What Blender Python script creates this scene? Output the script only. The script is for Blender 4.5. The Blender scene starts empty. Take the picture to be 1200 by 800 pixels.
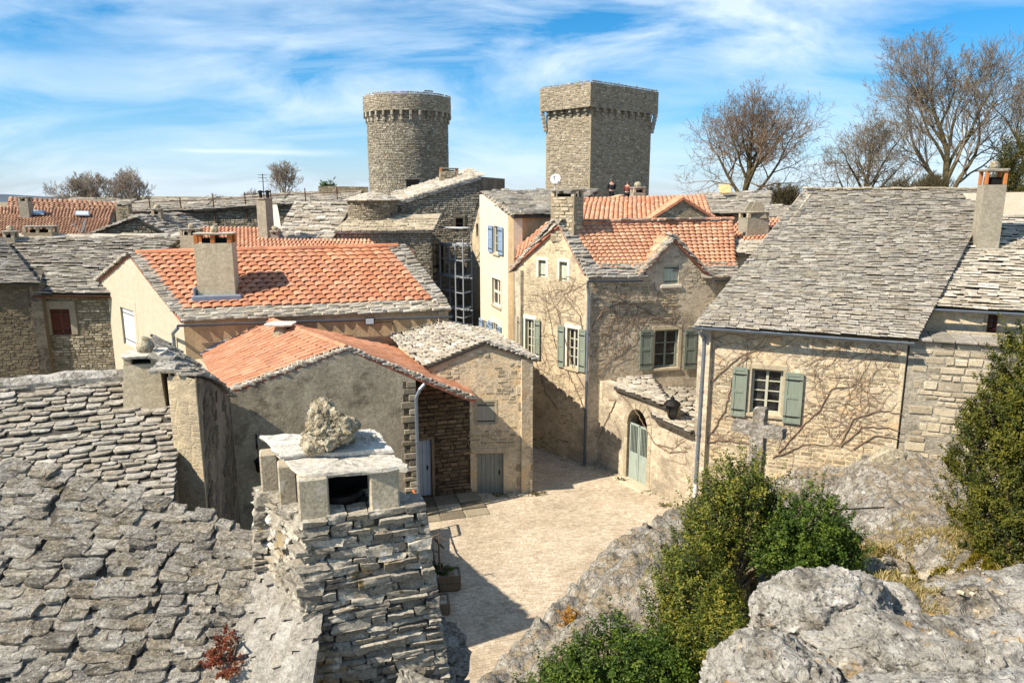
import bpy, bmesh, math, random
import numpy as np
from mathutils import Vector, Matrix, geometry

C = bpy.context.scene.collection
SC = bpy.context.scene
rad = math.radians
# ------------------------------------------------------------------ camera
FPX, PITCH, EYE = 850.0, rad(11.44), Vector((0, 0, 10.0))
cam_d = bpy.data.cameras.new('camera')
cam_d.sensor_width = 36
cam_d.lens = FPX / 1200 * 36
cam_d.clip_start = .05
cam_d.clip_end = 8000
cam = bpy.data.objects.new('camera', cam_d)
C.objects.link(cam)
cam.location = EYE
cam.rotation_euler = (rad(90) - PITCH, 0, 0)
SC.camera = cam
# ------------------------------------------------------------------ sun and sky
SUN_EL = rad(45)
SUN_AZ = math.atan2(-.885, -.465)            # clockwise from +Y
sun_to = Vector((math.sin(SUN_AZ) * math.cos(SUN_EL), math.cos(SUN_AZ) * math.cos(SUN_EL), math.sin(SUN_EL)))
sl = bpy.data.lights.new('sun', 'SUN')
sl.energy = 3.8
sl.angle = rad(.53)
sl.color = (1, .90, .75)
so = bpy.data.objects.new('sun', sl)
C.objects.link(so)
so.rotation_euler = (-sun_to).to_track_quat('-Z', 'Y').to_euler()
so.location = (-30, -20, 60)
SC.view_settings.view_transform = 'Standard'
SC.view_settings.look = 'None'
SC.view_settings.exposure = 1.22
SC.view_settings.gamma = 1
SC.cycles.max_bounces = 6
SC.cycles.transparent_max_bounces = 6

world = bpy.data.worlds.new('World')
SC.world = world
world.use_nodes = True
wt = world.node_tree
for n_ in list(wt.nodes): wt.nodes.remove(n_)


class NT:
    """short hand for building node trees"""
    def __init__(s, tree): s.t = tree

    def n(s, typ, ins=None, **attrs):
        o = s.t.nodes.new(typ)
        for k, v in attrs.items(): setattr(o, k, v)
        for k, v in (ins or {}).items():
            sk = o.inputs[k]
            if isinstance(v, bpy.types.NodeSocket): s.t.links.new(v, sk)
            else: sk.default_value = v
        return o

    def noise(s, vec, scale, detail=4, rough=.55, dist=0, out=0):
        return s.n('ShaderNodeTexNoise', {'Vector': vec, 'Scale': scale, 'Detail': detail, 'Roughness': rough, 'Distortion': dist}).outputs[out]

    def voro(s, vec, scale, feature='F1', out='Distance', rnd=1.0):
        return s.n('ShaderNodeTexVoronoi', {'Vector': vec, 'Scale': scale, 'Randomness': rnd}, feature=feature).outputs[out]

    def ramp(s, fac, stops, interp='LINEAR'):
        o = s.n('ShaderNodeValToRGB', {'Fac': fac})
        cr = o.color_ramp
        cr.interpolation = interp
        while len(cr.elements) < len(stops): cr.elements.new(.5)
        for e, (p, c) in zip(cr.elements, stops):
            e.position = p
            e.color = (c, c, c, 1) if isinstance(c, (int, float)) else (*c[:3], 1)
        return o.outputs[0]

    def mix(s, fac, a, b, mode='MIX'):
        o = s.n('ShaderNodeMix', data_type='RGBA', blend_type=mode)
        for sk, v in ((o.inputs[0], fac), (o.inputs[6], a), (o.inputs[7], b)):
            if isinstance(v, bpy.types.NodeSocket): s.t.links.new(v, sk)
            elif isinstance(v, (int, float)): sk.default_value = v if sk.type == 'VALUE' else (v, v, v, 1)
            else: sk.default_value = (*v[:3], 1)
        return o.outputs[2]

    def m(s, op, a, b=0.0, c=None, clamp=False):
        o = s.n('ShaderNodeMath', operation=op, use_clamp=clamp)
        for i, v in enumerate((a, b) if c is None else (a, b, c)):
            if isinstance(v, bpy.types.NodeSocket): s.t.links.new(v, o.inputs[i])
            else: o.inputs[i].default_value = v
        return o.outputs[0]

    def vm(s, op, a, b=(0, 0, 0), out=0):
        o = s.n('ShaderNodeVectorMath', operation=op)
        for i, v in enumerate((a, b)):
            if isinstance(v, bpy.types.NodeSocket): s.t.links.new(v, o.inputs[i])
            else: o.inputs[i].default_value = v
        return o.outputs[out]

    def comb(s, x=0.0, y=0.0, z=0.0):
        return s.n('ShaderNodeCombineXYZ', {0: x, 1: y, 2: z}).outputs[0]

    def sep(s, v):
        return s.n('ShaderNodeSeparateXYZ', {0: v}).outputs


w = NT(wt)
sky = w.n('ShaderNodeTexSky', sky_type='NISHITA', sun_disc=False, sun_elevation=SUN_EL, sun_rotation=SUN_AZ % (2 * math.pi),
          altitude=800, air_density=1.0, dust_density=.4, ozone_density=2.2)
tc = w.n('ShaderNodeTexCoord')
dx, dy, dz = w.sep(tc.outputs['Generated'])
hz = w.m('ADD', w.m('MAXIMUM', dz, 0.0), .26)
flat = w.comb(w.m('DIVIDE', dx, hz), w.m('DIVIDE', dy, hz), 0.0)          # direction laid on a cloud deck
wisp_v = w.vm('MULTIPLY', flat, (.75, 1.05, 1))
wv = w.vm('ADD', wisp_v, w.vm('MULTIPLY', w.noise(w.vm('MULTIPLY', flat, (.5, .5, 1)), 1.2, 3, out=1), (.9, .7, 0)))
wisps = w.ramp(w.noise(wv, 1.5, 7, .58, .4), [(.40, .0), (.60, .95)])
patch = w.ramp(w.noise(w.vm('ADD', flat, (7.3, 1.1, 0)), .9, 3, .5), [(.33, .4), (.58, 1)])
low = w.ramp(dz, [(0.0, .5), (.05, .34), (.13, .1), (.3, 0)])            # thin veil towards the horizon
fine = w.ramp(w.noise(w.vm('MULTIPLY', flat, (.3, 3.4, 1)), 1.6, 5, .6), [(.52, 0), (.72, .5)])
cl = w.m('MULTIPLY', wisps, patch)
cl = w.m('MAXIMUM', cl, w.m('MULTIPLY', fine, patch))
slope_ = w.m('DIVIDE', dz, w.m('SQRT', w.m('ADD', w.m('MULTIPLY', dx, dx), w.m('MULTIPLY', dy, dy))))
side = w.m('DIVIDE', dx, w.m('MAXIMUM', dy, .05))
wob = w.m('MULTIPLY', w.m('SUBTRACT', w.noise(w.comb(w.m('MULTIPLY', side, 9.0), 0.0, 0.0), 1.0, 3, .6), .5), .006)
st_in = w.m('MULTIPLY', w.ramp(w.m('ADD', side, 1.0), [(.50, 0), (.58, 1)]), w.ramp(w.m('ADD', side, 1.0), [(.68, 1), (.80, 0)]))
streak = w.m('SUBTRACT', 1.0, w.m('DIVIDE', w.m('ABSOLUTE', w.m('SUBTRACT', w.m('ADD', slope_, wob), .053)), .0065), clamp=True)
cl = w.m('MAXIMUM', cl, w.m('MULTIPLY', w.m('MULTIPLY', streak, st_in), w.m('GREATER_THAN', dy, 0.0)))      # one long thin cloud low in the north
cl = w.m('MULTIPLY', cl, .93, clamp=True)
hs = w.n('ShaderNodeHueSaturation', {'Hue': .5, 'Saturation': 1.4, 'Value': .86, 'Color': sky.outputs[0]})
blue = w.mix(1.0, hs.outputs[0], w.ramp(dz, [(.0, (.66, .68, .88)), (.12, (.40, .77, .91)), (.30, (.15, .86, .90))]), 'MULTIPLY')
veil = w.mix(low, blue, (2.9, 4.0, 5.3))
skyc = w.mix(cl, veil, (4.5, 5.3, 6.0))
bg = w.n('ShaderNodeBackground', {'Color': skyc, 'Strength': .085})
wo = w.n('ShaderNodeOutputWorld', {'Surface': bg.outputs[0]})


# ------------------------------------------------------------------ picking points on known planes
def ray(px, py):
    x, y = (px - 600) / FPX, (400 - py) / FPX
    return Vector((x, math.cos(PITCH) + y * math.sin(PITCH), -math.sin(PITCH) + y * math.cos(PITCH)))


def at(px, py, Y):
    d = ray(px, py)
    return EYE + d * (Y / d.y)


def atz(px, py, z):
    d = ray(px, py)
    return EYE + d * ((z - EYE.z) / d.z)


def proj(p):
    q = Vector(p) - EYE
    f = q.y * math.cos(PITCH) - q.z * math.sin(PITCH)
    u = q.y * math.sin(PITCH) + q.z * math.cos(PITCH)
    return (600 + FPX * q.x / f, 400 - FPX * u / f, f) if f > 1e-6 else (-9e9, -9e9, f)


def V(*a): return Vector(a)


def hexc(h):
    r = [int(h[i:i + 2], 16) / 255 for i in (0, 2, 4)]
    return tuple(c / 12.92 if c <= .04045 else ((c + .055) / 1.055) ** 2.4 for c in r)


# ------------------------------------------------------------------ objects
WM = {}


def link(o, parent=None, M=None):
    M = M or Matrix.Identity(4)
    C.objects.link(o)
    if parent is not None:
        o.parent = parent
        o.matrix_parent_inverse = WM[parent.name].inverted()
    o.matrix_basis = M
    WM[o.name] = M.copy()
    return o


def thing(name, label, cat, loc, group=None):
    o = bpy.data.objects.new(name, None)
    o.empty_display_size = .2
    link(o, None, Matrix.Translation(Vector(loc)))
    o['label'] = label
    o['category'] = cat
    if group: o['group'] = group
    return o


def tag(o, label, cat, group=None):
    o['label'] = label
    o['category'] = cat
    if group: o['group'] = group
    return o


class MB:
    """collects boxes, bars, tubes and polygons into one mesh"""
    def __init__(s): s.v, s.f = [], []

    def add(s, vs, fs):
        b = len(s.v)
        s.v += [tuple(x) for x in vs]
        s.f += [tuple(i + b for i in f) for f in fs]
        return s

    def hexa(s, q):
        """8 corners: bottom 0-3 ccw, top 4-7"""
        return s.add(q, [(3, 2, 1, 0), (4, 5, 6, 7), (0, 1, 5, 4), (1, 2, 6, 5), (2, 3, 7, 6), (3, 0, 4, 7)])

    def box(s, o, ax, ay, az):
        """corner o and three edge vectors"""
        o = Vector(o)
        return s.hexa([o, o + ax, o + ax + ay, o + ay, o + az, o + ax + az, o + ax + ay + az, o + ay + az])

    def bev(s, o, ax, ay, az, b=.01):
        """box with chamfered edges"""
        o = Vector(o)
        L = [ax.length, ay.length, az.length]
        f = [min(.45, b / max(l, 1e-6)) for l in L]
        c = o + ax / 2 + ay / 2 + az / 2
        idx, vs = {}, []
        for sx in (-1, 1):
            for sy in (-1, 1):
                for sz in (-1, 1):
                    for k in range(3):
                        m = [1 - 2 * f[j] if j != k else 1 for j in range(3)]
                        idx[sx, sy, sz, k] = len(vs)
                        vs.append(c + ax * (.5 * sx * m[0]) + ay * (.5 * sy * m[1]) + az * (.5 * sz * m[2]))
        fs = []
        S = (-1, 1)
        for k in range(3):
            i, j = (k + 1) % 3, (k + 2) % 3
            for sk in S:
                q = []
                for a, b_ in ((-1, -1), (1, -1), (1, 1), (-1, 1)):
                    t = [0, 0, 0]
                    t[k], t[i], t[j] = sk, a, b_
                    q.append(idx[(*t, k)])
                fs.append(q if sk > 0 else q[::-1])
            for si in S:
                for sj in S:
                    t0, t1 = [0, 0, 0], [0, 0, 0]
                    t0[k], t0[i], t0[j] = -1, si, sj
                    t1[k], t1[i], t1[j] = 1, si, sj
                    q = [idx[(*t0, i)], idx[(*t1, i)], idx[(*t1, j)], idx[(*t0, j)]]
                    fs.append(q if si * sj > 0 else q[::-1])
        for sx in S:
            for sy in S:
                for sz in S:
                    q = [idx[sx, sy, sz, k] for k in range(3)]
                    fs.append(q if sx * sy * sz > 0 else q[::-1])
        return s.add(vs, fs)

    def tube(s, pts, r, k=8, caps=True):
        pts = [Vector(p) for p in pts]
        rs = r if isinstance(r, (list, tuple)) else [r] * len(pts)
        vs, fs = [], []
        ref = None
        for i, p in enumerate(pts):
            d = (pts[min(i + 1, len(pts) - 1)] - pts[max(i - 1, 0)]).normalized()
            if ref is None: ref = d.orthogonal().normalized()
            ref = (ref - d * ref.dot(d)).normalized()
            b = d.cross(ref)
            for j in range(k):
                a = 2 * math.pi * j / k
                vs.append(p + (ref * math.cos(a) + b * math.sin(a)) * rs[i])
        for i in range(len(pts) - 1):
            for j in range(k):
                a, b_ = i * k + j, i * k + (j + 1) % k
                fs.append((a, b_, b_ + k, a + k))
        if caps:
            fs.append(tuple(range(k))[::-1])
            fs.append(tuple((len(pts) - 1) * k + j for j in range(k)))
        return s.add(vs, fs)

    def lathe(s, c, prof, k=24, a0=0.0, a1=2 * math.pi):
        """prof: (radius, z) from bottom to top about the vertical through c"""
        full = abs(a1 - a0 - 2 * math.pi) < 1e-6
        n = k if full else k + 1
        vs, fs = [], []
        for r, z in prof:
            for j in range(n):
                a = a0 + (a1 - a0) * j / k
                vs.append((c[0] + r * math.cos(a), c[1] + r * math.sin(a), z))
        for i in range(len(prof) - 1):
            for j in range(k):
                j2 = (j + 1) % n
                fs.append((i * n + j, i * n + j2, (i + 1) * n + j2, (i + 1) * n + j))
        return s.add(vs, fs)

    def prism(s, poly, d):
        """closed prism: 3-D polygon extruded by vector d"""
        n = len(poly)
        poly = [Vector(p) for p in poly]
        vs = poly + [p + d for p in poly]
        return s.add(vs, [tuple(range(n))[::-1], tuple(range(n, 2 * n))] + [(i, (i + 1) % n, n + (i + 1) % n, n + i) for i in range(n)])

    def build(s, name, mat, parent=None, smooth=False, M=None):
        me = bpy.data.meshes.new(name)
        me.from_pydata([tuple(v) for v in s.v], [], s.f)
        bm = bmesh.new()
        bm.from_mesh(me)
        bmesh.ops.recalc_face_normals(bm, faces=bm.faces)
        bm.to_mesh(me)
        bm.free()
        me.materials.append(mat)
        if smooth: me.shade_smooth()
        o = bpy.data.objects.new(name, me)
        return link(o, parent, M)


def tri_mesh(name, verts, tris, mat, rnd=None, smooth=False):
    """fast mesh from arrays; rnd: one random number per vertex"""
    me = bpy.data.meshes.new(name)
    verts = np.ascontiguousarray(verts, np.float32)
    tris = np.ascontiguousarray(tris, np.int32)
    k = tris.shape[1]
    me.vertices.add(len(verts))
    me.vertices.foreach_set('co', verts.ravel())
    me.loops.add(tris.size)
    me.loops.foreach_set('vertex_index', tris.ravel())
    me.polygons.add(len(tris))
    me.polygons.foreach_set('loop_start', np.arange(0, tris.size, k, dtype=np.int32))
    if rnd is not None:
        at_ = me.attributes.new('rnd', 'FLOAT', 'POINT')
        at_.data.foreach_set('value', np.ascontiguousarray(rnd, np.float32))
    me.materials.append(mat)
    me.update(calc_edges=True)
    me.validate()
    if smooth is True: me.shade_smooth()
    elif smooth:
        me.shade_smooth()
        me.set_sharp_from_angle(angle=smooth)
    else: me.shade_flat()
    return me


# ------------------------------------------------------------------ numpy noise
def _h(i, j, k, seed):
    n = (i * 374761393 + j * 668265263 + k * 1440662683 + seed * 1274126177) & 0xffffffff
    n = ((n ^ (n >> 13)) * 1274126177) & 0xffffffff
    n = ((n ^ (n >> 16)) * 2246822519) & 0xffffffff
    return ((n ^ (n >> 15)) & 0xffffff) / float(0xffffff)


def vnoise(p, seed=0):
    p = np.asarray(p, float)
    f = np.floor(p).astype(np.int64)
    t = p - f
    t = t * t * t * (t * (t * 6 - 15) + 10)
    r = 0
    for a in (0, 1):
        for b in (0, 1):
            for c in (0, 1):
                wgt = (t[:, 0] if a else 1 - t[:, 0]) * (t[:, 1] if b else 1 - t[:, 1]) * (t[:, 2] if c else 1 - t[:, 2])
                r = r + wgt * _h(f[:, 0] + a, f[:, 1] + b, f[:, 2] + c, seed)
    return r * 2 - 1


def fbm(p, octv=5, seed=0, lac=2.07, gain=.5, ridge=False):
    p = np.asarray(p, float)
    s, a = 0, 1.0
    for i in range(octv):
        v = vnoise(p, seed + i * 17)
        if ridge: v = 1 - 2 * np.abs(v)
        s = s + a * v
        p = p * lac + 3.7
        a *= gain
    return s
# ------------------------------------------------------------------ materials
def newmat(name):
    m = bpy.data.materials.new(name)
    m.use_nodes = True
    t = NT(m.node_tree)
    bs = m.node_tree.nodes['Principled BSDF']
    bs.inputs['Roughness'].default_value = .9
    bs.inputs['Specular IOR Level'].default_value = .25
    return m, t, bs


def setc(t, bs, col, rough=None, height=None, dist=.02, strength=.7):
    t.t.links.new(col, bs.inputs['Base Color'])
    if rough is not None: bs.inputs['Roughness'].default_value = rough
    if height is not None:
        b = t.n('ShaderNodeBump', {'Height': height, 'Distance': dist, 'Strength': strength})
        t.t.links.new(b.outputs[0], bs.inputs['Normal'])


def piece_rnd(t):
    """one random number per laid piece (joined pieces carry it as an attribute, single ones are objects)"""
    a = t.n('ShaderNodeAttribute', attribute_name='rnd').outputs['Fac']
    o = t.n('ShaderNodeObjectInfo').outputs['Random']
    return t.m('FRACT', t.m('ADD', a, o))


def wall_co(t):
    g = t.n('ShaderNodeNewGeometry')
    N, P = g.outputs['True Normal'], g.outputs['Position']
    tan = t.vm('NORMALIZE', t.vm('CROSS_PRODUCT', (0, 0, 1), N))
    s = t.vm('DOT_PRODUCT', P, tan, out=1)
    return t.comb(s, t.sep(P)[2], 0.0), P


def rubble(t, uv, sx, sy, wob=.12):
    """stones laid in the wall plane: returns cell random, edge distance"""
    d = t.noise(uv, 1.7, 3, .6, out=1)
    v = t.vm('ADD', uv, t.vm('MULTIPLY', t.vm('SUBTRACT', d, (.5, .5, .5)), (wob, wob, 0)))
    v = t.vm('MULTIPLY', v, (sx, sy, 1))
    vo = t.n('ShaderNodeTexVoronoi', {'Vector': v, 'Scale': 1.0, 'Randomness': .8}, voronoi_dimensions='2D')
    ed = t.n('ShaderNodeTexVoronoi', {'Vector': v, 'Scale': 1.0, 'Randomness': .8}, voronoi_dimensions='2D', feature='DISTANCE_TO_EDGE')
    return t.sep(vo.outputs['Color'])[0], ed.outputs['Distance']


def wall_mat(name, plaster, plaster2, stones, expose, mortar, stain, stain_amt=.5, sx=3.2, sy=6.0, bump=.8, streak=.5, blot=None, grain=.6):
    """lime render worn back to rubble stone; expose 0 = all render, 1 = all stone"""
    m, t, bs = newmat(name)
    uv, P = wall_co(t)
    cr, ed = rubble(t, uv, sx, sy)
    n1 = t.noise(uv, .55, 5, .6)
    n2 = t.noise(uv, 3.5, 6, .65)
    n3 = t.noise(uv, 19, 5, .7)
    n4 = t.noise(t.vm('MULTIPLY', uv, (2.2, .35, 1)), 1.0, 5, .6)        # runs down the wall
    stone = t.ramp(cr, [(i / max(1, len(stones) - 1), c) for i, c in enumerate(stones)])
    stone = t.mix(.55, stone, t.ramp(n3, [(.25, .35), (.75, 1.5)]), 'MULTIPLY')
    n5 = t.noise(uv, 8.5, 4, .72)
    pit = t.ramp(t.noise(t.vm('ADD', uv, (11, 3, 0)), 24, 3, .8), [(.55, 0), (.70, 1)])
    joint = t.ramp(t.m('ADD', ed, t.m('MULTIPLY', t.m('SUBTRACT', n5, .5), .42)), [(.02, 0), (.12, 1)])
    stone = t.mix(.6, stone, t.ramp(n5, [(.3, .5), (.7, 1.35)]), 'MULTIPLY')
    stone = t.mix(joint, mortar, stone)
    pl = t.mix(t.ramp(n2, [(.35, 0), (.68, 1)]), plaster, plaster2)
    pl = t.mix(.55, pl, t.ramp(n3, [(.25, .5), (.75, 1.3)]), 'MULTIPLY')
    pl = t.mix(grain, pl, t.ramp(n5, [(.32, .55), (.68, 1.3)]), 'MULTIPLY')
    lo = 1 - expose
    mask = t.ramp(t.m('ADD', t.m('MULTIPLY', n1, .62), t.m('MULTIPLY', n2, .38)), [(max(0, .28 + .44 * lo - .05), 0), (min(1, .28 + .44 * lo + .05), 1)])
    if expose <= 0: mask = t.m('MULTIPLY', mask, 0.0)
    if expose >= 1: mask = t.m('ADD', t.m('MULTIPLY', mask, 0.0), 1.0)
    col = t.mix(mask, pl, stone)
    st = t.ramp(t.m('ADD', t.m('MULTIPLY', n4, streak), t.m('MULTIPLY', n1, 1 - streak)), [(.42, 0), (.66, 1)])
    col = t.mix(t.m('MULTIPLY', st, stain_amt), col, stain)
    if blot is not None:
        nb = t.noise(t.vm('ADD', uv, (31.7, 5.1, 0)), .8, 6, .68)
        col = t.mix(t.ramp(nb, [(.53, 0), (.62, .85)]), col, blot)
    col = t.mix(t.m('MULTIPLY', pit, grain), col, t.mix(1.0, col, .35, 'MULTIPLY'))
    h = t.m('ADD', t.m('MULTIPLY', t.m('MULTIPLY', joint, mask), .3), t.m('MULTIPLY', n3, .35))
    h = t.m('ADD', h, t.m('MULTIPLY', n5, .6 * grain))
    h = t.m('ADD', h, t.m('MULTIPLY', n2, .5))
    setc(t, bs, col, .92, h, .03, bump)
    return m


def masonry_mat(name, stones, lichen=.15, dark=.3, yellow=None, bump=.8, tint=1.0, worn=0.0):
    """for stones that are real pieces"""
    m, t, bs = newmat(name)
    P = t.n('ShaderNodeNewGeometry').outputs['Position']
    r = piece_rnd(t)
    col = t.ramp(r, [(i / max(1, len(stones) - 1), c) for i, c in enumerate(stones)])
    n1 = t.noise(P, 1.1, 5, .6)
    n2 = t.noise(P, 9, 6, .7)
    n3 = t.noise(P, 34, 5, .75)
    col = t.mix(.7 * tint, col, t.ramp(n3, [(.3, .3), (.72, 1.55)]), 'MULTIPLY')
    col = t.mix(t.ramp(n2, [(.55, 0), (.68, dark)]), col, hexc('2e2a24'))
    col = t.mix(t.ramp(t.noise(P, 5.3, 6, .72), [(.56, 0), (.66, lichen)]), col, hexc('d2cdc0'))
    if yellow: col = t.mix(t.ramp(t.noise(t.vm('ADD', P, (9, 4, 2)), 1.3, 6, .7), [(.6, 0), (.68, yellow)]), col, hexc('b08a2e'))
    col = t.mix(t.ramp(n1, [(.35, .45), (.7, 0)]), col, t.mix(1.0, col, .55, 'MULTIPLY'))
    if worn:                                                       # trodden tracks and grime
        nw = t.noise(P, .42, 5, .62, .6)
        col = t.mix(t.ramp(nw, [(.42, worn), (.56, 0)]), col, t.mix(1.0, col, (.62, .58, .52), 'MULTIPLY'))
        col = t.mix(t.ramp(t.noise(t.vm('ADD', P, (7, 3, 0)), 1.6, 6, .7), [(.58, 0), (.68, worn)]), col, hexc('6f6655'))
    setc(t, bs, col, .93, t.m('ADD', n3, t.m('MULTIPLY', n2, 1.5)), .012, bump)
    return m


def lauze_mat(name, tones, spots=.5, white=.35, yellow=.0, sc=1.0, warm=.3, bump=.012, grit=0.0):
    """limestone roof slabs with lichen"""
    m, t, bs = newmat(name)
    P = t.n('ShaderNodeNewGeometry').outputs['Position']
    r = piece_rnd(t)
    P2 = t.vm('ADD', P, t.vm('MULTIPLY', t.comb(r, r, r), (17, 31, 11)))
    col = t.ramp(r, [(i / max(1, len(tones) - 1), c) for i, c in enumerate(tones)])
    r2 = t.m('FRACT', t.m('MULTIPLY', r, 7.31))
    col = t.mix(t.m('MULTIPLY', r2, warm), col, hexc('a08f6e'))
    n1 = t.noise(P2, 2.4 * sc, 6, .68)
    n2 = t.noise(P2, 11 * sc, 6, .72)
    n3 = t.noise(P2, 47 * sc, 4, .75)
    n4 = t.noise(t.vm('ADD', P2, (3, 8, 1)), 23 * sc, 5, .75)
    col = t.mix(.75, col, t.ramp(n2, [(.3, .45), (.7, 1.45)]), 'MULTIPLY')
    col = t.mix(t.ramp(n1, [(.5, 0), (.64, white)]), col, hexc('d6d3ca'))
    col = t.mix(t.ramp(n3, [(.55, 0), (.66, spots)]), col, hexc('3a3733'))
    col = t.mix(t.ramp(n4, [(.6, 0), (.7, white)]), col, hexc('dedbd2'))
    col = t.mix(t.ramp(t.noise(t.vm('ADD', P2, (5, 2, 7)), 4.1 * sc, 5, .7), [(.56, 0), (.66, .45)]), col, hexc('4b4843'))
    if yellow: col = t.mix(t.ramp(t.noise(t.vm('ADD', P2, (1, 12, 4)), 8 * sc, 4, .7), [(.64, 0), (.7, yellow)]), col, hexc('a8902f'))
    h = t.m('ADD', t.m('MULTIPLY', n2, 1.6), t.m('ADD', n3, t.m('MULTIPLY', n1, 1.5)))
    if grit:                                                       # weathered laminations and pits
        lam = t.noise(t.vm('MULTIPLY', P2, (9, 16, 55)), 1.0, 5, .75)
        col = t.mix(grit, col, t.ramp(lam, [(.34, .3), (.5, .95), (.68, 1.65)]), 'MULTIPLY')
        fl = t.noise(t.vm('ADD', P2, (6, 1, 9)), 38, 3, .8)
        col = t.mix(t.ramp(fl, [(.57, 0), (.65, grit)]), col, hexc('e0ddd4'))
        col = t.mix(t.ramp(fl, [(.33, grit), (.42, 0)]), col, hexc('2c2a27'))
        h = t.m('ADD', h, t.m('MULTIPLY', lam, 1.5))
    setc(t, bs, col, .95, h, bump, 1.0)
    return m


def clay_mat(name, tones, dirt=.35, sc=1.0):
    m, t, bs = newmat(name)
    P = t.n('ShaderNodeNewGeometry').outputs['Position']
    r = piece_rnd(t)
    col = t.ramp(r, [(i / max(1, len(tones) - 1), c) for i, c in enumerate(tones)])
    n1 = t.noise(P, 1.6 * sc, 5, .65)
    n2 = t.noise(P, 9 * sc, 5, .7)
    col = t.mix(t.ramp(n1, [(.44, 0), (.66, dirt)]), col, hexc('85614f'))
    col = t.mix(t.ramp(t.noise(t.vm('ADD', P, (8, 2, 5)), 5 * sc, 6, .75), [(.56, 0), (.68, dirt)]), col, hexc('5a4a40'))
    col = t.mix(.5, col, t.ramp(n2, [(.3, .6), (.7, 1.3)]), 'MULTIPLY')
    col = t.mix(t.ramp(t.noise(t.vm('ADD', P, (4, 9, 3)), 14 * sc, 5, .75), [(.6, 0), (.7, .35)]), col, hexc('c9b39b'))
    setc(t, bs, col, .85, n2, .01, .5)
    return m


def rock_mat(name, tones, sc=1.0, orange=.5, crack=.8, white=.5, dark=.75, soil=False):
    m, t, bs = newmat(name)
    g = t.n('ShaderNodeNewGeometry')
    P = g.outputs['Position']
    n1 = t.noise(P, 1.3 * sc, 7, .68)
    n2 = t.noise(P, 6 * sc, 7, .72)
    n3 = t.noise(P, 31 * sc, 6, .75)
    warp = t.vm('ADD', P, t.vm('MULTIPLY', t.noise(P, 3 * sc, 4, .6, out=1), (.35, .35, .35)))
    ed = t.voro(warp, 2.1 * sc, 'DISTANCE_TO_EDGE')
    ed2 = t.voro(warp, 7.5 * sc, 'DISTANCE_TO_EDGE')
    col = t.ramp(n1, [(.25 + .5 * i / max(1, len(tones) - 1), c) for i, c in enumerate(tones)])
    col = t.mix(.8, col, t.ramp(n3, [(.3, .4), (.7, 1.5)]), 'MULTIPLY')
    col = t.mix(t.ramp(n2, [(.53, 0), (.64, white)]), col, hexc('dddbd4'))
    col = t.mix(t.ramp(t.noise(t.vm('ADD', P, (4, 1, 7)), 13 * sc, 6, .74), [(.55, 0), (.64, dark)]), col, hexc('3c3a36'))
    col = t.mix(t.ramp(t.noise(t.vm('ADD', P, (9, 2, 5)), 4.3 * sc, 6, .74), [(.57, 0), (.66, dark * .8)]), col, hexc('4a4740'))
    big = t.noise(t.vm('ADD', P, (14, 3, 8)), 2.2 * sc, 5, .62)
    col = t.mix(t.ramp(big, [(.5, 0), (.58, .8)]), col, t.mix(1.0, col, (.5, .48, .44), 'MULTIPLY'))
    col = t.mix(t.ramp(big, [(.3, .55), (.4, 0)]), col, hexc('cfcbc2'))
    if orange:
        col = t.mix(t.ramp(t.noise(t.vm('ADD', P, (2, 7, 3)), 3.2 * sc, 6, .66), [(.61, 0), (.67, orange)]), col, hexc('b58a3c'))
    if soil:                                                       # earth lies where the rock is flat enough to hold it
        nz = t.sep(g.outputs['Normal'])[2]
        sm = t.ramp(t.m('ADD', nz, t.m('MULTIPLY', t.m('SUBTRACT', n2, .5), .5)), [(.90, 0), (.98, .8)])
        earth = t.mix(t.ramp(n3, [(.35, 0), (.65, 1)]), hexc('6d5c46'), hexc('a3906f'))
        earth = t.mix(t.ramp(t.noise(P, 55, 3, .8), [(.5, 0), (.62, .8)]), earth, hexc('c0b298'))
        col = t.mix(sm, col, earth)
    cr = t.ramp(ed, [(.0, crack), (.035, 0)])
    cr2 = t.ramp(ed2, [(.0, crack * .45), (.04, 0)])
    col = t.mix(t.m('MULTIPLY', cr, n2), col, hexc('26231f'))
    col = t.mix(t.m('MULTIPLY', cr2, n1), col, hexc('2e2b26'))
    h = t.m('ADD', t.m('MULTIPLY', n2, 1.6), t.m('MULTIPLY', n3, .55))
    h = t.m('SUBTRACT', h, t.m('ADD', t.m('MULTIPLY', cr, .8), t.m('MULTIPLY', cr2, .5)))
    setc(t, bs, col, .95, h, .05 / sc, .9)
    return m


def plain(name, col, rough=.6, metal=0.0, var=.25, sc=6.0, bump=0.0, spec=.3):
    m, t, bs = newmat(name)
    P = t.n('ShaderNodeNewGeometry').outputs['Position']
    n1 = t.noise(P, sc, 5, .65)
    c = t.mix(var, col, t.ramp(n1, [(.28, .35), (.75, 1.4)]), 'MULTIPLY')
    c = t.mix(t.m('MULTIPLY', piece_rnd(t), .12), c, (.02, .018, .015))
    bs.inputs['Metallic'].default_value = metal
    bs.inputs['Specular IOR Level'].default_value = spec
    setc(t, bs, c, rough, n1 if bump else None, .01, bump)
    return m


def wood_mat(name, col, col2, sc=1.0):
    m, t, bs = newmat(name)
    uv, P = wall_co(t)
    n = t.noise(t.vm('MULTIPLY', uv, (26 * sc, 1.6 * sc, 1)), 1.0, 5, .65)
    n2 = t.noise(P, 2.2, 5, .65)
    c = t.mix(t.ramp(n, [(.35, 0), (.7, 1)]), col, col2)
    c = t.mix(t.ramp(n2, [(.5, 0), (.7, .4)]), c, t.mix(1.0, c, .6, 'MULTIPLY'))
    setc(t, bs, c, .75, n, .006, .5)
    return m


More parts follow.
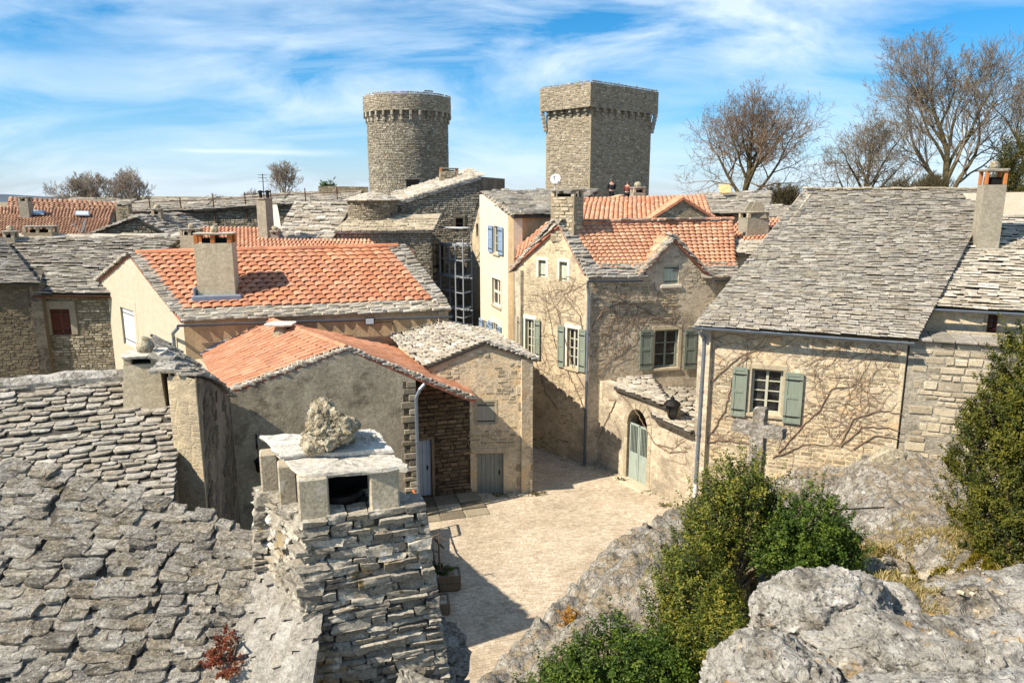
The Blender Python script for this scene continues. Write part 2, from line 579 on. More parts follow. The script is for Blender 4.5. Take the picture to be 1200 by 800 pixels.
def leaf_mat(name, tones, trans=.3):
    m, t, bs = newmat(name)
    r = t.n('ShaderNodeAttribute', attribute_name='rnd').outputs['Fac']
    c = t.ramp(r, [(i / max(1, len(tones) - 1), k) for i, k in enumerate(tones)])
    t.t.links.new(c, bs.inputs['Base Color'])
    bs.inputs['Roughness'].default_value = .55
    tr = t.n('ShaderNodeBsdfTranslucent', {'Color': t.mix(1.0, c, (1.3, 1.25, .7), 'MULTIPLY')})
    mx = t.n('ShaderNodeMixShader', {0: trans, 1: bs.outputs[0], 2: tr.outputs[0]})
    t.t.links.new(mx.outputs[0], t.t.nodes['Material Output'].inputs[0])
    return m


def glass_mat(name):
    """window glass seen from outside: dark room behind, sky on the surface"""
    m, t, bs = newmat(name)
    P = t.n('ShaderNodeNewGeometry').outputs['Position']
    c = t.ramp(t.noise(P, 3.0, 3, .6), [(.4, (.008, .008, .009)), (.7, (.05, .05, .048))])
    setc(t, bs, c, .08)
    bs.inputs['Specular IOR Level'].default_value = .5
    return m


H = hexc
MAT = {}
# lime renders and stone walls
MAT['wall_pale'] = wall_mat('pale_render', H('d3c5ad'), H('bdae96'), [H('8b806f'), H('b5a890'), H('9c8f7a'), H('c5baa6')], .5, H('b5a890'), H('82776a'), .42, sx=4.4, sy=8.5, blot=H('8c8171'))
MAT['wall_gable'] = wall_mat('gable_render', H('d6c3a2'), H('bfad8e'), [H('9a8d78'), H('c1b296'), H('a79980')], .45, H('c3b294'), H('94866f'), .4, sx=4.4, sy=8.5, blot=H('9a8c78'))
MAT['wall_cream'] = wall_mat('cream_rubble', H('dcc8a6'), H('cdb592'), [H('9d907b'), H('cbbda4'), H('b4a68c'), H('dbd0ba')], .55, H('d2c0a2'), H('a29076'), .3, sx=4.2, sy=7.5, blot=H('ccae84'))
MAT['wall_yellow'] = wall_mat('pale_yellow_render', H('beb6a3'), H('b2a996'), [H('d3c499')], 0, H('d3c499'), H('a9a07c'), .3, bump=.15, streak=.85, grain=.08)
MAT['wall_white'] = wall_mat('whitish_render', H('d8cebc'), H('ccc1ac'), [H('cfc0a2')], 0, H('cfc0a2'), H('c4b190'), .35, bump=.2, grain=.12)
MAT['wall_tan'] = wall_mat('stained_tan_render', H('c4ab86'), H('b39a77'), [H('8d7d68'), H('ad9c82')], .16, H('9f8d72'), H('86745c'), .6, streak=.7, grain=.35)
MAT['wall_grey'] = wall_mat('grey_render', H('cabea5'), H('b3a68e'), [H('6f6758'), H('94897a')], .1, H('8a7f6c'), H('5f574a'), .55, blot=H('736a5a'))
MAT['wall_dark'] = wall_mat('dark_render', H('938876'), H('7d7262'), [H('4a453d'), H('645e55'), H('555047')], .5, H('857a6b'), H('3c362f'), .4, sx=2.0, sy=4.2)  # dark tone carries the shade of the left end wall's flank
MAT['wall_black'] = wall_mat('dark_brown_rubble', H('5a4d3e'), H('4a3f33'), [H('4b4033'), H('6b5c49'), H('352d25'), H('57493a')], .9, H('2e2720'), H('2b241d'), .5, sx=3.4, sy=8, bump=1.2)
MAT['wall_rough'] = wall_mat('rough_grey_stone', H('b1a998'), H('989080'), [H('8d8678'), H('b9b2a3'), H('9f9686')], .45, H('a29a89'), H('6f685c'), .6, sx=2.4, sy=4.6, bump=1.2, blot=H('6b655a'), grain=.9)
MAT['wall_small'] = wall_mat('small_coursed_stone', H('a3967c'), H('8d816a'), [H('7a6f5c'), H('a89b80'), H('90846d'), H('b9ad94')], 1, H('6d634f'), H('5b5244'), .45, sx=3.4, sy=7.5, bump=1.0)
MAT['bed_dark'] = plain('dark_mortar', H('6b6252'), .95, var=.5)
MAT['bed_pale'] = plain('pale_mortar', H('9a8c74'), .95, var=.5)
# real stones
MAT['st_grey'] = masonry_mat('weathered_grey_stone', [H('5f574a'), H('a2977f'), H('8a7f6b'), H('c4b9a2'), H('746b5b'), H('b3a78e')], yellow=.25)
MAT['st_tower'] = masonry_mat('tower_stone', [H('7a7264'), H('b2a996'), H('979080'), H('c8bfad'), H('89816f'), H('aaa18e')], .3, .3, yellow=.4)
MAT['st_dark'] = masonry_mat('old_dark_stone', [H('5b5040'), H('766a56'), H('665b49'), H('84775f')], .1, .3)
MAT['st_black'] = masonry_mat('dark_brown_stone', [H('57493a'), H('7a6950'), H('655541'), H('8d7b60')], .08, .45)  # dark brown stones of the recess by the blue door
MAT['st_wall'] = masonry_mat('wall_stone', [H('94876f'), H('bfb094'), H('a7997e'), H('cfc1a5')], .25, .25)
MAT['st_chim'] = masonry_mat('chimney_stone', [H('9a9282'), H('b9b2a3'), H('857e72'), H('aaa292')], 1.0, 1.0, yellow=.6)
MAT['st_quoin'] = masonry_mat('quoin_stone', [H('b5a78d'), H('c9bca3'), H('9d9079')], .5, .4)
# roofs
MAT['lz_near'] = lauze_mat('near_roof_lauze', [H('8b8780'), H('b0aaa0'), H('716d67'), H('c2bcb1'), H('9a958c')], 1.0, .5, .6, 1.8, .55, .03, .75)
MAT['lz_mid'] = lauze_mat('mid_roof_lauze', [H('979185'), H('b0aa9f'), H('a19a8e'), H('bdb7ab')], .6, .5, .1, 1.0, .35, .02, .4)
MAT['lz_big'] = lauze_mat('big_roof_lauze', [H('8d8880'), H('a6a097'), H('7d7871'), H('b6b0a5')], .45, .35, .25, .8, .4)
MAT['lz_pale'] = lauze_mat('pale_roof_lauze', [H('a79f92'), H('bcb5a8'), H('989083'), H('c6c0b3')], .35, .4, .2, .6, .4)
MAT['lz_left'] = lauze_mat('old_roof_lauze', [H('888278'), H('a39d93'), H('78736b'), H('b3ada3')], .4, .35, 0, .6, .3)
MAT['lz_cap'] = lauze_mat('cap_slab_lauze', [H('c2bcb0'), H('d0cbc0')], .7, .5, .15, 1.6, .25)
MAT['lz_side'] = lauze_mat('side_roof_lauze', [H('928d84'), H('a39e95')], .5, .4, .1, 1.6, .2, .012, .3)
MAT['lz_joint'] = plain('dark_underlay', H('4a463f'), .95, var=.4)  # dark base under slabs and between chimney stones
MAT['lz_mortar'] = rock_mat('pale_roof_mortar', [H('a09b91'), H('b8b3aa'), H('c4c0b7')], 1.2, .1, .5, .5, .6)
MAT['clay_red'] = clay_mat('red_barrel_tile', [H('bc7b5a'), H('c38867'), H('b07050'), H('c79274'), H('aa7053'), H('be8060')], .55)
MAT['clay_light'] = clay_mat('light_barrel_tile', [H('c58d6c'), H('cd9a7a'), H('bc8161'), H('d2a688')], .5)
MAT['clay_flat'] = clay_mat('flat_interlocking_tile', [H('bc8565'), H('c69477'), H('b17a5b'), H('c08b6d')], .5)
MAT['clay_old'] = clay_mat('old_brown_tile', [H('8f6a52'), H('a88266'), H('7c5c49'), H('b59074')], .5)
MAT['clay_under'] = plain('tile_channel', H('ad6f57'), .9, var=.4)
# rock, ground
MAT['rock'] = rock_mat('grey_limestone', [H('6d675d'), H('8b857a'), H('a39d92'), H('7c756a')], 1.6, .35, .9, .45, .95, soil=True)
MAT['rock_white'] = rock_mat('lichened_limestone', [H('7b766d'), H('9a958b'), H('aea9a0'), H('868177')], 1.5, .7, .4, .55, 1.0)
MAT['rock_cap'] = rock_mat('pitted_limestone', [H('a2967c'), H('bdb196'), H('c9bfa6')], 4.5, .6, 1, .5)
MAT['rock_cross'] = rock_mat('old_cross_stone', [H('787064'), H('948b7e'), H('aca498')], 3.5, .3, .4, .6, .7)
MAT['soil'] = rock_mat('stony_soil', [H('9a8a72'), H('b3a48c'), H('85765f')], 3.0, .2, .4, .4, .5)
MAT['ground'] = plain('dry_ground', H('8f8468'), .95, var=.6, sc=.7)
MAT['sett_bed'] = plain('sandy_joint', H('a5957e'), .95, var=.4, sc=3)
MAT['sett'] = masonry_mat('paving_stone', [H('bcac96'), H('c8b9a3'), H('b3a38c'), H('d0c2ad'), H('c1b29b')], .2, .3, bump=.3, tint=.6, worn=.38)
# wood, metal, others
MAT['shutter'] = wood_mat('grey_green_paint', H('848c7e'), H('757d70'))
MAT['shutter_pale'] = wood_mat('pale_green_paint', H('b9bfae'), H('a5ac9b'))
MAT['shutter_dark'] = wood_mat('dull_green_paint', H('747b70'), H('666d63'))
MAT['shutter_blue'] = wood_mat('blue_paint', H('8a9db3'), H('778ba4'))
MAT['shutter_white'] = wood_mat('whitish_paint', H('d5d6d6'), H('bfc3c6'))
MAT['shutter_grey'] = wood_mat('grey_weathered_board', H('a9a595'), H('8f8b7d'))
MAT['door_blue'] = wood_mat('faded_blue_paint', H('a3b1bd'), H('8d9eae'), .5)
MAT['door_grey'] = wood_mat('grey_door_paint', H('8c8d85'), H('757770'))
MAT['gate'] = wood_mat('pale_green_gate_paint', H('9aa69c'), H('868f86'))
MAT['brown_wood'] = wood_mat('dark_red_wood', H('5a2f22'), H('45241b'))
MAT['old_wood'] = wood_mat('weathered_wood', H('7a6d5c'), H('5f5446'))
MAT['frame_wood'] = wood_mat('pale_frame_paint', H('b9b8a4'), H('a2a18d'))
MAT['rail_wood'] = wood_mat('rusty_wood', H('7c4a33'), H('5f3a2a'))
MAT['surround'] = plain('white_lime_surround', H('ded4bf'), .9, var=.2)
MAT['stone_trim'] = plain('dressed_stone', H('b4a68c'), .9, var=.45, bump=.4)
MAT['zinc'] = plain('zinc', H('8a94a0'), .45, .6, .3, 3)
MAT['zinc_dark'] = plain('dull_zinc', H('5f6670'), .5, .5, .3, 3)
MAT['lead'] = plain('lead_flashing', H('8690a0'), .55, .3, .3, 4)
MAT['iron'] = plain('black_iron', H('221f1e'), .6, .4)
MAT['rust'] = plain('rusty_iron', H('5a3a28'), .8, .3)
MAT['orange'] = plain('orange_paint', H('b5622e'), .6)
MAT['alu'] = plain('galvanised_tube', H('a4a8ab'), .5, .15, .15)
MAT['white'] = plain('white_plastic', H('dcdcda'), .5, var=.1)
MAT['soot_and_shade'] = plain('soot_and_shade', (.006, .006, .006), 1, var=.2)  # near-black: flue soot, and shade painted inside windows, gate, slit and doorway
MAT['glass'] = glass_mat('window_glass')
MAT['skylight'] = plain('pale_blind', H('b9c4cc'), .2, var=.1)
MAT['clay_pot'] = plain('ochre_brick', H('b5713f'), .85)
MAT['chim_render'] = wall_mat('chimney_render', H('d0c3a8'), H('c0b296'), [H('a39478')], .05, H('a39478'), H('8d806b'), .4, bump=.6)
MAT['chim_grey'] = wall_mat('grey_chimney_render', H('a8a08e'), H('958d7c'), [H('8a8272')], .1, H('8a8272'), H('6f685b'), .4, bump=.7)
MAT['vine'] = plain('bare_vine', H('7d6857'), .9)
MAT['bark'] = plain('grey_bark', H('5d5245'), .95, var=.6, sc=3, bump=.5)
MAT['bark_moss'] = plain('mossy_bark', H('5a5138'), .95, var=.6, sc=3, bump=.5)
MAT['twig'] = plain('brown_twig', H('826d58'), .9, var=.3)
MAT['twig_grey'] = plain('grey_twig', H('7f7363'), .9, var=.3)
MAT['leaf_box'] = leaf_mat('box_leaf', [H('252f0e'), H('3c4816'), H('56601d'), H('75762a'), H('857a30')], .2)
MAT['leaf_deep'] = leaf_mat('deep_green_leaf', [H('1f300c'), H('31460f'), H('475d18'), H('667428')], .2)
MAT['leaf_yew'] = leaf_mat('yew_leaf', [H('232d0c'), H('3a4313'), H('535518'), H('6f6a22'), H('424a14')], .2)
MAT['leaf_cyp'] = leaf_mat('cypress_leaf', [H('2a3017'), H('444a22'), H('5b5527'), H('6b5a2a')])
MAT['leaf_red'] = leaf_mat('red_sedum_leaf', [H('5a2a20'), H('7d3e2c'), H('92543a'), H('6a4a2a')])
MAT['moss'] = leaf_mat('moss', [H('4a4412'), H('6b6118'), H('857521'), H('3d3a14')])
MAT['dry_grass'] = leaf_mat('dry_grass', [H('a8946a'), H('bba97f'), H('8a7a50'), H('8d8a45'), H('9b8560')])
MAT['bush_orange'] = leaf_mat('rusty_leaf', [H('a8701f'), H('c08a2c'), H('7f6a22')])
MAT['skin'] = plain('skin', H('c0917a'), .6, var=.05)
MAT['cloth_dark'] = plain('dark_jacket', H('23252c'), .9, var=.2)
MAT['cloth_red'] = plain('red_brown_jacket', H('6d3a34'), .9, var=.2)
MAT['twig_far'] = plain('pale_far_twig', H('978b7e'), .9, var=.3)  # paler twig tone for the far trees
MAT['hair'] = plain('grey_hair', H('55504b'), .9, var=.2)
MAT['hill'] = plain('distant_woods', H('4a5560'), .95, var=.4, sc=.05)
# ------------------------------------------------------------------ builders
R = random.Random(7)


def inpoly(x, y, poly):
    c = False
    n = len(poly)
    for i in range(n):
        x0, y0 = poly[i]
        x1, y1 = poly[i - 1]
        if (y0 > y) != (y1 > y) and x < (x1 - x0) * (y - y0) / (y1 - y0) + x0: c = not c
    return c


class Wall:
    """vertical wall from a to b, outer face towards the right-hand side of a->b seen from above turned to the viewer"""
    def __init__(s, a, b):
        s.a, s.b = Vector(a[:2]), Vector(b[:2])
        s.L = (s.b - s.a).length
        s.u = (s.b - s.a) / s.L
        s.n = Vector((s.u.y, -s.u.x))
        s.U, s.N, s.Z = V(s.u.x, s.u.y, 0), V(s.n.x, s.n.y, 0), V(0, 0, 1)

    def p(s, t, z, d=0.0):
        return V(s.a.x + s.u.x * t + s.n.x * d, s.a.y + s.u.y * t + s.n.y * d, z)

    def px(s, x, y):
        d = ray(x, y)
        k = (V(s.a.x, s.a.y, 0) - EYE).dot(s.N) / d.dot(s.N)
        q = EYE + d * k
        return (Vector((q.x, q.y)) - s.a).dot(s.u), q.z

    def rect(s, x0, y0, x1, y1):
        t0, t1 = s.px(x0, (y0 + y1) / 2)[0], s.px(x1, (y0 + y1) / 2)[0]
        z1, z0 = s.px((x0 + x1) / 2, y0)[1], s.px((x0 + x1) / 2, y1)[1]
        return t0, z0, t1, z1

    def build(s, parent, mat, prof, holes=(), thick=.4, reveal=.22, name='wall'):
        """prof: outline [(t,z)]; holes: rects (t0,z0,t1,z1) or outlines"""
        hs = [[(h[0], h[1]), (h[2], h[1]), (h[2], h[3]), (h[0], h[3])] if not isinstance(h[0], (tuple, list)) else list(h) for h in holes]
        pts, edges = [], []
        for loop in [prof] + hs:
            b = len(pts)
            pts += [Vector(q) for q in loop]
            edges += [(b + i, b + (i + 1) % len(loop)) for i in range(len(loop))]
        vs, _, fs, _, _, _ = geometry.delaunay_2d_cdt(pts, edges, [], 0, 1e-5)
        mb = MB()
        keep = []
        for f in fs:
            cx = sum(vs[i].x for i in f) / 3
            cy = sum(vs[i].y for i in f) / 3
            if inpoly(cx, cy, prof) and not any(inpoly(cx, cy, h) for h in hs): keep.append(f)
        mb.add([s.p(v.x, v.y) for v in vs], keep)
        mb.add([s.p(v.x, v.y, -thick) for v in vs], [f[::-1] for f in keep])
        for loop, d in [(prof, thick)] + [(h, thick) for h in hs]:
            n = len(loop)
            mb.add([s.p(*q) for q in loop] + [s.p(*q, -d) for q in loop], [(i, (i + 1) % n, n + (i + 1) % n, n + i) for i in range(n)])
        o = mb.build(name, mat, parent)
        s.prof, s.holes, s.obj = prof, hs, o
        return o


def masonry(w, parent, mat, course=(.14, .22), length=(.2, .5), proud=(.01, .045), region=None, holes=(), seed=1, name='stonework', gap=.018, fn=None, patchy=None):
    """real stones laid in courses over a wall; w.p gives points (fn overrides it for round walls)"""
    rr = random.Random(seed)
    f = fn or w.p
    region = region or w.prof
    ts = [q[0] for q in region]
    zs = [q[1] for q in region]
    vs, fs, rn = [], [], []
    z = min(zs)
    hs = list(holes)
    while z < max(zs):
        h = rr.uniform(*course)
        t = min(ts) - rr.uniform(0, length[0])
        while t < max(ts):
            l = rr.uniform(*length)
            ct, cz = t + l / 2, z + h / 2
            if patchy is not None and float(fbm(np.array([[ct * .7, cz * .7, seed * 3.3]]), 4, seed)[0]) * .9 + rr.uniform(-.35, .35) < patchy:
                t += l
                continue
            if inpoly(ct, cz, region) and inpoly(ct - l * .42, cz, region) and inpoly(ct + l * .42, cz, region) and not any(
                    inpoly(ct, cz, q) or inpoly(t + gap, cz, q) or inpoly(t + l - gap, cz, q) for q in hs):
                d = rr.uniform(*proud)
                g = gap * rr.uniform(.5, 1.4) / 2
                hh = h * rr.uniform(.82, 1.0)
                a0, a1, b0, b1 = t + g, t + l - g, z + g, z + hh - g
                i = min(.02, l * .12)
                j = min(.02, hh * .14)
                q = lambda k: rr.uniform(-k, k)
                b = len(vs)
                vs += [f(a0, b0, -.01), f(a1, b0, -.01), f(a1, b1, -.01), f(a0, b1, -.01),
                       f(a0 + i + q(i * .8), b0 + j + q(j), d + q(.008)), f(a1 - i + q(i * .8), b0 + j + q(j), d + q(.008)),
                       f(a1 - i + q(i * .8), b1 - j + q(j), d + q(.008)), f(a0 + i + q(i * .8), b1 - j + q(j), d + q(.008))]
                fs += [(b + 4, b + 5, b + 6, b + 7), (b, b + 1, b + 5, b + 4), (b + 1, b + 2, b + 6, b + 5), (b + 2, b + 3, b + 7, b + 6), (b + 3, b, b + 4, b + 7)]
                rn += [rr.random()] * 8
            t += l
        z += h
    if not vs: return None
    me = tri_mesh(name, np.array([tuple(v) for v in vs]), np.array(fs), mat, np.array(rn))
    o = link(bpy.data.objects.new(name, me), parent)
    o['kind'] = 'stuff'
    return o


def quoins(w, parent, mat, t_edge, side, z0, z1, h=(.2, .32), l=(.28, .55), seed=3):
    """corner stones, long and short in turn, each a part"""
    rr = random.Random(seed)
    z, k = z0, 0
    while z < z1 - .1:
        hh = rr.uniform(*h)
        ll = l[k % 2] * rr.uniform(.85, 1.15)
        mb = MB()
        t0 = t_edge if side > 0 else t_edge - ll
        mb.bev(w.p(t0, z + .012, -.05), w.U * ll, w.N * (.05 + rr.uniform(.015, .04)), V(0, 0, hh - .024), .018)
        mb.build('quoin_stone', mat, parent)
        z += hh
        k += 1


def shutter(w, house, t0, z0, t1, z1, mat, d=.03, swing=0.0, hinge=0, plain_=False):
    """panelled shutter leaf; stands d off the wall, or swung open about its hinge side"""
    def pt(t, z, k): return w.p(t, z, d + k)
    mb = MB()
    W, Hh = t1 - t0, z1 - z0
    mb.bev(pt(t0, z0, 0), w.U * W, w.N * .03, V(0, 0, Hh), .006)
    if not plain_:
        f = min(.09, W * .2)
        for a, b, c_, e in ((0, 0, f, Hh), (W - f, 0, W, Hh), (f, 0, W - f, f * 1.2), (f, Hh - f * 1.2, W - f, Hh), (f, Hh * .52 - f * .6, W - f, Hh * .52 + f * .6)):
            mb.bev(pt(t0 + a, z0 + b, .028), w.U * (c_ - a), w.N * .018, V(0, 0, e - b), .004)
    else:
        nb = max(2, round(W / .16))
        for i in range(nb):
            mb.bev(pt(t0 + W * i / nb + .004, z0, .028), w.U * (W / nb - .008), w.N * .012, V(0, 0, Hh), .004)
    o = mb.build('shutter', mat, house)
    if swing:
        hp = w.p(t0 if hinge == 0 else t1, 0, d)
        M = Matrix.Translation(hp) @ Matrix.Rotation(swing if hinge == 0 else -swing, 4, 'Z') @ Matrix.Translation(-hp)
        o.matrix_basis = M
        WM[o.name] = M
    for zz in (z0 + Hh * .14, z0 + Hh * .86):
        hb = MB()
        hb.bev(pt(t0 + .02, zz - .02, .046), w.U * (W - .04), w.N * .008, V(0, 0, .035), .003)
        hb.build('hinge', MAT['iron'], o, M=o.matrix_basis.copy() if swing else None)
    return o


def window(w, house, r, mat=None, nx=2, ny=3, depth=.14, glass=None, bar=.035, frame=.07, sill=True, mull=.08, arch=None):
    """casement in an opening: frame, panes and sill"""
    t0, z0, t1, z1 = r
    mat = mat or MAT['frame_wood']
    mb = MB()
    D = w.N * .06
    o = lambda t, z: w.p(t, z, -depth)
    W, Hh = t1 - t0, z1 - z0
    mb.bev(o(t0, z0), w.U * frame, D, V(0, 0, Hh), .006)
    mb.bev(o(t1 - frame, z0), w.U * frame, D, V(0, 0, Hh), .006)
    mb.bev(o(t0 + frame, z0), w.U * (W - 2 * frame), D, V(0, 0, frame), .006)
    mb.bev(o(t0 + frame, z1 - frame), w.U * (W - 2 * frame), D, V(0, 0, frame), .006)
    xs = [t0 + frame + (W - 2 * frame) * i / nx for i in range(nx + 1)]
    zs = [z0 + frame + (Hh - 2 * frame) * i / ny for i in range(ny + 1)]
    for i in range(1, nx):
        b = mull if nx == 2 else bar
        mb.bev(o(xs[i] - b / 2, z0 + frame), w.U * b, D * .9, V(0, 0, Hh - 2 * frame), .005)
    for j in range(1, ny):
        for i in range(nx):
            mb.bev(w.p(xs[i], zs[j] - bar / 2, -depth + .012), w.U * (xs[i + 1] - xs[i]), w.N * .03, V(0, 0, bar), .004)
    win = mb.build('window', mat, house)
    for i in range(nx):
        for j in range(ny):
            pb = MB()
            pb.box(w.p(xs[i], zs[j], -depth + .005), w.U * (xs[i + 1] - xs[i]), w.N * .008, V(0, 0, zs[j + 1] - zs[j]))
            pb.build('pane', glass or MAT['glass'], win)
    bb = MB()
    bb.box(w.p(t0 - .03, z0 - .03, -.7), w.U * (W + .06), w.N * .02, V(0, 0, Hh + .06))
    bb.build('dark_interior', MAT['soot_and_shade'], win)  # black sheet painting the shade of the room behind
    if sill:
        sb = MB()
        sb.bev(w.p(t0 - .1, z0 - .11, -.2), w.U * (W + .2), w.N * .27, V(0, 0, .105), .012)
        sb.build('sill', MAT['stone_trim'], win)
    return win


def surround(w, house, r, mat, wd=.16, d=.02, lintel=.22, name='surround'):
    t0, z0, t1, z1 = r
    mb = MB()
    k = -.21
    for a, b, c_, e in ((t0 - wd, z0, t0, z1), (t1, z0, t1 + wd, z1), (t0 - wd, z1, t1 + wd, z1 + lintel)):
        mb.bev(w.p(a, b, k), w.U * (c_ - a), w.N * (d - k), V(0, 0, e - b), .01)
    return mb.build(name, mat, house)


def ledged_door(w, house, r, mat, depth=.16, boards=5):
    t0, z0, t1, z1 = r
    mb = MB()
    W = t1 - t0
    for i in range(boards):
        mb.bev(w.p(t0 + W * i / boards + .003, z0, -depth), w.U * (W / boards - .006), w.N * .045, V(0, 0, z1 - z0), .006)
    d = mb.build('door', mat, house)
    hb = MB()
    hb.bev(w.p(t1 - .16, z0 + (z1 - z0) * .46, -depth + .04), w.U * .05, w.N * .04, V(0, 0, .16), .01)
    hb.build('handle', MAT['iron'], d)
    return d


def gutter(house, pts, r=.07, mat=None, name='gutter'):
    """half-round gutter with a bead along the front"""
    mb = MB()
    a, b = Vector(pts[0]), Vector(pts[1])
    d = (b - a).normalized()
    s = d.cross(V(0, 0, 1)).normalized()
    vs, fs = [], []
    k = 8
    for p in (a, b):
        for rr in (r, r - .008):
            for j in range(k + 1):
                an = math.pi * j / k
                vs.append(p + s * (rr * math.cos(an)) - V(0, 0, rr * math.sin(an)))
    n = k + 1
    for j in range(k):
        fs += [(j, j + 1, 2 * n + j + 1, 2 * n + j), (n + j + 1, n + j, 3 * n + j, 3 * n + j + 1)]
        fs += [(j, n + j, n + j + 1, j + 1), (2 * n + j, 2 * n + j + 1, 3 * n + j + 1, 3 * n + j)]
    mb.add(vs, fs)
    mb.tube([a + s * r, b + s * r], .012, 6)
    L = (b - a).length
    for i in range(int(L / .8) + 1):
        q = a + d * min(L - .02, .1 + i * .8)
        mb.box(q - s * r - V(0, 0, .004), d * .02, s * (2 * r), V(0, 0, .006))
    return mb.build(name, mat or MAT['zinc'], house)


def pipe(house, pts, r=.05, mat=None, name='drainpipe'):
    mb = MB()
    mb.tube(pts, r, 10)
    pts = [Vector(p) for p in pts]
    for i in range(len(pts) - 1):
        a, b = pts[i], pts[i + 1]
        L = (b - a).length
        if L > 1.2:
            for k in range(1, int(L / 1.4) + 1):
                q = a + (b - a) * (k * 1.4 / L)
                dd = (b - a).normalized() * .03
                mb.tube([q - dd, q + dd], r + .014, 10)
    return mb.build(name, mat or MAT['zinc'], house, smooth=False)


# ------------------------------------------------------------------ roof coverings
def slab_variant(seed, n=10, bump=.12, rough=.1, fine=False):
    """irregular flat stone: x -.5...5, y 0..1 (0 = lower end), z 0..1"""
    rr = random.Random(seed)
    bm = bmesh.new()
    ring = []
    n = 18 if fine else n
    for i in range(n):
        a = 2 * math.pi * i / n + rr.uniform(-.1, .1)
        c, s_ = math.cos(a), math.sin(a)
        e = .42 if s_ < 0 else .26
        x = .5 * math.copysign(abs(c) ** e, c) * rr.uniform(1 - rough, 1.0)
        y = .5 + .5 * math.copysign(abs(s_) ** e, s_) * rr.uniform(1 - rough, 1.0)
        ring.append((x, y))
    bot = [bm.verts.new((x * .93, .5 + (y - .5) * .95, 0)) for x, y in ring]
    mid = [bm.verts.new((x, y, .8 + rr.uniform(-.12, .12))) for x, y in ring]
    top = [bm.verts.new((x * .965, .5 + (y - .5) * .97, 1 + rr.uniform(-bump, bump))) for x, y in ring]
    for lo, hi in ((bot, mid), (mid, top)):
        for i in range(n): bm.faces.new((lo[i], lo[(i + 1) % n], hi[(i + 1) % n], hi[i]))
    if fine:
        inn = top
        for kk, am in ((.74, .1), (.48, .13), (.24, .13)):
            new = [bm.verts.new((x * kk + rr.uniform(-.03, .03), .5 + (y - .5) * kk + rr.uniform(-.03, .03), 1.06 + rr.uniform(-am, am))) for x, y in ring]
            for i in range(n): bm.faces.new((inn[i], inn[(i + 1) % n], new[(i + 1) % n], new[i]))
            inn = new
        c = bm.verts.new((0, .5, 1.1))
        for i in range(n): bm.faces.new((inn[i], inn[(i + 1) % n], c))
    else:
        c = bm.verts.new((rr.uniform(-.15, .15), .5, 1 + rr.uniform(-bump, bump)))
        for i in range(n): bm.faces.new((top[i], top[(i + 1) % n], c))
    bm.faces.new(bot[::-1])
    bmesh.ops.triangulate(bm, faces=bm.faces)
    bm.normal_update()
    bm.verts.index_update()
    v = np.array([q.co[:] for q in bm.verts])
    f = np.array([[q.index for q in k.verts] for k in bm.faces])
    bm.free()
    return v, f


def rect_slab(seed, j=.06):
    """cheap squarish slab for far roofs"""
    rr = random.Random(seed)
    q = lambda: rr.uniform(-j, j)
    base = [(-.5, 0), (-.1 + q() * 2, -.04 + q()), (.5, 0), (.5, 1), (-.5, 1)]
    bot = [(x + q(), y + q(), 0) for x, y in base]
    top = [(bx * .95, by + .03, 1 + q() * 2.5) for bx, by, _ in bot]
    v = np.array(bot + top)
    n = 5
    f = [(n, n + 1, n + 2), (n, n + 2, n + 3), (n, n + 3, n + 4)]
    for i in range(n):
        k = (i + 1) % n
        f += [(i, k, n + k), (i, n + k, n + i)]
    return v, np.array(f)


def barrel_variant(seed, k=6):
    """roof tile: tapered half barrel, x -.5...5, y 0..1 (0 = lower, wider end), z 0..1"""
    rr = random.Random(seed)
    vs = []
    for y, sc in ((0, 1.0), (1, .84)):
        for th in (0, .17):
            for j in range(k + 1):
                a = math.pi * j / k
                vs.append((.5 * (sc - th) * math.cos(a), y + rr.uniform(-.01, .01), (sc - th) * math.sin(a)))
    n = k + 1
    f = []
    for j in range(k):
        f += [(j, 2 * n + j, 2 * n + j + 1), (j, 2 * n + j + 1, j + 1)]              # outer shell
        f += [(j, j + 1, n + j + 1), (j, n + j + 1, n + j)]                          # lower end
        f += [(n + j, n + j + 1, 3 * n + j + 1), (n + j, 3 * n + j + 1, 3 * n + j)]  # inside
    return np.array(vs), np.array(f)


def flat_tile(seed):
    """interlocking tile: a shallow tray between two ribs"""
    rr = random.Random(seed)
    prof = [(-.5, .55), (-.44, 1.0), (-.36, 1.0), (-.3, .5), (-.02, .42), (.05, .62), (.12, .42), (.42, .5), (.5, .55)]
    vs = []
    for y in (0, 1):
        vs += [(x, y, z + rr.uniform(-.04, .04)) for x, z in prof]
    vs += [(x, 0, 0) for x, z in prof]
    n = len(prof)
    f = []
    for j in range(n - 1):
        f += [(j, j + 1, n + j + 1), (j, n + j + 1, n + j), (2 * n + j, 2 * n + j + 1, j + 1), (2 * n + j, j + 1, j)]
    return np.array(vs), np.array(f)


KITS = {}


def kit(kind):
    if kind not in KITS:
        if kind == 'fine': KITS[kind] = [slab_variant(100 + i, fine=True, rough=.24, bump=.25) for i in range(14)]
        elif kind == 'slab': KITS[kind] = [slab_variant(200 + i, 9, .1, .14) for i in range(10)]
        elif kind == 'rect': KITS[kind] = [rect_slab(300 + i) for i in range(8)]
        elif kind == 'barrel': KITS[kind] = [barrel_variant(400 + i) for i in range(4)]
        elif kind == 'flat': KITS[kind] = [flat_tile(500 + i) for i in range(3)]
    return KITS[kind]


SHARED = {}


def shared_mesh(kind, i, mat, name):
    key = (kind, i, mat.name, name)
    if key not in SHARED:
        v, f = kit(kind)[i]
        SHARED[key] = tri_mesh(name, v, f, mat, smooth=rad(33) if kind in ('fine', 'slab', 'stone', 'barrel') else False)
    return SHARED[key]


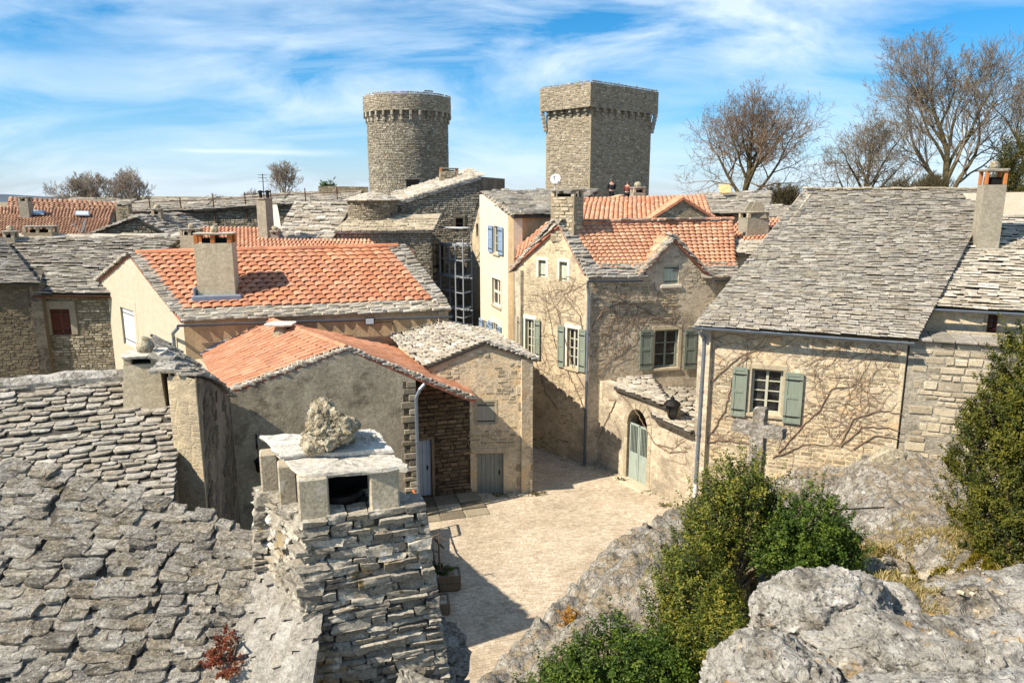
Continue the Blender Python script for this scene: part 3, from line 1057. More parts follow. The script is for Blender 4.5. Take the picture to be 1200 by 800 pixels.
def lay(parent, kind, mats, mat, name, parts=300, heap='roof_covering', group_parent=None):
    """place one piece per matrix: the nearest in view as objects, the rest as one part"""
    K = kit(kind)
    nv = len(K)
    info = []
    for i, M in enumerate(mats):
        c = M @ V(0, .5, .5)
        x, y, f = proj(c)
        seen = -30 < x < 1230 and -30 < y < 830 and f > 0
        info.append((not seen, f if f > 0 else 1e9, i))
    order = sorted(info)
    single = [i for (out, f, i) in order[:parts] if not out]
    rest = [i for i in range(len(mats)) if i not in set(single)]
    for i in single:
        o = bpy.data.objects.new(name, shared_mesh(kind, R.randrange(nv), mat, name))
        link(o, parent, mats[i])
    if rest:
        vs, fs, rn, b = [], [], [], 0
        for i in rest:
            v, f = K[R.randrange(nv)]
            A = np.array(mats[i])
            vs.append(v @ A[:3, :3].T + A[:3, 3])
            fs.append(f + b)
            rn.append(np.full(len(v), R.random()))
            b += len(v)
        me = tri_mesh(heap, np.concatenate(vs), np.concatenate(fs), mat, np.concatenate(rn), smooth=rad(33) if kind in ('fine', 'slab', 'stone', 'barrel') else False)
        o = link(bpy.data.objects.new(heap, me), parent)
        o['kind'] = 'stuff'


def bil(P, fu, fv):
    a = P[0].lerp(P[1], fu)
    b = P[3].lerp(P[2], fu)
    return a.lerp(b, fv)


def frame_at(P, fu, fv):
    e = .01
    u = (bil(P, fu + e, fv) - bil(P, fu - e, fv)).normalized()
    v = (bil(P, fu, fv + e) - bil(P, fu, fv - e)).normalized()
    n = u.cross(v).normalized()
    if n.z < 0: u, n = -u, -n
    return u, v, n


def slab_rows(P, exposure, width, thick, overlap=1.9, jit=.12, tilt=1.0, wave=.02, seed=1, over=0.0, keep=None, yaw=.05, taper=0.0, gap=0.0):
    """stone roof: rows from the eave P0-P1 up to the ridge P3-P2; bed taper shrinks the courses upward"""
    rr = random.Random(seed)
    out = []
    Lv = ((P[3] - P[0]).length + (P[2] - P[1]).length) / 2
    y = -over
    row = 0
    while y < Lv - exposure * .3:
        ex = exposure * rr.uniform(.85, 1.15) * (1 - taper * max(0, y) / Lv)
        fv = y / Lv
        Lu = P[0].lerp(P[3], max(0, fv)).lerp(P[0].lerp(P[3], max(0, fv)), 0)
        Lu = (bil(P, 1, fv) - bil(P, 0, fv)).length
        x = 0.0
        ph = rr.uniform(0, 6)
        first = rr.uniform(.3, 1)
        while x < Lu - .02:
            wd = rr.uniform(*width) * first
            first = 1
            if Lu - x - wd < width[0] * .5: wd = Lu - x
            if wd > width[1] * 1.5: wd = width[1]
            cx = x + wd / 2
            fu = min(max(cx / Lu, -.02), 1.02)
            u, v, n = frame_at(P, fu, fv)
            th = thick * rr.uniform(.7, 1.35)
            dy = rr.uniform(-jit, jit) * ex + math.sin(cx * 1.3 + ph) * wave
            p = bil(P, fu, (y + dy) / Lv)
            ln = ex * overlap * rr.uniform(.92, 1.1)
            ang = tilt * math.atan2(th * (1.15 + gap), ex) * rr.uniform(.7, 1.15)
            q = Matrix.Rotation(-ang + rr.uniform(-.03, .03), 3, u) @ Matrix.Rotation(rr.uniform(-yaw, yaw), 3, n) @ Matrix.Rotation(rr.uniform(-.05, .05), 3, v)
            # rotating about u by a negative angle lifts the lower end off the row below
            uu, vv, nn = q @ u, q @ v, q @ n
            p = p + n * (th * (.9 + gap) * tilt + rr.uniform(-.004, .006))
            M = Matrix(((uu.x * wd * 1.02, vv.x * ln, nn.x * th, p.x), (uu.y * wd * 1.02, vv.y * ln, nn.y * th, p.y), (uu.z * wd * 1.02, vv.z * ln, nn.z * th, p.z), (0, 0, 0, 1)))
            if keep is None or keep(M @ V(0, .4, .5)): out.append(M)
            x += wd
        y += ex
        row += 1
    return out


def slab_cols(P, exposure, width, thick, overlap=2.2, seed=1, yaw=.12, over=.1):
    """stone roof whose slabs ride in crooked columns up the slope"""
    rr = random.Random(seed)
    out = []
    Lu = ((P[1] - P[0]).length + (P[2] - P[3]).length) / 2
    x = 0.0
    while x < Lu:
        wd = rr.uniform(*width)
        fu = min(1.0, (x + wd / 2) / Lu)
        a, b = bil(P, fu, 0), bil(P, fu, 1)
        Lv = (b - a).length
        y = -over - rr.uniform(0, exposure)
        ph = rr.uniform(0, 6)
        while y < Lv:
            ex = exposure * rr.uniform(.7, 1.35)
            u, v, n = frame_at(P, fu, min(1, max(0, y / Lv)))
            w_ = wd * rr.uniform(.85, 1.25)
            th = thick * rr.uniform(.6, 1.5)
            p = a.lerp(b, y / Lv) + u * (rr.uniform(-.05, .05) + .05 * math.sin(y * 1.7 + ph))
            ln = ex * overlap * rr.uniform(.9, 1.15)
            q = Matrix.Rotation(-math.atan2(th, ex) * rr.uniform(.6, 1.1), 3, u) @ Matrix.Rotation(rr.uniform(-yaw, yaw), 3, n) @ Matrix.Rotation(rr.uniform(-.08, .08), 3, v)
            uu, vv, nn = q @ u, q @ v, q @ n
            if rr.random() < .5: uu = -uu
            p = p + n * (th * .9 + rr.uniform(-.01, .02))
            out.append(Matrix(((uu.x * w_, vv.x * ln, nn.x * th, p.x), (uu.y * w_, vv.y * ln, nn.y * th, p.y), (uu.z * w_, vv.z * ln, nn.z * th, p.z), (0, 0, 0, 1))))
            y += ex
        x += wd * .84
    return out


def tile_rows(P, cols, rows, height, fill=.98, jit=.02, lap=1.12, lift=.0, seed=1, keep=None, width=None):
    """clay tiles in straight columns"""
    rr = random.Random(seed)
    out = []
    for i in range(cols):
        co = rr.uniform(-jit, jit)
        for j in range(rows):
            fu, fv = (i + .5) / cols, j / rows
            u, v, n = frame_at(P, fu, fv)
            p = bil(P, fu + co * .3 / cols, fv + rr.uniform(-jit, jit) * .5 / rows)
            wd = (bil(P, fu + .5 / cols, fv) - bil(P, fu - .5 / cols, fv)).length * (width or fill)
            ln = (bil(P, fu, fv + .5 / rows) - bil(P, fu, fv - .5 / rows)).length * lap
            th = height * rr.uniform(.94, 1.06)
            a = -.02 - lift / max(ln, .01) + rr.uniform(-.012, .012)
            q = Matrix.Rotation(a, 3, u) @ Matrix.Rotation(rr.uniform(-jit, jit), 3, n)
            uu, vv, nn = q @ u, q @ v, q @ n
            p = p + n * (.012 + lift)
            M = Matrix(((uu.x * wd, vv.x * ln, nn.x * th, p.x), (uu.y * wd, vv.y * ln, nn.y * th, p.y), (uu.z * wd, vv.z * ln, nn.z * th, p.z), (0, 0, 0, 1)))
            if keep is None or keep(M @ V(0, .5, .5)): out.append(M)
    return out


def deck(parent, P, mat, thick=.1, name='roof', drop=.0):
    """solid roof plate under a covering"""
    n = (P[1] - P[0]).cross(P[3] - P[0]).normalized()
    if n.z < 0: n = -n
    mb = MB()
    K = 6
    vs, fs = [], []
    for k in (0, -thick):
        for j in range(K + 1):
            for i in range(K + 1):
                vs.append(bil(P, i / K, j / K) + n * (k - drop))
    m_ = (K + 1) ** 2
    for j in range(K):
        for i in range(K):
            a = j * (K + 1) + i
            fs += [(a, a + 1, a + K + 2, a + K + 1), (m_ + a, m_ + a + K + 1, m_ + a + K + 2, m_ + a + 1)]
    rim = [i for i in range(K)] + [(i + 1) * (K + 1) - 1 for i in range(K)] + [m_ - 1 - i for i in range(K)] + [(K - i) * (K + 1) for i in range(K)]
    for i in range(len(rim)):
        a, b = rim[i], rim[(i + 1) % len(rim)]
        fs.append((a, b, m_ + b, m_ + a))
    mb.add(vs, fs)
    return mb.build(name, mat, parent)


def rake(P0, P1, up, wd, exposure, thick, seed=1, width=(.2, .4)):
    """strip of slabs laid along a sloping edge from P0 (low) to P1 (high); up: direction across the strip"""
    P = [P0, P0 + up * wd, P1 + up * wd, P1]
    return slab_rows(P, exposure, width, thick, seed=seed, yaw=.04, wave=0)


# ------------------------------------------------------------------ rocks, plants, trees
def rock(name, label, cat, c, r, mat, seed=1, sub=6, amp=.28, freq=1.0, rot=0.0, squash=0.0, top=True, parent=None, group=None, ridge=.12, fine=.03, planes=16, block=.58):
    bm = bmesh.new()
    bmesh.ops.create_icosphere(bm, subdivisions=sub, radius=1)
    bm.verts.index_update()
    d = np.array([v.co[:] for v in bm.verts])
    f = np.array([[v.index for v in k.verts] for k in bm.faces])
    bm.free()
    r = np.array(r, float)
    sz = r.mean()
    rg = np.random.default_rng(abs(seed) + 1)
    q = d * r / sz * freq + seed * 3.17
    # blocky body: cut by planes, then weathered
    dw = d + .10 * np.stack([fbm(q * 1.3 + 20 * k, 3, seed + 60 + k) for k in range(3)], 1)
    dw /= np.linalg.norm(dw, axis=1)[:, None]
    pn = rg.normal(size=(planes, 3))
    pn /= np.linalg.norm(pn, axis=1)[:, None]
    ph = rg.uniform(.72, 1.02, planes)
    dots = dw @ pn.T
    rad_ = np.min(np.where(dots > .15, ph[None] / np.maximum(dots, .15), 9), axis=1)
    g = (1 - block) + block * np.clip(rad_, .5, 1.25)
    g = g + amp * .55 * fbm(q * 1.1, 3, seed) + ridge * .5 * (fbm(q * 2.3 + 5, 3, seed + 50, ridge=True) - .6)
    wq = q * 1.7 + .5 * np.stack([fbm(q * 2 + 7 * k, 3, seed + 70 + k) for k in range(3)], 1)
    crack = np.clip((1 - np.abs(vnoise(wq, seed + 80)) - .90) / .10, 0, 1)
    crack2 = np.clip((1 - np.abs(vnoise(wq * np.array([.6, .6, 2.6]) + 3, seed + 81)) - .9) / .10, 0, 1)
    g = g - .075 * crack - .06 * crack2 + fine * fbm(q * 7, 4, seed + 31) + fine * .6 * fbm(q * 19, 3, seed + 32)
    p = d * r * g[:, None]
    cs, sn = math.cos(rot), math.sin(rot)
    p = np.stack([p[:, 0] * cs - p[:, 1] * sn, p[:, 0] * sn + p[:, 1] * cs, p[:, 2]], 1)
    me = tri_mesh(name, p + (np.array(c) if parent is not None else 0), f, mat, smooth=rad(55))
    o = bpy.data.objects.new(name, me)
    if parent is not None: return link(o, parent)
    link(o, None, Matrix.Translation(Vector(c)))
    if label: tag(o, label, cat, group)
    return o


def leaves(centers, normals, size, aspect, rng, rnd=None, droop=0.0):
    """one small folded quad per leaf"""
    n = len(centers)
    a = rng.normal(size=(n, 3))
    if normals is not None: a = a * .8 + normals
    a /= np.linalg.norm(a, axis=1)[:, None] + 1e-9
    b = np.cross(a, rng.normal(size=(n, 3)))
    b /= np.linalg.norm(b, axis=1)[:, None] + 1e-9
    c = np.cross(a, b)
    s = size * rng.uniform(.6, 1.35, (n, 1))
    v = np.empty((n, 4, 3))
    v[:, 0] = centers - b * s
    v[:, 1] = centers + c * s * aspect + a * s * .15
    v[:, 2] = centers + b * s
    v[:, 3] = centers - c * s * aspect + a * s * .15
    f = np.arange(n * 4).reshape(n, 4)
    r = rng.random(n) if rnd is None else rnd
    return v.reshape(-1, 3), f, np.repeat(r, 4)


def bush(name, label, cat, base, blobs, n, size, mat, seed=1, group=None, aspect=.5, clump=.16, stems=14, stem_mat=None, per=70, flatten=False, up=.25, shell=.35):
    """shrub: blobs = [(centre, radii)]; sprays of leaves about twig ends spread through each blob"""
    rng = np.random.default_rng(seed)
    rr = random.Random(seed)
    t = thing(name, label, cat, base, group)
    vol = [r[0] * r[1] * r[2] for _, r in blobs]
    C_, N_, K_, ends = [], [], [], []
    nc = max(8, n // per)
    for (c, r), v_ in zip(blobs, vol):
        k = max(4, int(nc * v_ ** .67 / sum(x ** .67 for x in vol)))
        d = rng.normal(size=(k, 3))
        d /= np.linalg.norm(d, axis=1)[:, None]
        rad_ = rng.uniform(shell, 1.0, k) ** .55 * (1 + .22 * fbm(d * 1.7 + seed, 3, seed))
        cc = np.array(c) + d * np.array(r) * rad_[:, None]
        ends += [tuple(x) for x in cc[rng.choice(k, min(k, stems), replace=False)]]
        for i in range(k):
            m = int(per * rng.uniform(.5, 1.5))
            axis = d[i] * .6 + np.array([0, 0, up]) + rng.normal(size=3) * .3
            axis /= np.linalg.norm(axis)
            long_ = 1.0 if rng.random() > .2 else rng.uniform(1.7, 2.8)
            if flatten: long_ = 1.0
            s_ = rng.uniform(-.5, 1.0, m)[:, None] * axis * clump * 1.5 * long_
            pos = cc[i] + s_ + rng.normal(size=(m, 3)) * clump * (.38 if long_ == 1 else .2) * (1.15 - .5 * np.clip(s_ @ axis / clump, 0, 1))[:, None]
            C_.append(pos)
            N_.append(np.repeat((d[i] + [0, 0, .5])[None], m, 0))
            K_.append(np.clip(rng.uniform(.1, .9) + rng.normal(size=m) * .16, 0, 1))
    v, f, r_ = leaves(np.concatenate(C_), np.concatenate(N_), size, aspect, rng, np.concatenate(K_))
    me = tri_mesh('foliage', v, f, mat, r_)
    link(bpy.data.objects.new('foliage', me), t)
    mb = MB()
    b0 = Vector(base)
    for e in ends:
        e = Vector(e)
        q = b0 + V(rr.uniform(-.1, .1), rr.uniform(-.1, .1), 0)
        mid = q.lerp(e, .5) + V(rr.uniform(-.12, .12), rr.uniform(-.12, .12), .1)
        mb.tube([q, q.lerp(mid, .6), mid, mid.lerp(e, .6), e], [.02, .016, .012, .008, .004], 5)
    mb.build('stem', stem_mat or MAT['bark'], t)
    return t


def tree(name, label, base, h, seed, spread=.8, trunk_r=.22, levels=5, mat=None, twig=None, fork=.35, stems=1, up=.18, kids=(5, 5, 4, 4, 3), ratio=.62, group=None, wig=.10, min_r=.012, low=.3, cat='tree', lean=0, flat=0):
    """bare deciduous tree grown branch by branch"""
    rr = random.Random(seed)
    t = thing(name, label, cat, base, group)
    big, small = [], []
    def rv():
        return V(rr.gauss(0, 1), rr.gauss(0, 1), rr.gauss(0, 1))
    def grow(p, d, L, r, lev):
        nseg = max(3, 6 - lev)
        pts = [p]
        dirs = []
        for i in range(nseg):
            d = (d + rv() * wig * (1 + .25 * lev) + V(0, 0, up * (.6 if lev else .2))).normalized()
            p = p + d * (L / nseg)
            pts.append(p)
            dirs.append(d)
        end = r * (.45 if lev else .4)
        rs = [max(min_r * .8, r + (end - r) * i / nseg) for i in range(nseg + 1)]
        (big if lev <= 1 else small).append((pts, rs))
        if lev >= levels: return
        n = kids[min(lev, len(kids) - 1)]
        lo = low if lev == 0 else .25
        for k in range(n):
            f = lo + (1 - lo) * (k + rr.uniform(.1, .9)) / n
            x = f * nseg
            i = min(nseg - 1, int(x))
            q = pts[i].lerp(pts[i + 1], x - i)
            dd = dirs[i]
            side = rv()
            side = (side - dd * side.dot(dd)).normalized()
            if lev == 0:
                an = k * 2.4 + rr.uniform(-.5, .5)
                side = V(math.cos(an), math.sin(an), 0)
            ang = spread * rr.uniform(.65, 1.2) * (1.1 - .35 * f if lev == 0 else 1)
            nd = (dd * math.cos(ang) + side * math.sin(ang)).normalized()
            if flat: nd = (nd + V(0, 0, -flat * (1 - f))).normalized()
            l2 = L * (ratio if lev == 0 else .76) * rr.uniform(.65, 1.2) * (1.3 - .5 * f if lev == 0 else 1.1 - .4 * f)
            grow(q, nd, l2, max(min_r, rs[i] * rr.uniform(.5, .7)), lev + 1)
        grow(pts[-1], d, L * (ratio if lev == 0 else .7) * .75, max(min_r, end), lev + 1)
    for s_ in range(stems):
        b = Vector(base) + (V(rr.uniform(-.3, .3), rr.uniform(-.3, .3), 0) if stems > 1 else V(0, 0, 0))
        d0 = V(rr.uniform(-.5, .5), rr.uniform(-.5, .5), 1).normalized() if stems > 1 else V(lean, rr.uniform(-.05, .05), 1).normalized()
        grow(b, d0, h * (.48 if stems == 1 else .4), trunk_r * rr.uniform(.8, 1.1), 0)
    def tubes(lst, k, nm, mat_):
        vs, fs, b = [], [], 0
        an = np.arange(k) * 2 * np.pi / k
        for pts, rs in lst:
            P = np.array([q[:] for q in pts])
            T = np.gradient(P, axis=0)
            T /= np.linalg.norm(T, axis=1)[:, None] + 1e-9
            ref = np.cross(T, [.31, .2, .93])
            ref /= np.linalg.norm(ref, axis=1)[:, None] + 1e-9
            B = np.cross(T, ref)
            ring = P[:, None] + (ref[:, None] * np.cos(an)[None, :, None] + B[:, None] * np.sin(an)[None, :, None]) * np.array(rs)[:, None, None]
            vs.append(ring.reshape(-1, 3))
            m = len(P)
            i = np.arange(m - 1)[:, None] * k
            j = np.arange(k)[None]
            j2 = (j + 1) % k
            fs.append(np.stack([i + j, i + j2, i + k + j2, i + k + j], -1).reshape(-1, 4) + b)
            b += m * k
        me = tri_mesh(nm, np.concatenate(vs), np.concatenate(fs), mat_, smooth=True)
        return link(bpy.data.objects.new(nm, me), t)
    tubes(big, 7, 'trunk', mat or MAT['bark'])
    tubes(small, 3, 'crown', twig or MAT['twig'])
    return t
# ------------------------------------------------------------------ ground
def struct(o):
    o['kind'] = 'structure'
    return o


gm = MB()
S_ = 2500
gm.add([(-S_, -60, -.06), (S_, -60, -.06), (S_, S_ * 1.6, -.06), (-S_, S_ * 1.6, -.06)], [(0, 1, 2, 3)])
ground = struct(gm.build('ground', MAT['ground']))
# paved square
SQ = [(-4.6, 11.2), (4.6, 11.2), (5.2, 16), (6.2, 20.5), (5.75, 21.65), (3.2, 26.2), (.6, 29.5), (-1.4, 34), (-5, 34), (-4.8, 22)]
pm = MB()
pm.add([(x, y, 0) for x, y in SQ], [tuple(range(len(SQ)))])
court = struct(pm.build('pavement', MAT['sett_bed']))


def lay_setts():
    rr = random.Random(5)
    kits = []
    for i in range(6):
        v, f = rect_slab(900 + i, .03)
        n5 = len(v) // 2
        v[n5:, :2] = v[:n5, :2]
        v[n5:, 2] = 1.0
        v[:, 1] -= .5
        kits.append((v, f))
    KITS['sett'] = kits
    mats = []
    hid = [(-1.5, 23.3), (.7, 23.2), (.7, 40), (-9, 40), (-9, 23.2)]
    # rows fan across the square
    ang = rad(14)
    ca, sa = math.cos(ang), math.sin(ang)
    y = -6
    while y < 30:
        h = rr.uniform(.075, .105)
        x = -14 + rr.uniform(0, .2)
        while x < 14:
            wd = rr.uniform(.09, .2)
            cx, cy = x + wd / 2, y + h / 2 + .05 * math.sin(x * .9 + y * .3)
            X, Y = cx * ca - cy * sa + 1, cx * sa + cy * ca + 11
            if inpoly(X, Y, SQ) and not inpoly(X, Y, hid):
                a = ang + rr.uniform(-.05, .05)
                c, s_ = math.cos(a), math.sin(a)
                th = rr.uniform(.0215, .0275)
                wx, hy = (wd - .009), (h - .008)
                tx, ty = rr.uniform(-.008, .008), rr.uniform(-.008, .008)
                M = Matrix(((c * wx, -s_ * hy, 0, X), (s_ * wx, c * hy, 0, Y), (tx * wx, ty * hy, th, -.0175), (0, 0, 0, 1)))
                mats.append(M)
            x += wd
        y += h
    lay(court, 'sett', mats, MAT['sett'], 'paving_stone', 300, 'paving')


lay_setts()


# ------------------------------------------------------------------ chimneys and small house parts
def chimney(house, c, z0, z1, wx, wy, ang, mat, cap=.25, slab=.1, over=.14, posts=4, taper=.0, pot=None, slab_mat=None, lump=False, post_mat=None, name='chimney', post_w=.14, stones=None):
    """shaft, short posts round the smoke opening, slab on top"""
    U = V(math.cos(ang), math.sin(ang), 0)
    W_ = V(-math.sin(ang), math.cos(ang), 0)
    cc = V(c[0], c[1], 0)
    def q(a, b, z, k=1.0): return cc + U * (a * wx / 2 * k) + W_ * (b * wy / 2 * k) + V(0, 0, z)
    mb = MB()
    k0, k1 = 1 + taper, 1.0
    mb.hexa([q(-1, -1, z0, k0), q(1, -1, z0, k0), q(1, 1, z0, k0), q(-1, 1, z0, k0), q(-1, -1, z1, k1), q(1, -1, z1, k1), q(1, 1, z1, k1), q(-1, 1, z1, k1)])
    ch = mb.build(name, mat, house)
    if stones:
        for s_, (a, b) in enumerate((((-1, -1), (1, -1)), ((1, -1), (1, 1)), ((-1, 1), (-1, -1)))):
            A_, B_ = q(*a, 0), q(*b, 0)
            ww = Wall(A_, B_)
            masonry(ww, ch, stones, region=[(0, z0), (ww.L, z0), (ww.L, z1), (0, z1)], seed=s_ + int(c[0] * 10), course=(.1, .18), length=(.18, .4))
    if cap > 0:
        rr = random.Random(int(c[0] * 100) + 5)
        spots = [(-1, -1), (1, -1), (1, 1), (-1, 1)] + ([(0, -1), (0, 1)] if posts > 4 else [])
        for a, b in spots:
            pb = MB()
            f = 1 - post_w / wx
            g = 1 - post_w / wy
            p0 = cc + U * (a * wx / 2 * f) + W_ * (b * wy / 2 * g) + V(0, 0, z1)
            pb.bev(p0 - U * post_w / 2 - W_ * post_w / 2, U * post_w, W_ * post_w, V(0, 0, cap), .012)
            pb.build('cap_post', post_mat or MAT['stone_trim'], ch)
        fb = MB()
        fb.box(q(-.62, -.62, z1 + .004), U * wx * .62, W_ * wy * .62, V(0, 0, cap * .55))
        fb.build('flue', MAT['soot_and_shade'], ch)
    if slab > 0:
        v, f = slab_variant(int(c[0] * 37 + c[1] * 11) % 977, 11, .12, .1)
        sx, sy = wx + 2 * over, wy + 2 * over
        M = Matrix(((U.x * sx, W_.x * sy, 0, 0), (U.y * sx, W_.y * sy, 0, 0), (0, 0, slab, 0), (0, 0, 0, 1)))
        M.translation = cc - W_ * sy / 2 + V(0, 0, z1 + cap)
        me = tri_mesh('cap_slab', v, f, slab_mat or MAT['lz_mid'])
        link(bpy.data.objects.new('cap_slab', me), ch, M)
    if lump:
        rock('cap_stone', None, None, (c[0], c[1], z1 + cap + slab + .1), (.16, .14, .16), MAT['rock_cap'], seed=int(c[0]) + 3, sub=3, parent=ch)
    return ch


def dish(c, r, ang, label, mast=.5, up=.35):
    t = thing('satellite_dish', label, 'satellite dish', c)
    mb = MB()
    D = V(math.cos(ang), math.sin(ang), up).normalized()
    U = D.cross(V(0, 0, 1)).normalized()
    W_ = U.cross(D)
    o = Vector(c) + V(0, 0, mast)
    vs, fs = [o - D * r * .22], []
    n = 16
    for ring in (1, 2, 3):
        for j in range(n):
            a = 2 * math.pi * j / n
            k = ring / 3
            vs.append(o + (U * math.cos(a) + W_ * math.sin(a)) * r * k - D * r * .22 * (1 - k * k))
    for j in range(n):
        fs.append((0, 1 + j, 1 + (j + 1) % n))
        for ring in (0, 1):
            a, b = 1 + ring * n + j, 1 + ring * n + (j + 1) % n
            fs.append((a, a + n, b + n, b))
    back = [v - D * .02 for v in vs]
    m_ = len(vs)
    fs2 = [tuple(i + m_ for i in f[::-1]) for f in fs]
    mb.add(vs + back, fs + fs2)
    mb.build('reflector', MAT['white'], t)
    ab = MB()
    ab.tube([o - W_ * r * .8, o + D * r * .8 - W_ * r * .1], .015, 6)
    ab.bev(o + D * r * .78 - W_ * r * .16 - U * .04, U * .08, D * .1, W_ * .08, .01)
    ab.build('feed_arm', MAT['alu'], t)
    pb = MB()
    pb.tube([Vector(c) - V(0, 0, .1), o - D * r * .25], .025, 8)
    pb.build('mast', MAT['alu'], t)
    return t


def zline(w, *pix): return [w.px(x, y) for x, y in pix]


# ------------------------------------------------------------------ A: house with the dormer and the orange roof
A0, A1, A2, A3 = (2.74, 25.9), (.17, 28.6), (8.4, 27.2), (6.4, 31.4)
hA = thing('house', 'tall rubble house with pale orange tile roof, stone dormer and grey-green shutters', 'house', (4, 28, 0), 'village houses')
wG, wF = Wall(A1, A0), Wall(A0, A2)
LG, LF = wG.L, wF.L
apG = wG.px(654, 263)
apG = (apG[0], 8.95)
w1 = wG.rect(615.5, 374, 625.5, 417)
w2 = wG.rect(664.5, 385, 677, 431)
hb1 = wG.rect(631, 305, 639.5, 325)
hb2 = wG.rect(655.5, 307, 664.5, 330)
wG.build(hA, MAT['wall_gable'], [(0, -.3), (LG, -.3), (LG, 7.2), apG, (0, 7.15)], [w1, w2, hb1, hb2])
for r_ in (w1, w2):
    window(wG, hA, r_, MAT['frame_wood'], 2, 4, depth=.17)
    surround(wG, hA, r_, MAT['surround'], .14, .015, .16)
    W_ = (r_[2] - r_[0]) * .62
    shutter(wG, hA, r_[0] - .1 - W_, r_[1] - .05, r_[0] - .1, r_[3] + .05, MAT['shutter'], .04)
    shutter(wG, hA, r_[2] + .1, r_[1] - .05, r_[2] + .1 + W_, r_[3] + .05, MAT['shutter'], .04)
for r_ in (hb1, hb2):
    shutter(wG, hA, r_[0], r_[1], r_[2], r_[3], MAT['shutter_pale'], -.14, plain_=True)
    surround(wG, hA, r_, MAT['surround'], .12, .012, .12)
def hpoly(*rs):
    return [[(a - .22, b - .22), (c + .22, b - .22), (c + .22, d + .25), (a - .22, d + .25)] for a, b, c, d in rs]


masonry(wG, hA, MAT['st_wall'], course=(.07, .15), length=(.12, .34), proud=(.002, .016), holes=hpoly(w1, w2, hb1, hb2), seed=5, patchy=.05, region=[(.1, 0), (LG - .1, 0), (LG - .1, 7.0), (apG[0], 8.6), (.1, 7.0)])
tD0, tD1, tDa = wF.px(751, 322)[0], wF.px(829, 321)[0], wF.px(788, 300)[0]
zDa = wF.px(788, 281)[1]
uw = wF.rect(767, 386.5, 794.5, 430.5)
dw = wF.rect(778, 311, 795.5, 333)
wF.build(hA, MAT['wall_pale'], [(0, -.3), (LF, -.3), (LF, 7.05), (tD1, 7.05), (tDa, zDa), (tD0, 7.15), (0, 7.2)], [uw, dw])
masonry(wF, hA, MAT['st_wall'], course=(.07, .15), length=(.12, .34), proud=(.002, .016), holes=hpoly(uw, dw), seed=6, patchy=-.02, region=[(.1, 3.3), (LF, 3.3), (LF, 6.9), (tDa, zDa - .4), (tD0 + .3, 7), (.1, 7.0)])
window(wF, hA, uw, MAT['shutter'], 2, 3, depth=.18)
surround(wF, hA, uw, MAT['stone_trim'], .13, .018, .16)
shutter(wF, hA, *wF.rect(749, 386, 764, 433)[:2], wF.rect(749, 386, 764, 433)[2], wF.rect(749, 386, 764, 433)[3], MAT['shutter_dark'], .045)
r_ = wF.rect(801, 385.5, 815, 432)
shutter(wF, hA, *r_, MAT['shutter_dark'], .045)
shutter(wF, hA, *dw, MAT['shutter_pale'], -.1, plain_=True)
sb = MB()
sb.bev(wF.p(dw[0] - .12, dw[1] - .13, -.1), wF.U * (dw[2] - dw[0] + .24), wF.N * .16, V(0, 0, .12), .012)
sb.build('sill', MAT['surround'], hA)
wAb = Wall(A2, A3)
wAb.build(hA, MAT['wall_pale'], [(0, -.3), (wAb.L, -.3), (wAb.L, 7.0), (wAb.L * .5, 8.8), (0, 7.05)])
wAc = Wall(A3, A1)
wAc.build(hA, MAT['wall_pale'], [(0, -.3), (wAc.L, -.3), (wAc.L, 7.1), (0, 7.0)])
# roof
rA = [wF.p(-.12, 7.2), wF.p(LF + .1, 7.08), V(9.0, 30.0, 8.98), wG.p(apG[0] + .1, 8.98, .12)]
rfA = deck(hA, [rA[0] + wF.N * -.08, rA[1] + wF.N * -.08, rA[2], rA[3]], MAT['clay_under'], .1)
bA = [wG.p(0, 7.18, .1) - wG.U * .25, wG.p(apG[0] + .1, 8.96, .1), V(9.0, 30.0, 8.96), V(6.8, 31.9, 7.0)]
bdA = deck(hA, [bA[0], bA[3], bA[2], bA[1]], MAT['clay_under'], .1)
lay(bdA, 'rect', slab_rows([bA[3], bA[0], bA[1], bA[2]], .3, (.25, .45), .05, seed=4), MAT['lz_big'], 'roof_slab', 20)
T = [bil(rA, .10, .12), bil(rA, .995, .12), bil(rA, 1.0, .985), bil(rA, .05, .985)]
nocut = lambda c: not (tD0 + .1 < (Vector((c.x, c.y)) - wF.a).dot(wF.u) < tD1 - .1 and c.z < 7.3)
lay(rfA, 'barrel', tile_rows(T, 27, 13, .05, seed=2, lift=.028, fill=1.08), MAT['clay_light'], 'roof_tile', 300)
sm = slab_rows([rA[0], rA[1], bil(rA, 1, .16), bil(rA, 0, .16)], .15, (.22, .45), .05, seed=11, over=.22, wave=0, keep=nocut)
lay(rfA, 'rect', sm, MAT['lz_big'], 'eave_slab', 60, 'eave_slabs')
sm = slab_rows([bil(rA, -.01, 0), bil(rA, .10, .0), bil(rA, .055, 1), bil(rA, -.005, 1)], .15, (.3, .5), .05, seed=12, wave=0)
lay(rfA, 'rect', sm, MAT['lz_big'], 'verge_slab', 40, 'verge_slabs')
lay(rfA, 'rect', rake(wG.p(-.3, 6.95, .14), wG.p(apG[0] - .3, 8.95, .14), -wG.N, .42, .16, .05, seed=9), MAT['lz_big'], 'verge_slab', 20, 'verge_slabs')
for i in range(24):
    a, b = bil(rA, .05 + .95 * i / 24, 1), bil(rA, .05 + .95 * (i + 1.08) / 24, 1)
    MB().tube([a + V(0, 0, .02), b + V(0, 0, .035)], .1, 8).build('ridge_tile', MAT['clay_light'], rfA)
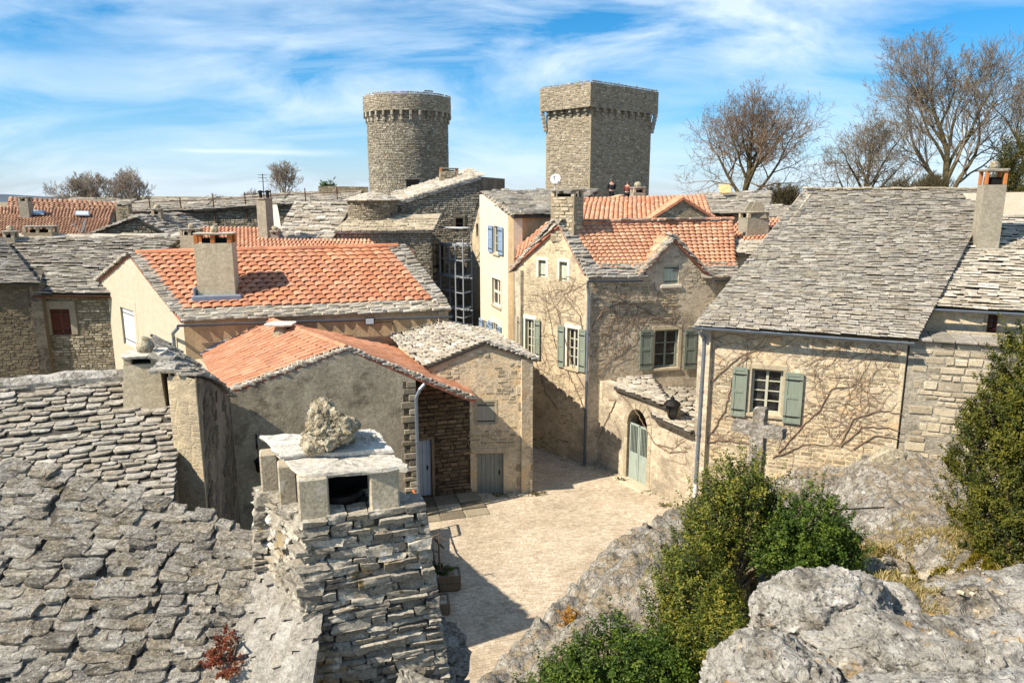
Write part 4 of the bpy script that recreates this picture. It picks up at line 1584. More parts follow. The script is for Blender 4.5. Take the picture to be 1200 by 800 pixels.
# dormer roof
back = V(-wF.N.x, -wF.N.y, 0) * 2.3
fl, fr, ap = wF.p(tD0 - .12, 7.1, .12), wF.p(tD1 + .12, 7.02, .12), wF.p(tDa, zDa + .06, .12)
dr1 = deck(hA, [fl + back, fl, ap, ap + back], MAT['clay_under'], .08, 'dormer_roof')
dr2 = deck(hA, [fr, fr + back, ap + back, ap], MAT['clay_under'], .08, 'dormer_roof')
for dk, PP, s_ in ((dr1, [fl + back, fl, ap, ap + back], 1), (dr2, [fr, fr + back, ap + back, ap], 2)):
    lay(dk, 'barrel', tile_rows(PP, 9, 5, .07, seed=s_ + 20, lift=.02), MAT['clay_light'], 'roof_tile', 45)
for p0, s_ in ((fl, 31), (fr, 32)):
    lay(dr1, 'rect', rake(p0 + wF.N * .06, ap + wF.N * .06 + V(0, 0, .03), -wF.N, .4, .13, .055, seed=s_, width=(.3, .5)), MAT['lz_big'], 'verge_slab', 30, 'verge_slabs')
gutter(hA, [wF.p(-.15, 7.02, .3), wF.p(tD0 - .05, 6.99, .3)], .07, MAT['zinc_dark'])
gutter(hA, [wF.p(tD1 + .1, 6.93, .3), wF.p(LF + .1, 6.9, .3)], .07, MAT['zinc_dark'])
pipe(hA, [wF.p(-.12, 6.98, .28), wF.p(-.06, 6.75, .1), wF.p(-.02, 6.5, .08), wF.p(-.02, 3.3, .08)], .05, MAT['zinc'])
pipe(hA, [wF.p(-.02, 3.3, .08), wF.p(-.03, .25, .08), wF.p(-.1, .06, .16)], .055, MAT['zinc_dark'])
cA = wG.p(apG[0] + .12, 0, -.35)
chA = chimney(hA, cA, 8.3, 9.92, .98, .7, math.atan2(wG.u.y, wG.u.x) + rad(12), MAT['bed_pale'], .2, .07, .16, 4, stones=MAT['st_quoin'], slab_mat=MAT['lz_left'])
fb = MB()
fb.bev(wG.p(apG[0] + .55, 8.42, -.75), wG.U * .5 - V(0, 0, .1), -wG.N * .6, V(0, 0, .05), .01)
fb.build('lead_flashing', MAT['lead'], hA)
dish((cA.x - .45, cA.y, 10.15), .19, rad(-105), 'round white satellite dish on the tall stone chimney of the dormer house', .42)

# gate wing leaning against the dormer house
W0, W1 = (3.25, 26.0), (5.78, 21.75)
wW = Wall(W0, W1)
LW = wW.L
g0 = wW.px(733.5, 560)[0]
g1 = wW.px(757, 565)[0]
zsp = wW.px(745, 500)[1]
gz1 = wW.px(745, 478)[1]
arch = [(g0, 0.0), (g1, 0.0), (g1, zsp)] + [((g0 + g1) / 2 + (g1 - g0) / 2 * math.cos(a), zsp + (gz1 - zsp) * math.sin(a)) for a in [math.pi * k / 10 for k in range(1, 10)]] + [(g0, zsp)]
tB = wW.px(787, 466)[0]
wW.build(hA, MAT['wall_pale'], [(0, -.3), (LW, -.3), (LW, 2.75), (tB + .05, 2.85), (tB, 3.35), (0, 3.25)], [arch], name='wing_wall')
# arch stones and jambs
for k in range(9):
    a0, a1 = math.pi * k / 9, math.pi * (k + 1) / 9
    c_ = ((g0 + g1) / 2, zsp)
    rx, rz = (g1 - g0) / 2, gz1 - zsp
    q = lambda a, e: (c_[0] + (rx + e) * math.cos(a), c_[1] + (rz + e) * math.sin(a))
    poly = [wW.p(*q(a0 + .02, .0), -.18), wW.p(*q(a1 - .02, .0), -.18), wW.p(*q(a1 - .02, .2), -.18), wW.p(*q(a0 + .02, .2), -.18)]
    MB().prism(poly, wW.N * .21).build('arch_stone', MAT['st_quoin'], hA)
for t_, sd in ((g0 - .18, 0), (g1, 1)):
    z_ = 0
    while z_ < zsp - .05:
        h_ = min(R.uniform(.28, .42), zsp - z_)
        mb = MB()
        mb.bev(wW.p(t_, z_ + .006, -.18), wW.U * .18, wW.N * .2, V(0, 0, h_ - .012), .01)
        mb.build('jamb_stone', MAT['st_quoin'], hA)
        z_ += h_
gl = MB()
gm_ = (g0 + g1) / 2
for a, b in ((g0 + .02, gm_ - .01), (gm_ + .01, g1 - .02)):
    gl = MB()
    W_ = b - a
    gl.bev(wW.p(a, .05, -.14), wW.U * W_, wW.N * .05, V(0, 0, 1.0), .006)
    gl.bev(wW.p(a, 1.05, -.14), wW.U * .06, wW.N * .05, V(0, 0, zsp - 1.0), .006)
    gl.bev(wW.p(b - .06, 1.05, -.14), wW.U * .06, wW.N * .05, V(0, 0, zsp - 1.0), .006)
    gl.bev(wW.p(a, zsp - .02, -.14), wW.U * W_, wW.N * .05, V(0, 0, .07), .006)
    gl.bev(wW.p(a + .07, .18, -.09), wW.U * (W_ - .14), wW.N * .012, V(0, 0, .72), .004)
    leaf = gl.build('gate_leaf', MAT['gate'], hA)
    for i in range(5):
        bb = MB()
        x_ = a + .06 + (W_ - .12) * (i + .5) / 5
        bb.tube([wW.p(x_, 1.05, -.115), wW.p(x_, zsp, -.115)], .013, 6)
        bb.build('bar', MAT['gate'], leaf)
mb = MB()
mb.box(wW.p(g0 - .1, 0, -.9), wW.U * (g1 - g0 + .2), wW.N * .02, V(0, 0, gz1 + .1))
mb.build('dark_passage', MAT['soot_and_shade'], hA)  # black sheet painting the shade of the passage behind the gate
mb = MB()
mb.bev(wW.p(g0 - .25, -.05, -.1), wW.U * (g1 - g0 + .5), wW.N * .55, V(0, 0, .13), .03)
mb.build('doorstep', MAT['st_quoin'], hA)
# slab roofs over the wing
bk = [wF.p((Vector(W0) - wF.a).dot(wF.u), 3.27, .02)]
PW = [wW.p(1.0, 3.25, .15), wW.p(tB, 3.3, .22), wF.p(2.6, 3.36, .0), wF.p((Vector(W0) - wF.a).dot(wF.u) + .7, 3.27, .02)]
dW = deck(hA, PW, MAT['lz_joint'], .08, 'wing_roof')
lay(dW, 'slab', slab_rows(PW, .2, (.3, .55), .05, seed=41, wave=.03, over=.05), MAT['lz_pale'], 'roof_slab', 60)
tb2 = wW.px(757, 482)[0]
PW2 = [wW.p(tB - .55, 2.82, .32), wW.p(LW + .05, 2.72, .3), V(9.0, 26.8, 2.8), V(5.0, 26.3, 2.86)]
dW2 = deck(hA, PW2, MAT['lz_joint'], .08, 'wing_roof')
lay(dW2, 'slab', slab_rows(PW2, .2, (.3, .55), .05, seed=42, wave=.03, over=.05), MAT['lz_pale'], 'roof_slab', 60)

# lantern over the gate
lc = at(787, 492, 22.6)
lan = thing('wall_lantern', 'black square lantern on a bracket above the slab roof beside the arched gate', 'lantern', lc)
mb = MB()
z0, z1 = lc.z + .12, lc.z + .52
for a, b in ((-1, -1), (1, -1), (1, 1), (-1, 1)):
    mb.tube([V(lc.x + a * .1, lc.y + b * .1, z0), V(lc.x + a * .17, lc.y + b * .17, z1)], .012, 5)
mb.hexa([V(lc.x + a * .11, lc.y + b * .11, z0 - .03) for a, b in ((-1, -1), (1, -1), (1, 1), (-1, 1))] + [V(lc.x + a * .11, lc.y + b * .11, z0) for a, b in ((-1, -1), (1, -1), (1, 1), (-1, 1))])
mb.build('frame', MAT['iron'], lan)
mb = MB()
mb.hexa([V(lc.x + a * .095, lc.y + b * .095, z0 + .005) for a, b in ((-1, -1), (1, -1), (1, 1), (-1, 1))] + [V(lc.x + a * .16, lc.y + b * .16, z1 - .005) for a, b in ((-1, -1), (1, -1), (1, 1), (-1, 1))])
mb.build('lamp_glass', MAT['glass'], lan)
mb = MB()
mb.lathe((lc.x, lc.y), [(.27, z1), (.28, z1 + .02), (.17, z1 + .13), (.07, z1 + .18), (.06, z1 + .24), (.012, z1 + .3), (0, z1 + .34)], 12)
mb.build('hood', MAT['iron'], lan)
mb = MB()
mb.tube([lc + V(0, 0, .1), lc + V(0, 0, -.05), lc + V(.12, .25, -.12), V(lc.x + .35, lc.y + .9, lc.z + .15)], .022, 7)
mb.build('bracket', MAT['iron'], lan)

# ------------------------------------------------------------------ B: big slab-roofed house on the right
B0, B1 = (5.7, 21.72), (10.97, 19.7)
hB = thing('house', 'broad cream rubble house under one huge grey stone-slab roof', 'house', (9, 22, 0), 'village houses')
wB = Wall(B0, B1)
ow = wB.rect(880, 433, 916.5, 485)
wB.build(hB, MAT['wall_cream'], [(0, -.3), (wB.L, -.3), (wB.L, 6.22), (0, 6.22)], [ow], .5)
masonry(wB, hB, MAT['st_wall'], course=(.08, .18), length=(.14, .4), proud=(.002, .018), holes=hpoly(ow), seed=7, patchy=.02, region=[(.35, .2), (wB.L - .1, .2), (wB.L - .1, 6.0), (.35, 6.0)])
window(wB, hB, ow, MAT['frame_wood'], 2, 4, depth=.2)
surround(wB, hB, ow, MAT['stone_trim'], .12, .015, .16)
shutter(wB, hB, *wB.rect(857.5, 429.5, 875, 487), MAT['shutter'], .045)
shutter(wB, hB, *wB.rect(918.5, 436, 940, 495.5), MAT['shutter'], .045)
RB = [V(5.5, 21.45, 6.17), V(11.1, 19.4, 6.17), V(17.3, 26.5, 10.16), V(10.5, 26.6, 10.16)]
wBr = Wall(B1, (17.0, 26.5))
wBr.build(hB, MAT['wall_pale'], [(0, -.3), (wBr.L, -.3), (wBr.L, 10.0), (0, 6.2)])
wBl = Wall((10.3, 26.5), B0)
wBl.build(hB, MAT['wall_pale'], [(0, -.3), (wBl.L, -.3), (wBl.L, 6.2), (0, 10.0)])
rfB = deck(hB, RB, MAT['lz_joint'], .12)
RB2 = [V(17.3, 26.5, 10.16), V(10.5, 26.6, 10.16), V(11.5, 33, 7), V(19, 33, 7)]
deck(hB, [RB2[3], RB2[2], RB2[1], RB2[0]], MAT['lz_joint'], .12)
lay(rfB, 'rect', slab_rows(RB, .12, (.17, .46), .03, gap=.8, overlap=1.6, seed=51, over=.1, wave=.012, jit=.12, yaw=.025), MAT['lz_big'], 'roof_slab', 300)
for i in range(26):
    a = bil(RB, i / 26, 1)
    b = bil(RB, (i + .96) / 26, 1)
    MB().bev(a + V(0, -.16, R.uniform(.0, .04)), b - a, V(0, .36, 0), V(0, 0, .07), .015).build('ridge_slab', MAT['st_quoin'], rfB)
gutter(hB, [wB.p(-.15, 6.12, .42), wB.p(wB.L * .55, 6.09, .42)], .075)
gutter(hB, [wB.p(wB.L * .55, 6.085, .42), wB.p(wB.L + .1, 6.06, .42)], .075)
pipe(hB, [wB.p(.02, 6.06, .4), wB.p(.06, 5.95, .38), wB.p(.16, 5.75, .12), wB.p(.18, 5.5, .1), wB.p(.14, 1.0, .1)], .052)
pipe(hB, [wB.p(.14, 1.05, .1), wB.p(.13, .05, .1)], .062, MAT['white'])
cB = at(1156, 268, 23.6)
chimney(hB, (cB.x, cB.y), 7.2, 10.3, .62, .62, rad(-14), MAT['chim_grey'], .42, .07, .1, 4, pot=1, post_mat=MAT['clay_pot'], post_w=.1, lump=True)

# ------------------------------------------------------------------ I: lower neighbour at the right edge
hI = thing('house', 'low cream house with paler slab roof at the right edge behind the yew', 'house', (15, 21, 0), 'village houses')
I0, I1 = (11.75, 21.2), (19.5, 18.4)
wI = Wall(I0, I1)
iw = wI.rect(1157, 368, 1169, 390)
wI.build(hI, MAT['wall_cream'], [(0, -.2), (wI.L, -.2), (wI.L, 6.95), (0, 6.8)], [iw])
window(wI, hI, iw, MAT['brown_wood'], 1, 2, depth=.15)
surround(wI, hI, iw, MAT['stone_trim'], .1, .012, .12)
RI = [V(11.9, 20.9, 6.82), V(19.8, 18.0, 6.82), V(23.5, 24.2, 9.2), V(15.9, 25.6, 9.25)]
rfI = deck(hI, RI, MAT['lz_joint'], .1)
lay(rfI, 'rect', slab_rows(RI, .17, (.22, .55), .04, gap=.9, overlap=1.6, seed=61, over=.08, wave=.012, yaw=.03), MAT['lz_pale'], 'roof_slab', 200)
gutter(hI, [wI.p(.0, 6.78, .4), wI.p(3.2, 6.76, .4)], .07)
gutter(hI, [wI.p(3.2, 6.755, .4), wI.p(wI.L, 6.73, .4)], .07, MAT['zinc_dark'])
wIb = Wall((15.9, 25.8), (24, 24.4))
wIb.build(hI, MAT['wall_white'], [(0, 6), (wIb.L, 6), (wIb.L, 10.2), (0, 10.05)], name='upper_wall')
wIx = Wall((19.5, 18.4), (23.4, 24.3))
wIx.build(hI, MAT['wall_cream'], [(0, -.2), (wIx.L, -.2), (wIx.L, 9.1), (0, 6.9)])
# grey retaining wall between the houses
wR = Wall((11.05, 19.72), (15.5, 17.9))
tR = thing('retaining_wall', 'rough grey retaining wall between the big cream house and the yew', 'wall', (12, 19.4, 0))
wR.build(tR, MAT['wall_rough'], [(0, -.2), (wR.L, -.2), (wR.L, 6.0), (0, 6.05)], thick=1.2)
masonry(wR, tR, MAT['st_quoin'], course=(.12, .3), length=(.2, .65), proud=(.005, .04), region=[(0, 2), (wR.L, 2), (wR.L, 6.0), (0, 6.05)], gap=.03, seed=66, patchy=-.15)
for i in range(9):
    MB().bev(wR.p(wR.L * i / 9 + .01, 6.05, -1.25), wR.U * (wR.L / 9 - .02), wR.N * 1.4, V(0, 0, .07 + R.uniform(0, .03)), .02).build('coping_slab', MAT['lz_left'], tR)
sb = MB()
# ------------------------------------------------------------------ C: yellow house with the red tile roof
hC = thing('house', 'pale yellow rendered house with bright red barrel-tile roof and one stout chimney', 'house', (-9, 29, 0), 'village houses')
CL, CR, CE, CB = (-20.2, 34.0), (-11.5, 25.0), (-2.4, 27.05), (-8.0, 36.5)
wCg, wCf = Wall(CL, CR), Wall(CR, CE)
cap_ = wCg.px(150, 300)
cw = wCg.rect(143.5, 363, 158.5, 405)
wCg.build(hC, MAT['wall_yellow'], [(0, -.3), (wCg.L, -.3), (wCg.L, 5.7), (cap_[0], cap_[1]), (0, wCg.px(99, 346)[1])], [cw])
W_ = (cw[2] - cw[0]) / 2
shutter(wCg, hC, cw[0], cw[1], cw[0] + W_ - .01, cw[3], MAT['shutter_white'], -.12, plain_=True)
shutter(wCg, hC, cw[0] + W_ + .01, cw[1], cw[2], cw[3], MAT['shutter_white'], -.12, plain_=True)
surround(wCg, hC, cw, MAT['wall_yellow'], .3, .012, .4)
wCf.build(hC, MAT['wall_tan'], [(0, -.3), (wCf.L, -.3), (wCf.L, 5.74), (0, 5.7)])
wCe = Wall(CE, CB)
wCe.build(hC, MAT['wall_tan'], [(0, -.3), (wCe.L, -.3), (wCe.L, 5.4), (wCe.L * .33, 7.6), (0, 5.7)])
wCb = Wall(CB, CL)
wCb.build(hC, MAT['wall_tan'], [(0, -.3), (wCb.L, -.3), (wCb.L, 5.4), (0, 5.4)])
zap = cap_[1]
pap = wCg.p(*cap_)
RC = [wCf.p(-.1, 5.72), wCf.p(wCf.L + .1, 5.78), V(-4.2, 29.7, 7.9), V(pap.x, pap.y, zap + .06)]
rfC = deck(hC, RC, MAT['clay_under'], .12)
bkC = [V(-20.4, 34.1, wCg.px(99, 346)[1] + .05), V(pap.x, pap.y, zap + .05), V(-4.2, 29.7, 7.88), V(-8, 36.6, 5.5)]
rbC = deck(hC, [bkC[3], bkC[0], bkC[1], bkC[2]], MAT['clay_under'], .12)
lay(rbC, 'barrel', tile_rows([bkC[3], bkC[0], bkC[1], bkC[2]], 26, 11, .1, seed=71), MAT['clay_red'], 'roof_tile', 0)
T = [bil(RC, .035, .13), bil(RC, .955, .13), bil(RC, .925, 1.0), bil(RC, .035, 1.0)]
ccx = at(257, 343, 26.7)
lay(rfC, 'barrel', tile_rows(T, 26, 13, .065, seed=3, lift=.035, fill=1.1), MAT['clay_red'], 'roof_tile', 300)
lay(rfC, 'rect', slab_rows([RC[0], RC[1], bil(RC, 1, .13), bil(RC, 0, .13)], .15, (.35, .7), .05, seed=72, over=.15, wave=0, jit=.05, yaw=.02), MAT['lz_pale'], 'eave_slab', 130, 'eave_slabs')
lay(rfC, 'rect', slab_rows([bil(RC, -.01, .1), bil(RC, .045, .1), bil(RC, .045, 1), bil(RC, .0, 1)], .2, (.3, .55), .05, seed=73, wave=0, jit=.06, yaw=.03), MAT['lz_left'], 'verge_slab', 60, 'verge_slabs')
lay(rfC, 'rect', slab_rows([bil(RC, .95, .1), bil(RC, 1.005, .1), bil(RC, .99, 1), bil(RC, .92, 1)], .18, (.3, .5), .05, seed=74, wave=0, jit=.06, yaw=.03), MAT['lz_left'], 'verge_slab', 60, 'verge_slabs')
lay(rbC, 'rect', rake(bkC[0] - wCg.N * -.15, bkC[1] - wCg.N * -.15, -wCg.N, .45, .2, .055, seed=75), MAT['lz_left'], 'verge_slab', 40, 'verge_slabs')
for i in range(26):
    a, b = bil(RC, .03 + .93 * i / 26, 1), bil(RC, .03 + .93 * (i + 1.08) / 26, 1)
    MB().tube([a + V(0, 0, .05), b + V(0, 0, .075)], [.125, .105], 8).build('ridge_tile', MAT['clay_red'], rfC)
gutter(hC, [wCf.p(-.15, 5.58, .26), wCf.p(wCf.L * .5, 5.56, .26)], .075, MAT['zinc_dark'])
gutter(hC, [wCf.p(wCf.L * .5, 5.555, .26), wCf.p(wCf.L + .1, 5.54, .26)], .075, MAT['zinc_dark'])
pipe(hC, [wCf.p(-.1, 5.5, .4), wCf.p(-.3, 5.3, .3), wCg.p(wCg.L - .8, 5.0, .1), wCg.p(wCg.L - .85, 4.0, .1), wCg.p(wCg.L - .85, .2, .1)], .06)
chC = chimney(hC, (ccx.x, ccx.y), 5.9, 8.28, 1.3, .85, math.atan2(wCf.u.y, wCf.u.x) - rad(3), MAT['chim_render'], .3, .06, .1, 6, lump=True, post_mat=MAT['clay_pot'], post_w=.15, slab_mat=MAT['lz_pale'])
mb = MB()
u_, n_ = wCf.U, wCf.N
o_ = V(ccx.x, ccx.y, 0)
mb.bev(o_ - u_ * .85 + n_ * .62 + V(0, 0, 6.0), u_ * 1.7, -n_ * .2, V(0, 0, .42), .03)
mb.bev(o_ - u_ * .82 + n_ * .5 + V(0, 0, 6.1), u_ * .1, -n_ * 1.0, V(0, 0, .6), .03)
mb.build('lead_flashing', MAT['lead'], chC)
# floodlight on the tan wall
fp = wCf.p(*wCf.px(434, 378))
fl_ = thing('floodlight', 'small black floodlight on an arm on the tan wall under the red roof', 'floodlight', fp)
mb = MB()
mb.bev(fp + wCf.N * .3 - wCf.U * .2, wCf.U * .34, wCf.N * .16, V(0, 0, .26), .02)
mb.build('lamp_body', MAT['iron'], fl_)
mb = MB()
mb.bev(fp + wCf.N * .462 - wCf.U * .17 + V(0, 0, .03), wCf.U * .28, wCf.N * .006, V(0, 0, .2), .003)
mb.build('lamp_glass', MAT['skylight'], fl_)
mb = MB()
mb.tube([fp + V(0, 0, -.1), fp + wCf.N * .38 + V(0, 0, -.05), fp + wCf.N * .38 + V(0, 0, .02)], .02, 6)
mb.tube([fp + wCf.N * .02, fp + wCf.U * .8 + wCf.N * .02, fp + wCf.U * 1.0 + wCf.N * .02 - V(0, 0, .9)], .012, 5)
mb.build('bracket', MAT['iron'], fl_)

# ------------------------------------------------------------------ D: low house with flat interlocking tiles
hD = thing('house', 'low grey rendered house with flat terracotta tiles and a faded blue door', 'house', (-5, 22, 0), 'village houses')
DL, DR = (-8.0, 19.8), (-2.93, 21.4)
wD = Wall(DL, DR)
dap = wD.px(407, 411)
zl = wD.px(268, 463)[1]
zr = wD.px(486, 446)[1]
wD.build(hD, MAT['wall_grey'], [(0, -.3), (wD.L, -.3), (wD.L, zr), dap, (0, zl)])
quoins(wD, hD, MAT['st_grey'], wD.L, -1, .0, zr - .1, (.14, .24), (.25, .42))
ext = wD.px(556, 471)
wDc = Wall(wD.p(wD.L, 0), wD.p(wD.L, 0, -1.25))                        # return of the recess
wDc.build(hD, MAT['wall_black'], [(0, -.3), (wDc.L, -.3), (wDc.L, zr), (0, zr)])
x1 = wD.p(wD.L - .02, 0, -1.2)
wDr = Wall(x1, x1 + wD.U * 2.05)
dd = wDr.rect(480.5, 516, 506, 582)
zre = ext[1] - .12
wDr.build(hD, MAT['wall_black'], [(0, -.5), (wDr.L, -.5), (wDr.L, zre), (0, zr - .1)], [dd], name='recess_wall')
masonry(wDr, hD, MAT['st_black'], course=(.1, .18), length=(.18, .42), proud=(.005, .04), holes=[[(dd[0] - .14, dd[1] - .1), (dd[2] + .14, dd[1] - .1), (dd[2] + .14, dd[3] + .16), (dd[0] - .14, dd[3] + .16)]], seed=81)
ledged_door(wDr, hD, dd, MAT['door_blue'], .12, 5)
surround(wDr, hD, dd, MAT['old_wood'], .1, .02, .1, 'door_frame')
ndd = wD.N
rb = V(-8.94, 26.0, 5.58)
pa = wD.p(dap[0], dap[1] + .05)
lb, lf = V(-11.0, 25.1, 4.42), wD.p(-.25, zl + .02)
RDl = [lf, lf.lerp(lb, -.0), rb, pa]
RDl = [lb, lf, pa, rb]
rfD = deck(hD, RDl, MAT['clay_under'], .1)
Tl = [bil(RDl, 0, .01), bil(RDl, .965, .01), bil(RDl, .965, 1), bil(RDl, 0, 1)]
lay(rfD, 'flat', tile_rows(Tl, 19, 9, .07, seed=5, jit=.01, lap=1.1, fill=1.0, lift=.03), MAT['clay_flat'], 'roof_tile', 200)
pe = wD.p(ext[0] + .05, ext[1] + .05)
pb_ = V(-2.6, 27.0, 3.9)
RDr = [pe, pb_, rb, pa]
rfD2 = deck(hD, RDr, MAT['clay_under'], .1)
Tr = [bil(RDr, .04, .0), bil(RDr, 1, .0), bil(RDr, 1, 1), bil(RDr, .035, 1)]
lay(rfD2, 'flat', tile_rows(Tr, 19, 13, .07, seed=6, jit=.01, lap=1.1, fill=1.0, lift=.03), MAT['clay_flat'], 'roof_tile', 100)
back_ = -wD.N
lay(rfD, 'slab', rake(lf + wD.N * .03, pa + wD.N * .03, back_, .4, .13, .06, seed=82, width=(.3, .5)), MAT['lz_pale'], 'verge_slab', 60, 'verge_slabs')
lay(rfD2, 'slab', rake(pe + wD.N * .03, pa + wD.N * .03, back_, .34, .14, .055, seed=83, width=(.26, .42)), MAT['lz_big'], 'verge_slab', 60, 'verge_slabs')
for i in range(18):
    a, b = pa.lerp(rb, i / 18 + .01), pa.lerp(rb, (i + 1.1) / 18)
    MB().tube([a + V(0, 0, .03), b + V(0, 0, .05)], .09, 8).build('ridge_tile', MAT['clay_flat'], rfD)
mb = MB()
a, b = lb + V(0, 0, .04), rb + V(0, 0, .06)
mb.tube([a + wCf.N * .1, b + wCf.N * .1], .07, 6)
mb.tube([b + wCf.N * .1, pb_ + V(-.9, .5, .25)], .06, 6)
mb.build('lead_flashing', MAT['lead'], hD)
vc = bil(RDl, .38, .86)
mb = MB()
mb.lathe((vc.x, vc.y), [(.3, vc.z - .05), (.24, vc.z + .12), (.16, vc.z + .3), (.14, vc.z + .32)], 12)
vt = mb.build('vent', MAT['bed_pale'], hD)
v_, f_ = slab_variant(77, fine=True)
M = Matrix.Translation(V(vc.x, vc.y - .36, vc.z + .31)) @ Matrix.Diagonal((1.0, .75, .07, 1))
link(bpy.data.objects.new('cap_slab', tri_mesh('cap_slab', v_, f_, MAT['lz_cap'])), vt, M)
pipe(hD, [wD.p(wD.L + .25, zr - .1, .12), wD.p(wD.L + .1, zr - .25, .12), wD.p(wD.L - .02, zr - .5, .1), wD.p(wD.L - .02, .1, .1)], .055)
wDx = Wall((-11.2, 25.0), DL)
wDx.build(hD, MAT['wall_grey'], [(0, -.3), (wDx.L, -.3), (wDx.L, zl), (0, 4.3)])
# iron hook and hanging lantern on the gable of D
lp = wD.p(*wD.px(304, 540))
hl = thing('hanging_lantern', 'small dark lantern hanging by its round bracket on the grey gable wall', 'lantern', lp)
mb = MB()
mb.lathe((lp.x + wD.N.x * .3, lp.y + wD.N.y * .3), [(.02, lp.z - .22), (.09, lp.z - .2), (.13, lp.z + .1), (.15, lp.z + .12), (.03, lp.z + .22), (.0, lp.z + .23)], 8)
mb.build('lamp_body', MAT['iron'], hl)
mb = MB()
hk = wD.p(*wD.px(301, 516))
mb.tube([hk + wD.N * (.12 + .16 * math.cos(a)) + V(0, 0, .2 * math.sin(a)) for a in [2 * math.pi * k / 12 for k in range(13)]], .025, 6)
mb.tube([hk + wD.N * .3, lp + wD.N * .3 + V(0, 0, .2)], .01, 5)
mb.build('bracket', MAT['iron'], hl)

# steps up to the blue door
stp = thing('stone_steps', 'worn stone steps climbing to the faded blue door', 'steps', wDr.p(.8, 0, 1))
for i in range(3):
    z_ = dd[1] - .01 - (dd[1] - .02) * .33 * i
    for k in range(3):
        mb = MB()
        ln = .78
        mb.bev(wDr.p(-.12 + k * ln, z_ - .4, .0 if i == 0 else .2 + .5 * i), wDr.U * (ln - .012), wDr.N * (.69 if i == 0 else .49), V(0, 0, .4 - R.uniform(0, .01)), .025)
        mb.build('step_stone', MAT['st_grey'], stp)

# ------------------------------------------------------------------ E: little house with slab roof
hE = thing('house', 'small rubble house with lichened slab roof and grey wooden door in the square', 'house', (-1, 24.5, 0), 'village houses')
E0, E1 = (-2.6, 23.05), (.70, 23.3)
wE = Wall(E0, E1)
eap = wE.px(569, 401)
ew, ed_ = wE.rect(558.5, 471, 580, 497), wE.rect(559, 531, 590, 578)
zEl, zEr = wE.px(505, 428)[1], wE.px(627, 420)[1]
wE.build(hE, MAT['wall_cream'], [(0, -.3), (wE.L, -.3), (wE.L, zEr), eap, (0, zEl)], [ew, (ed_[0], -.02, ed_[2], ed_[3])])
masonry(wE, hE, MAT['st_wall'], course=(.08, .17), length=(.14, .38), proud=(.002, .02), holes=hpoly(ew, ed_), seed=8, patchy=-.1, region=[(.1, 0), (wE.L - .55, 0), (wE.L - .55, zEr - .1), (eap[0], eap[1] - .25), (.1, zEl - .1)])
shutter(wE, hE, *ew, MAT['shutter_grey'], -.06, plain_=True)
surround(wE, hE, ew, MAT['stone_trim'], .09, .012, .1)
ledged_door(wE, hE, (ed_[0], 0, ed_[2], ed_[3]), MAT['door_grey'], .14, 6)
lt = MB()
lt.bev(wE.p(ed_[0] - .2, ed_[3] + .002, -.2), wE.U * (ed_[2] - ed_[0] + .4), wE.N * .225, V(0, 0, .2), .015)
lt.build('lintel', MAT['stone_trim'], hE)
quoins(wE, hE, MAT['st_quoin'], wE.L, -1, 0, zEr - .1, (.2, .32), (.25, .5), 5)
EB0, EB1 = (-4.7, 27.4), (-1.0, 28.2)
wEl, wEr = Wall(EB0, E0), Wall(E1, EB1)
wEl.build(hE, MAT['wall_white'], [(0, -.3), (wEl.L, -.3), (wEl.L, zEl), (0, zEl + .35)])
wEr.build(hE, MAT['wall_cream'], [(0, -.3), (wEr.L, -.3), (wEr.L, zEr), (0, zEr)])
epk = wE.p(*eap)
erb = V(-3.0, 27.7, eap[1] + .02)
RE = [V(-4.95, 27.4, zEl + .38), wE.p(-.2, zEl - .02, .1), epk + wE.N * .12 + V(0, 0, .04), erb]
rfE = deck(hE, RE, MAT['lz_joint'], .1)
lay(rfE, 'slab', slab_rows(RE, .16, (.24, .5), .036, gap=.8, seed=91, over=.1, wave=.02), MAT['lz_pale'], 'roof_slab', 200)
RE2 = [wE.p(wE.L + .15, zEr - .02, .1), V(-.8, 28.2, zEr), erb, epk + wE.N * .12 + V(0, 0, .04)]
rfE2 = deck(hE, RE2, MAT['lz_joint'], .1)
lay(rfE2, 'slab', slab_rows(RE2, .17, (.24, .5), .05, seed=92, over=.1, wave=.02), MAT['lz_pale'], 'roof_slab', 30)
wEb = Wall(EB1, EB0)
wEb.build(hE, MAT['wall_cream'], [(0, -.3), (wEb.L, -.3), (wEb.L, zEl + .3), (wEb.L * .5, eap[1] - .05), (0, zEr)])

# ------------------------------------------------------------------ F3: slab roof with plaster chimney, left of the square
hF = thing('house', 'low house with mossy slab roof, stub chimney and half-ruined end wall', 'house', (-7.5, 12.5, 0), 'village houses')
RF = [V(-11.5, 9.6, 4.95), V(-5.6, 11.25, 4.95), V(-6.7, 14.35, 6.42), V(-13.0, 12.4, 6.42)]
rfF = deck(hF, RF, MAT['lz_joint'], .12)
lay(rfF, 'slab', slab_rows(RF, .115, (.2, .46), .034, gap=.25, overlap=2.1, seed=101, over=.2, wave=.07, jit=.45, yaw=.12), MAT['lz_mid'], 'roof_slab', 300)
RF2 = [V(-15.2, 18.2, 4.9), V(-9.2, 18.6, 4.9)]
rbF = deck(hF, [RF2[1], RF2[0], RF[3], RF[2]], MAT['lz_joint'], .12)
mb = MB()
npz = 22
rr_ = random.Random(4)
vs = []
mb.tube([RF[3].lerp(RF[2], i / npz) + V(0, 0, rr_.uniform(-.02, .03)) for i in range(npz + 1)], [.17 + rr_.uniform(-.03, .03) for i in range(npz + 1)], 9)
mb.build('ridge_mortar', MAT['lz_mortar'], rfF)
